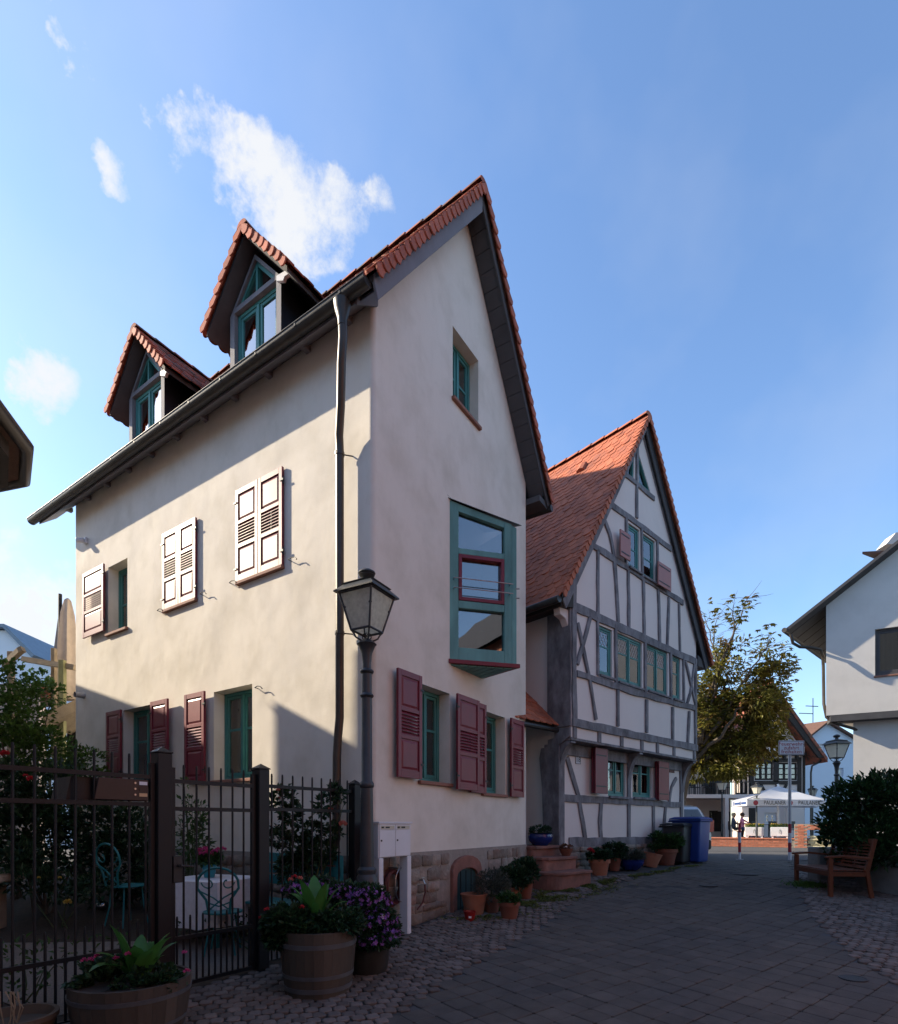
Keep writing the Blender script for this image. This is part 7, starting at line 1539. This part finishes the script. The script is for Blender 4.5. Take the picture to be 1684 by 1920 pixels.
# young tree in the garden by the wall
b = Vector((at(352, 0, 6.9).x, 6.9, g(6.9))); BT = thing('young_shrub', 'slender young shrub with sparse leaves in front of the sunny wall', 'shrub', b); m = MB(); lf = MB()
for x, y in ((345, 1455), (360, 1490), (350, 1510), (366, 1505), (338, 1540), (378, 1500)):
    e = at(x, y, 6.9); m.tube([b, b.lerp(e, .55)+Vector((.03, 0, 0)), e], [.012, .008, .003], 5)
    for k in range(5): clump(lf, b.lerp(e, .55+.1*k), (.07, .07, .07), 14, .07, .03, rp, nz=0)
m.build('stems', m_stem, BT); lf.build('foliage', m_leaf, BT, flip=False)
# thin pot plant behind the table
b = Vector((at(382, 0, 7.2).x, 7.2, g(7.2))); b2 = thing('potted_climber', 'thin climber on a cane behind the garden table', 'plant', b); m = MB(); m.tube([b, at(380, 1525, 7.2)], .006, 5); m.build('stems', m_stem, b2); lf = MB()
for k in range(9): clump(lf, at(380+rp.uniform(-12, 12), 1530+k*9, 7.2), (.07, .06, .04), 14, .08, .05, rp, nz=0)
lf.build('foliage', m_leaf, b2, flip=False)
# ---- shrubs of the garden
def px_cl(L, Y): return [(at(x, y, Y+dy), (rx/F*Y, ry, rz/F*Y)) for x, y, rx, ry, rz, dy in L]
Y = 8.6; shrub('garden_bush', 'tall bush at the left edge of the garden, sunlight put into its bright green leaf colour', 'bush', (at(35, 0, Y).x, Y, g(Y)), px_cl([(15, 1280, 45, .4, 45, 0), (45, 1340, 50, .45, 55, .1), (20, 1400, 60, .5, 60, -.1), (75, 1400, 40, .4, 50, 0), (-30, 1350, 60, .5, 70, .2), (95, 1300, 26, .25, 24, .5)], Y), m_leafl, .085, .06, 240, 6)  # lighter leaf material stands in for sunlight that does not reach this bush
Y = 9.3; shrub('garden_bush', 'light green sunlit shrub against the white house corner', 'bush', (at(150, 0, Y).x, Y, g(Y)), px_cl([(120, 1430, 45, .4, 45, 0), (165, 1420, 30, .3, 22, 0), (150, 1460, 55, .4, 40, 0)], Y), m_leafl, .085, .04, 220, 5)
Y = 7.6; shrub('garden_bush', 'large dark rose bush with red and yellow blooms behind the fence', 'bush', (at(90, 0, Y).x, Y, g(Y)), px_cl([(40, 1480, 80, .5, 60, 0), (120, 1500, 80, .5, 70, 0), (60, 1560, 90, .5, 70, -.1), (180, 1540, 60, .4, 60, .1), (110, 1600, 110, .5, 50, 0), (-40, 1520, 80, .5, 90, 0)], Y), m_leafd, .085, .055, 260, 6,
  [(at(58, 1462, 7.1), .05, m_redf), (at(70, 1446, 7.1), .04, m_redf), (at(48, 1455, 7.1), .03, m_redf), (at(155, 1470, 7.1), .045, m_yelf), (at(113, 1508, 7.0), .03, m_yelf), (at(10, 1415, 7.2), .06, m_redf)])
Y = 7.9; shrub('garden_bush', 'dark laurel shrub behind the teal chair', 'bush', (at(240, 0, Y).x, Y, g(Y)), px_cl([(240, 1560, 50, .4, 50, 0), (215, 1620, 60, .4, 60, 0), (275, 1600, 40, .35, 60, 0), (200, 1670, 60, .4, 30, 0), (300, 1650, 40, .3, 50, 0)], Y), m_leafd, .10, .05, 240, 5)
Y = 6.9; shrub('garden_perennials', 'low dark perennials edging the gravel path behind the fence', 'plants', (at(120, 0, Y).x, Y, g(Y)), px_cl([(60, 1650, 60, .3, 28, 0), (120, 1670, 60, .3, 26, 0), (180, 1660, 40, .3, 26, 0), (30, 1620, 50, .3, 40, 0)], Y), m_leafd, .09, .04, 220, 4, [(at(112, 1646, 6.6), .02, m_yelf), (at(127, 1693, 6.5), .045, m_yelf), (at(73, 1646, 6.6), .02, m_yelf)], sr=.008)
Y = 3.9; shrub('border_plants', 'dark leafy border plants at the foot of the left fence', 'plants', (at(60, 0, 4.2).x, 4.2, g(Y)), px_cl([(20, 1790, 50, .2, 40, .3), (80, 1800, 50, .15, 40, .35), (140, 1780, 40, .15, 30, .5), (30, 1860, 60, .2, 50, .25), (215, 1760, 36, .15, 28, .65)], Y), m_leaf, .06, .03, 80, 4, sr=.008)
Y = 6.0; shrub('border_plants', 'dark low plants behind the gate under the garden table', 'plants', (at(470, 0, 5.8).x, 5.8, g(Y)), px_cl([(480, 1730, 40, .2, 26, -.2), (420, 1735, 40, .2, 18, -.1), (540, 1720, 40, .2, 30, -.2), (350, 1735, 30, .2, 18, 0)], Y), m_leafd, .06, .035, 90, 4, sr=.008)
Y = 12.5; shrub('climbing_vine', 'green vine hanging over the pergola and terrace pots', 'vine', (at(100, 0, Y).x, Y, g(Y)), px_cl([(75, 1275, 30, .3, 22, -.2), (85, 1300, 22, .3, 26, -.3), (55, 1290, 26, .3, 20, 0), (115, 1380, 26, .3, 40, -.3), (100, 1430, 30, .3, 30, -.2)], Y), m_leaf, .10, .08, 60, 4)
# ---- laurel hedge at the right
Y = 9.1; shrub('laurel_hedge', 'dense dark cherry laurel hedge behind the wooden bench', 'hedge', (at(1640, 0, Y).x, Y, g(Y)+.6), px_cl([(1600, 1500, 48, .45, 40, .2), (1650, 1490, 60, .5, 42, 0), (1580, 1545, 40, .4, 44, .3), (1640, 1560, 60, .5, 50, 0), (1700, 1520, 60, .6, 66, 0), (1660, 1590, 60, .45, 40, -.2), (1570, 1580, 26, .3, 40, .5), (1610, 1600, 40, .3, 36, .3)], Y), M('leaf_laurel', (.022, .06, .018), .35, .3, 3, 0, rnd=.45, trans=.15), .115, .048, 430, 8, up=.9)
# ---- chestnut in the square
CY = 21.0; tb = Vector((at(1262, 0, CY).x, CY, .45)); TR = thing('chestnut_tree', 'half-bare chestnut tree with browning leaves behind the timbered house', 'tree', tb)
tk = MB(); lf = MB(); rc_ = random.Random(31)
def limb(p0, p1, r0, r1, bend=.25, n=6):
    P = []
    off = Vector((rc_.uniform(-1, 1), rc_.uniform(-1, 1), rc_.uniform(-.3, .6)))*bend
    for i in range(n+1): f = i/n; P.append(p0.lerp(p1, f)+off*math.sin(math.pi*f)+Vector((rc_.uniform(-1, 1), rc_.uniform(-1, 1), rc_.uniform(-1, 1)))*bend*.18*(0 < i < n))
    tk.tube(P, [r0+(r1-r0)*i/n for i in range(n+1)], 7); return P
fork = at(1288, 1430, CY); limb(tb, fork, .26, .2, .1)
tips = [((1375, 1190), (1368, 1140)), ((1375, 1190), (1402, 1122)), ((1350, 1250), (1320, 1150)), ((1400, 1270), (1447, 1205)), ((1420, 1280), (1478, 1260)), ((1360, 1280), (1300, 1235)), ((1400, 1300), (1465, 1235)), ((1350, 1330), (1410, 1320)), ((1390, 1370), (1450, 1345)), ((1340, 1400), (1400, 1430)), ((1330, 1300), (1290, 1300)), ((1380, 1330), (1455, 1290)), ((1330, 1420), (1360, 1460)), ((1345, 1240), (1345, 1160)), ((1330, 1350), (1290, 1380)), ((1320, 1380), (1280, 1420)), ((1390, 1400), (1440, 1400)), ((1300, 1350), (1262, 1340))]
for md, tp in tips:
    a = at(md[0], md[1], CY+rc_.uniform(-.8, .8)); b_ = at(tp[0], tp[1], CY+rc_.uniform(-1.4, 1.4)); P = limb(fork, a, .09, .04, .35); Q = limb(a, b_, .036, .01, .25)
    high = tp[1] < 1240
    for k in range(13):
        s = Q[rc_.randint(1, len(Q)-1)]; d = rdir(rc_); d.z = abs(d.z)*.7; e = s+d*rc_.uniform(.4, 1.0); limb(s, e, .01, .003, .1, 3)
        if rc_.random() < (.45 if high else .95):
            for j in range(6 if high else 12):
                c = e+rdir(rc_)*.28; nd = rdir(rc_); nd.z = -abs(nd.z)*.4
                for q in range(5): a2 = -1.0+q*.5; x = Vector((nd.x, nd.y, 0)).normalized(); y = Vector((-x.y, x.x, 0)); lf.leaf(c, x*math.cos(a2)+y*math.sin(a2)+Vector((0, 0, -.25)), Vector((0, 0, 1)), rc_.uniform(.13, .22), .075)
for x, y, rx, rz, n in ((1340, 1330, 45, 40, 2100), (1400, 1320, 55, 35, 2300), (1440, 1330, 32, 45, 1400), (1330, 1400, 55, 40, 2500), (1390, 1390, 60, 45, 2900), (1430, 1390, 40, 40, 1800), (1310, 1440, 45, 26, 1600), (1370, 1440, 45, 22, 1500), (1295, 1290, 30, 40, 1000), (1430, 1270, 40, 16, 700), (1360, 1260, 34, 20, 800), (1460, 1245, 20, 12, 260), (1335, 1225, 28, 22, 420), (1380, 1215, 24, 14, 240), (1440, 1215, 22, 10, 180)):
    clump(lf, at(x, y, CY+rc_.uniform(-.5, .5)), (rx/F*CY, 1.0, rz/F*CY), int(n*.62), .2, .085, rc_, up=-.2, nz=1.0)
tk.build('trunk', m_bark, TR, smooth=60); lf.build('crown', m_leafb, TR, flip=False)
# ================================================================== guests on the terrace
def person(lab, p, rot, shirt, legs, hair, arm):
    t = thing('person', lab, 'person', p); f_ = rotf(p, rot); P = f_.p
    J = dict(pel=(0, 0, .50), sp=(0, .02, .72), ch=(0, .03, .95), nk=(0, .02, 1.08), hd=(0, -.02, 1.2), ht=(0, -.02, 1.30), ls=(-.17, .03, 1.0), le=(-.24, -.08, .78), lh=(-.16, -.33, .74), rs=(.17, .03, 1.0), re=(.26, -.1, .80) if not arm else (.34, -.12, .92), rh=(.14, -.35, .75) if not arm else (.6, -.3, .8), lhp=(-.09, -.04, .50), lk=(-.11, -.44, .50), lf=(-.1, -.42, .06), ltoe=(-.1, -.56, .03), rhp=(.09, -.04, .50), rk=(.12, -.44, .50), rf=(.12, -.40, .06), rtoe=(.12, -.55, .03))
    E = [('pel', 'sp'), ('sp', 'ch'), ('ch', 'nk'), ('nk', 'hd'), ('hd', 'ht'), ('ch', 'ls'), ('ls', 'le'), ('le', 'lh'), ('ch', 'rs'), ('rs', 're'), ('re', 'rh'), ('pel', 'lhp'), ('lhp', 'lk'), ('lk', 'lf'), ('lf', 'ltoe'), ('pel', 'rhp'), ('rhp', 'rk'), ('rk', 'rf'), ('rf', 'rtoe')]
    Rd = dict(pel=.15, sp=.14, ch=.15, nk=.055, hd=.095, ht=.075, ls=.07, le=.048, lh=.038, rs=.07, re=.048, rh=.038, lhp=.09, lk=.065, lf=.045, ltoe=.035, rhp=.09, rk=.065, rf=.045, rtoe=.035)
    ks = list(J); me = bpy.data.meshes.new('body'); o0 = ROOT[t.name]; me.from_pydata([tuple(P(*J[k])-o0) for k in ks], [(ks.index(a), ks.index(b)) for a, b in E], [])
    o = bpy.data.objects.new('body', me); COL.objects.link(o); o.parent = t; sk = o.modifiers.new('skin', 'SKIN'); o.modifiers.new('sub', 'SUBSURF').render_levels = 2
    for i, k in enumerate(ks): me.skin_vertices[0].data[i].radius = (Rd[k], Rd[k])
    me.skin_vertices[0].data[0].use_root = True
    mt = bpy.data.materials.new('clothes'); mt.use_nodes = True; N = mt.node_tree.nodes; L = mt.node_tree.links; g_ = N.new('ShaderNodeNewGeometry'); sp = N.new('ShaderNodeSeparateXYZ'); L.new(g_.outputs['Position'], sp.inputs[0]); rm = N.new('ShaderNodeValToRGB'); mr = N.new('ShaderNodeMapRange'); mr.inputs[1].default_value = p[2]; mr.inputs[2].default_value = p[2]+1.4; L.new(sp.outputs[2], mr.inputs[0]); L.new(mr.outputs[0], rm.inputs[0])
    e = rm.color_ramp; e.interpolation = 'CONSTANT'; e.elements[0].color = (*legs, 1); e.elements[1].position = .42; e.elements[1].color = (*shirt, 1); x = e.elements.new(.765); x.color = (.48, .27, .19, 1); L.new(rm.outputs[0], N['Principled BSDF'].inputs['Base Color']); N['Principled BSDF'].inputs['Roughness'].default_value = .8; me.materials.append(mt)
    m = MB(); m.ball(P(0, .0, 1.26), .115, 12, 8); m.build('hair', M('hair_%d' % int(hair[0]*100), hair, .6), t, smooth=60)
    ch = thing('terrace_chair', 'dark chair under the guest '+('in the pink shirt' if arm else 'with fair hair'), 'chair', P(0, .05, 0)); m = MB(); m.box(f_, -.22, .22, -.2, .22, .36, .40); m.build('seat', m_black, ch); m = MB(); m.box(f_, -.22, .22, .22, .25, .44, .9); m.build('backrest', m_black, ch)
    for a in (-.2, .2):
        for b in (-.18, .2): m = MB(); m.box(f_, a-.015, a+.015, b-.015, b+.015, 0, .36); m.build('leg', m_black, ch)
zt_ = .745
p = at(1392, 0, 29.4); person('seated guest in a pink shirt reaching over a terrace table', (p.x, p.y, zt_), 60, (.55, .2, .32), (.03, .05, .12), (.07, .04, .025), True)
p = at(1376, 0, 29.8); person('seated guest with fair hair and dark clothes beside the pink shirt', (p.x, p.y, zt_), 70, (.06, .08, .12), (.03, .03, .04), (.42, .32, .2), False)
for i, (x, Y) in enumerate(((1415, 29.2), (1442, 29.8), (1475, 29.6))):
    p = at(x, 0, Y); t = thing('terrace_table', ('table with plates before the guest in pink', 'dark terrace table in the middle under the parasol', 'dark terrace table right of the others under the parasol')[i], 'table', (p.x, p.y, zt_)); m = MB(); m.lathe((p.x, p.y, zt_), [(.38, .70), (.4, .71), (.4, .73), (.001, .735)], 20); m.build('table_top', m_timberdark, t); m = MB(); m.lathe((p.x, p.y, zt_), [(.22, 0), (.2, .03), (.035, .06), (.035, .7)], 12); m.build('pedestal', m_black, t)
    if i:
        for k in range(2):
            p2 = Vector((p.x-.55+1.1*k, p.y+.1, zt_)); far_chair(p2, ('left', 'right')[k]+' dark chair at the '+('middle', 'right-hand')[i-1]+' terrace table', m_black)
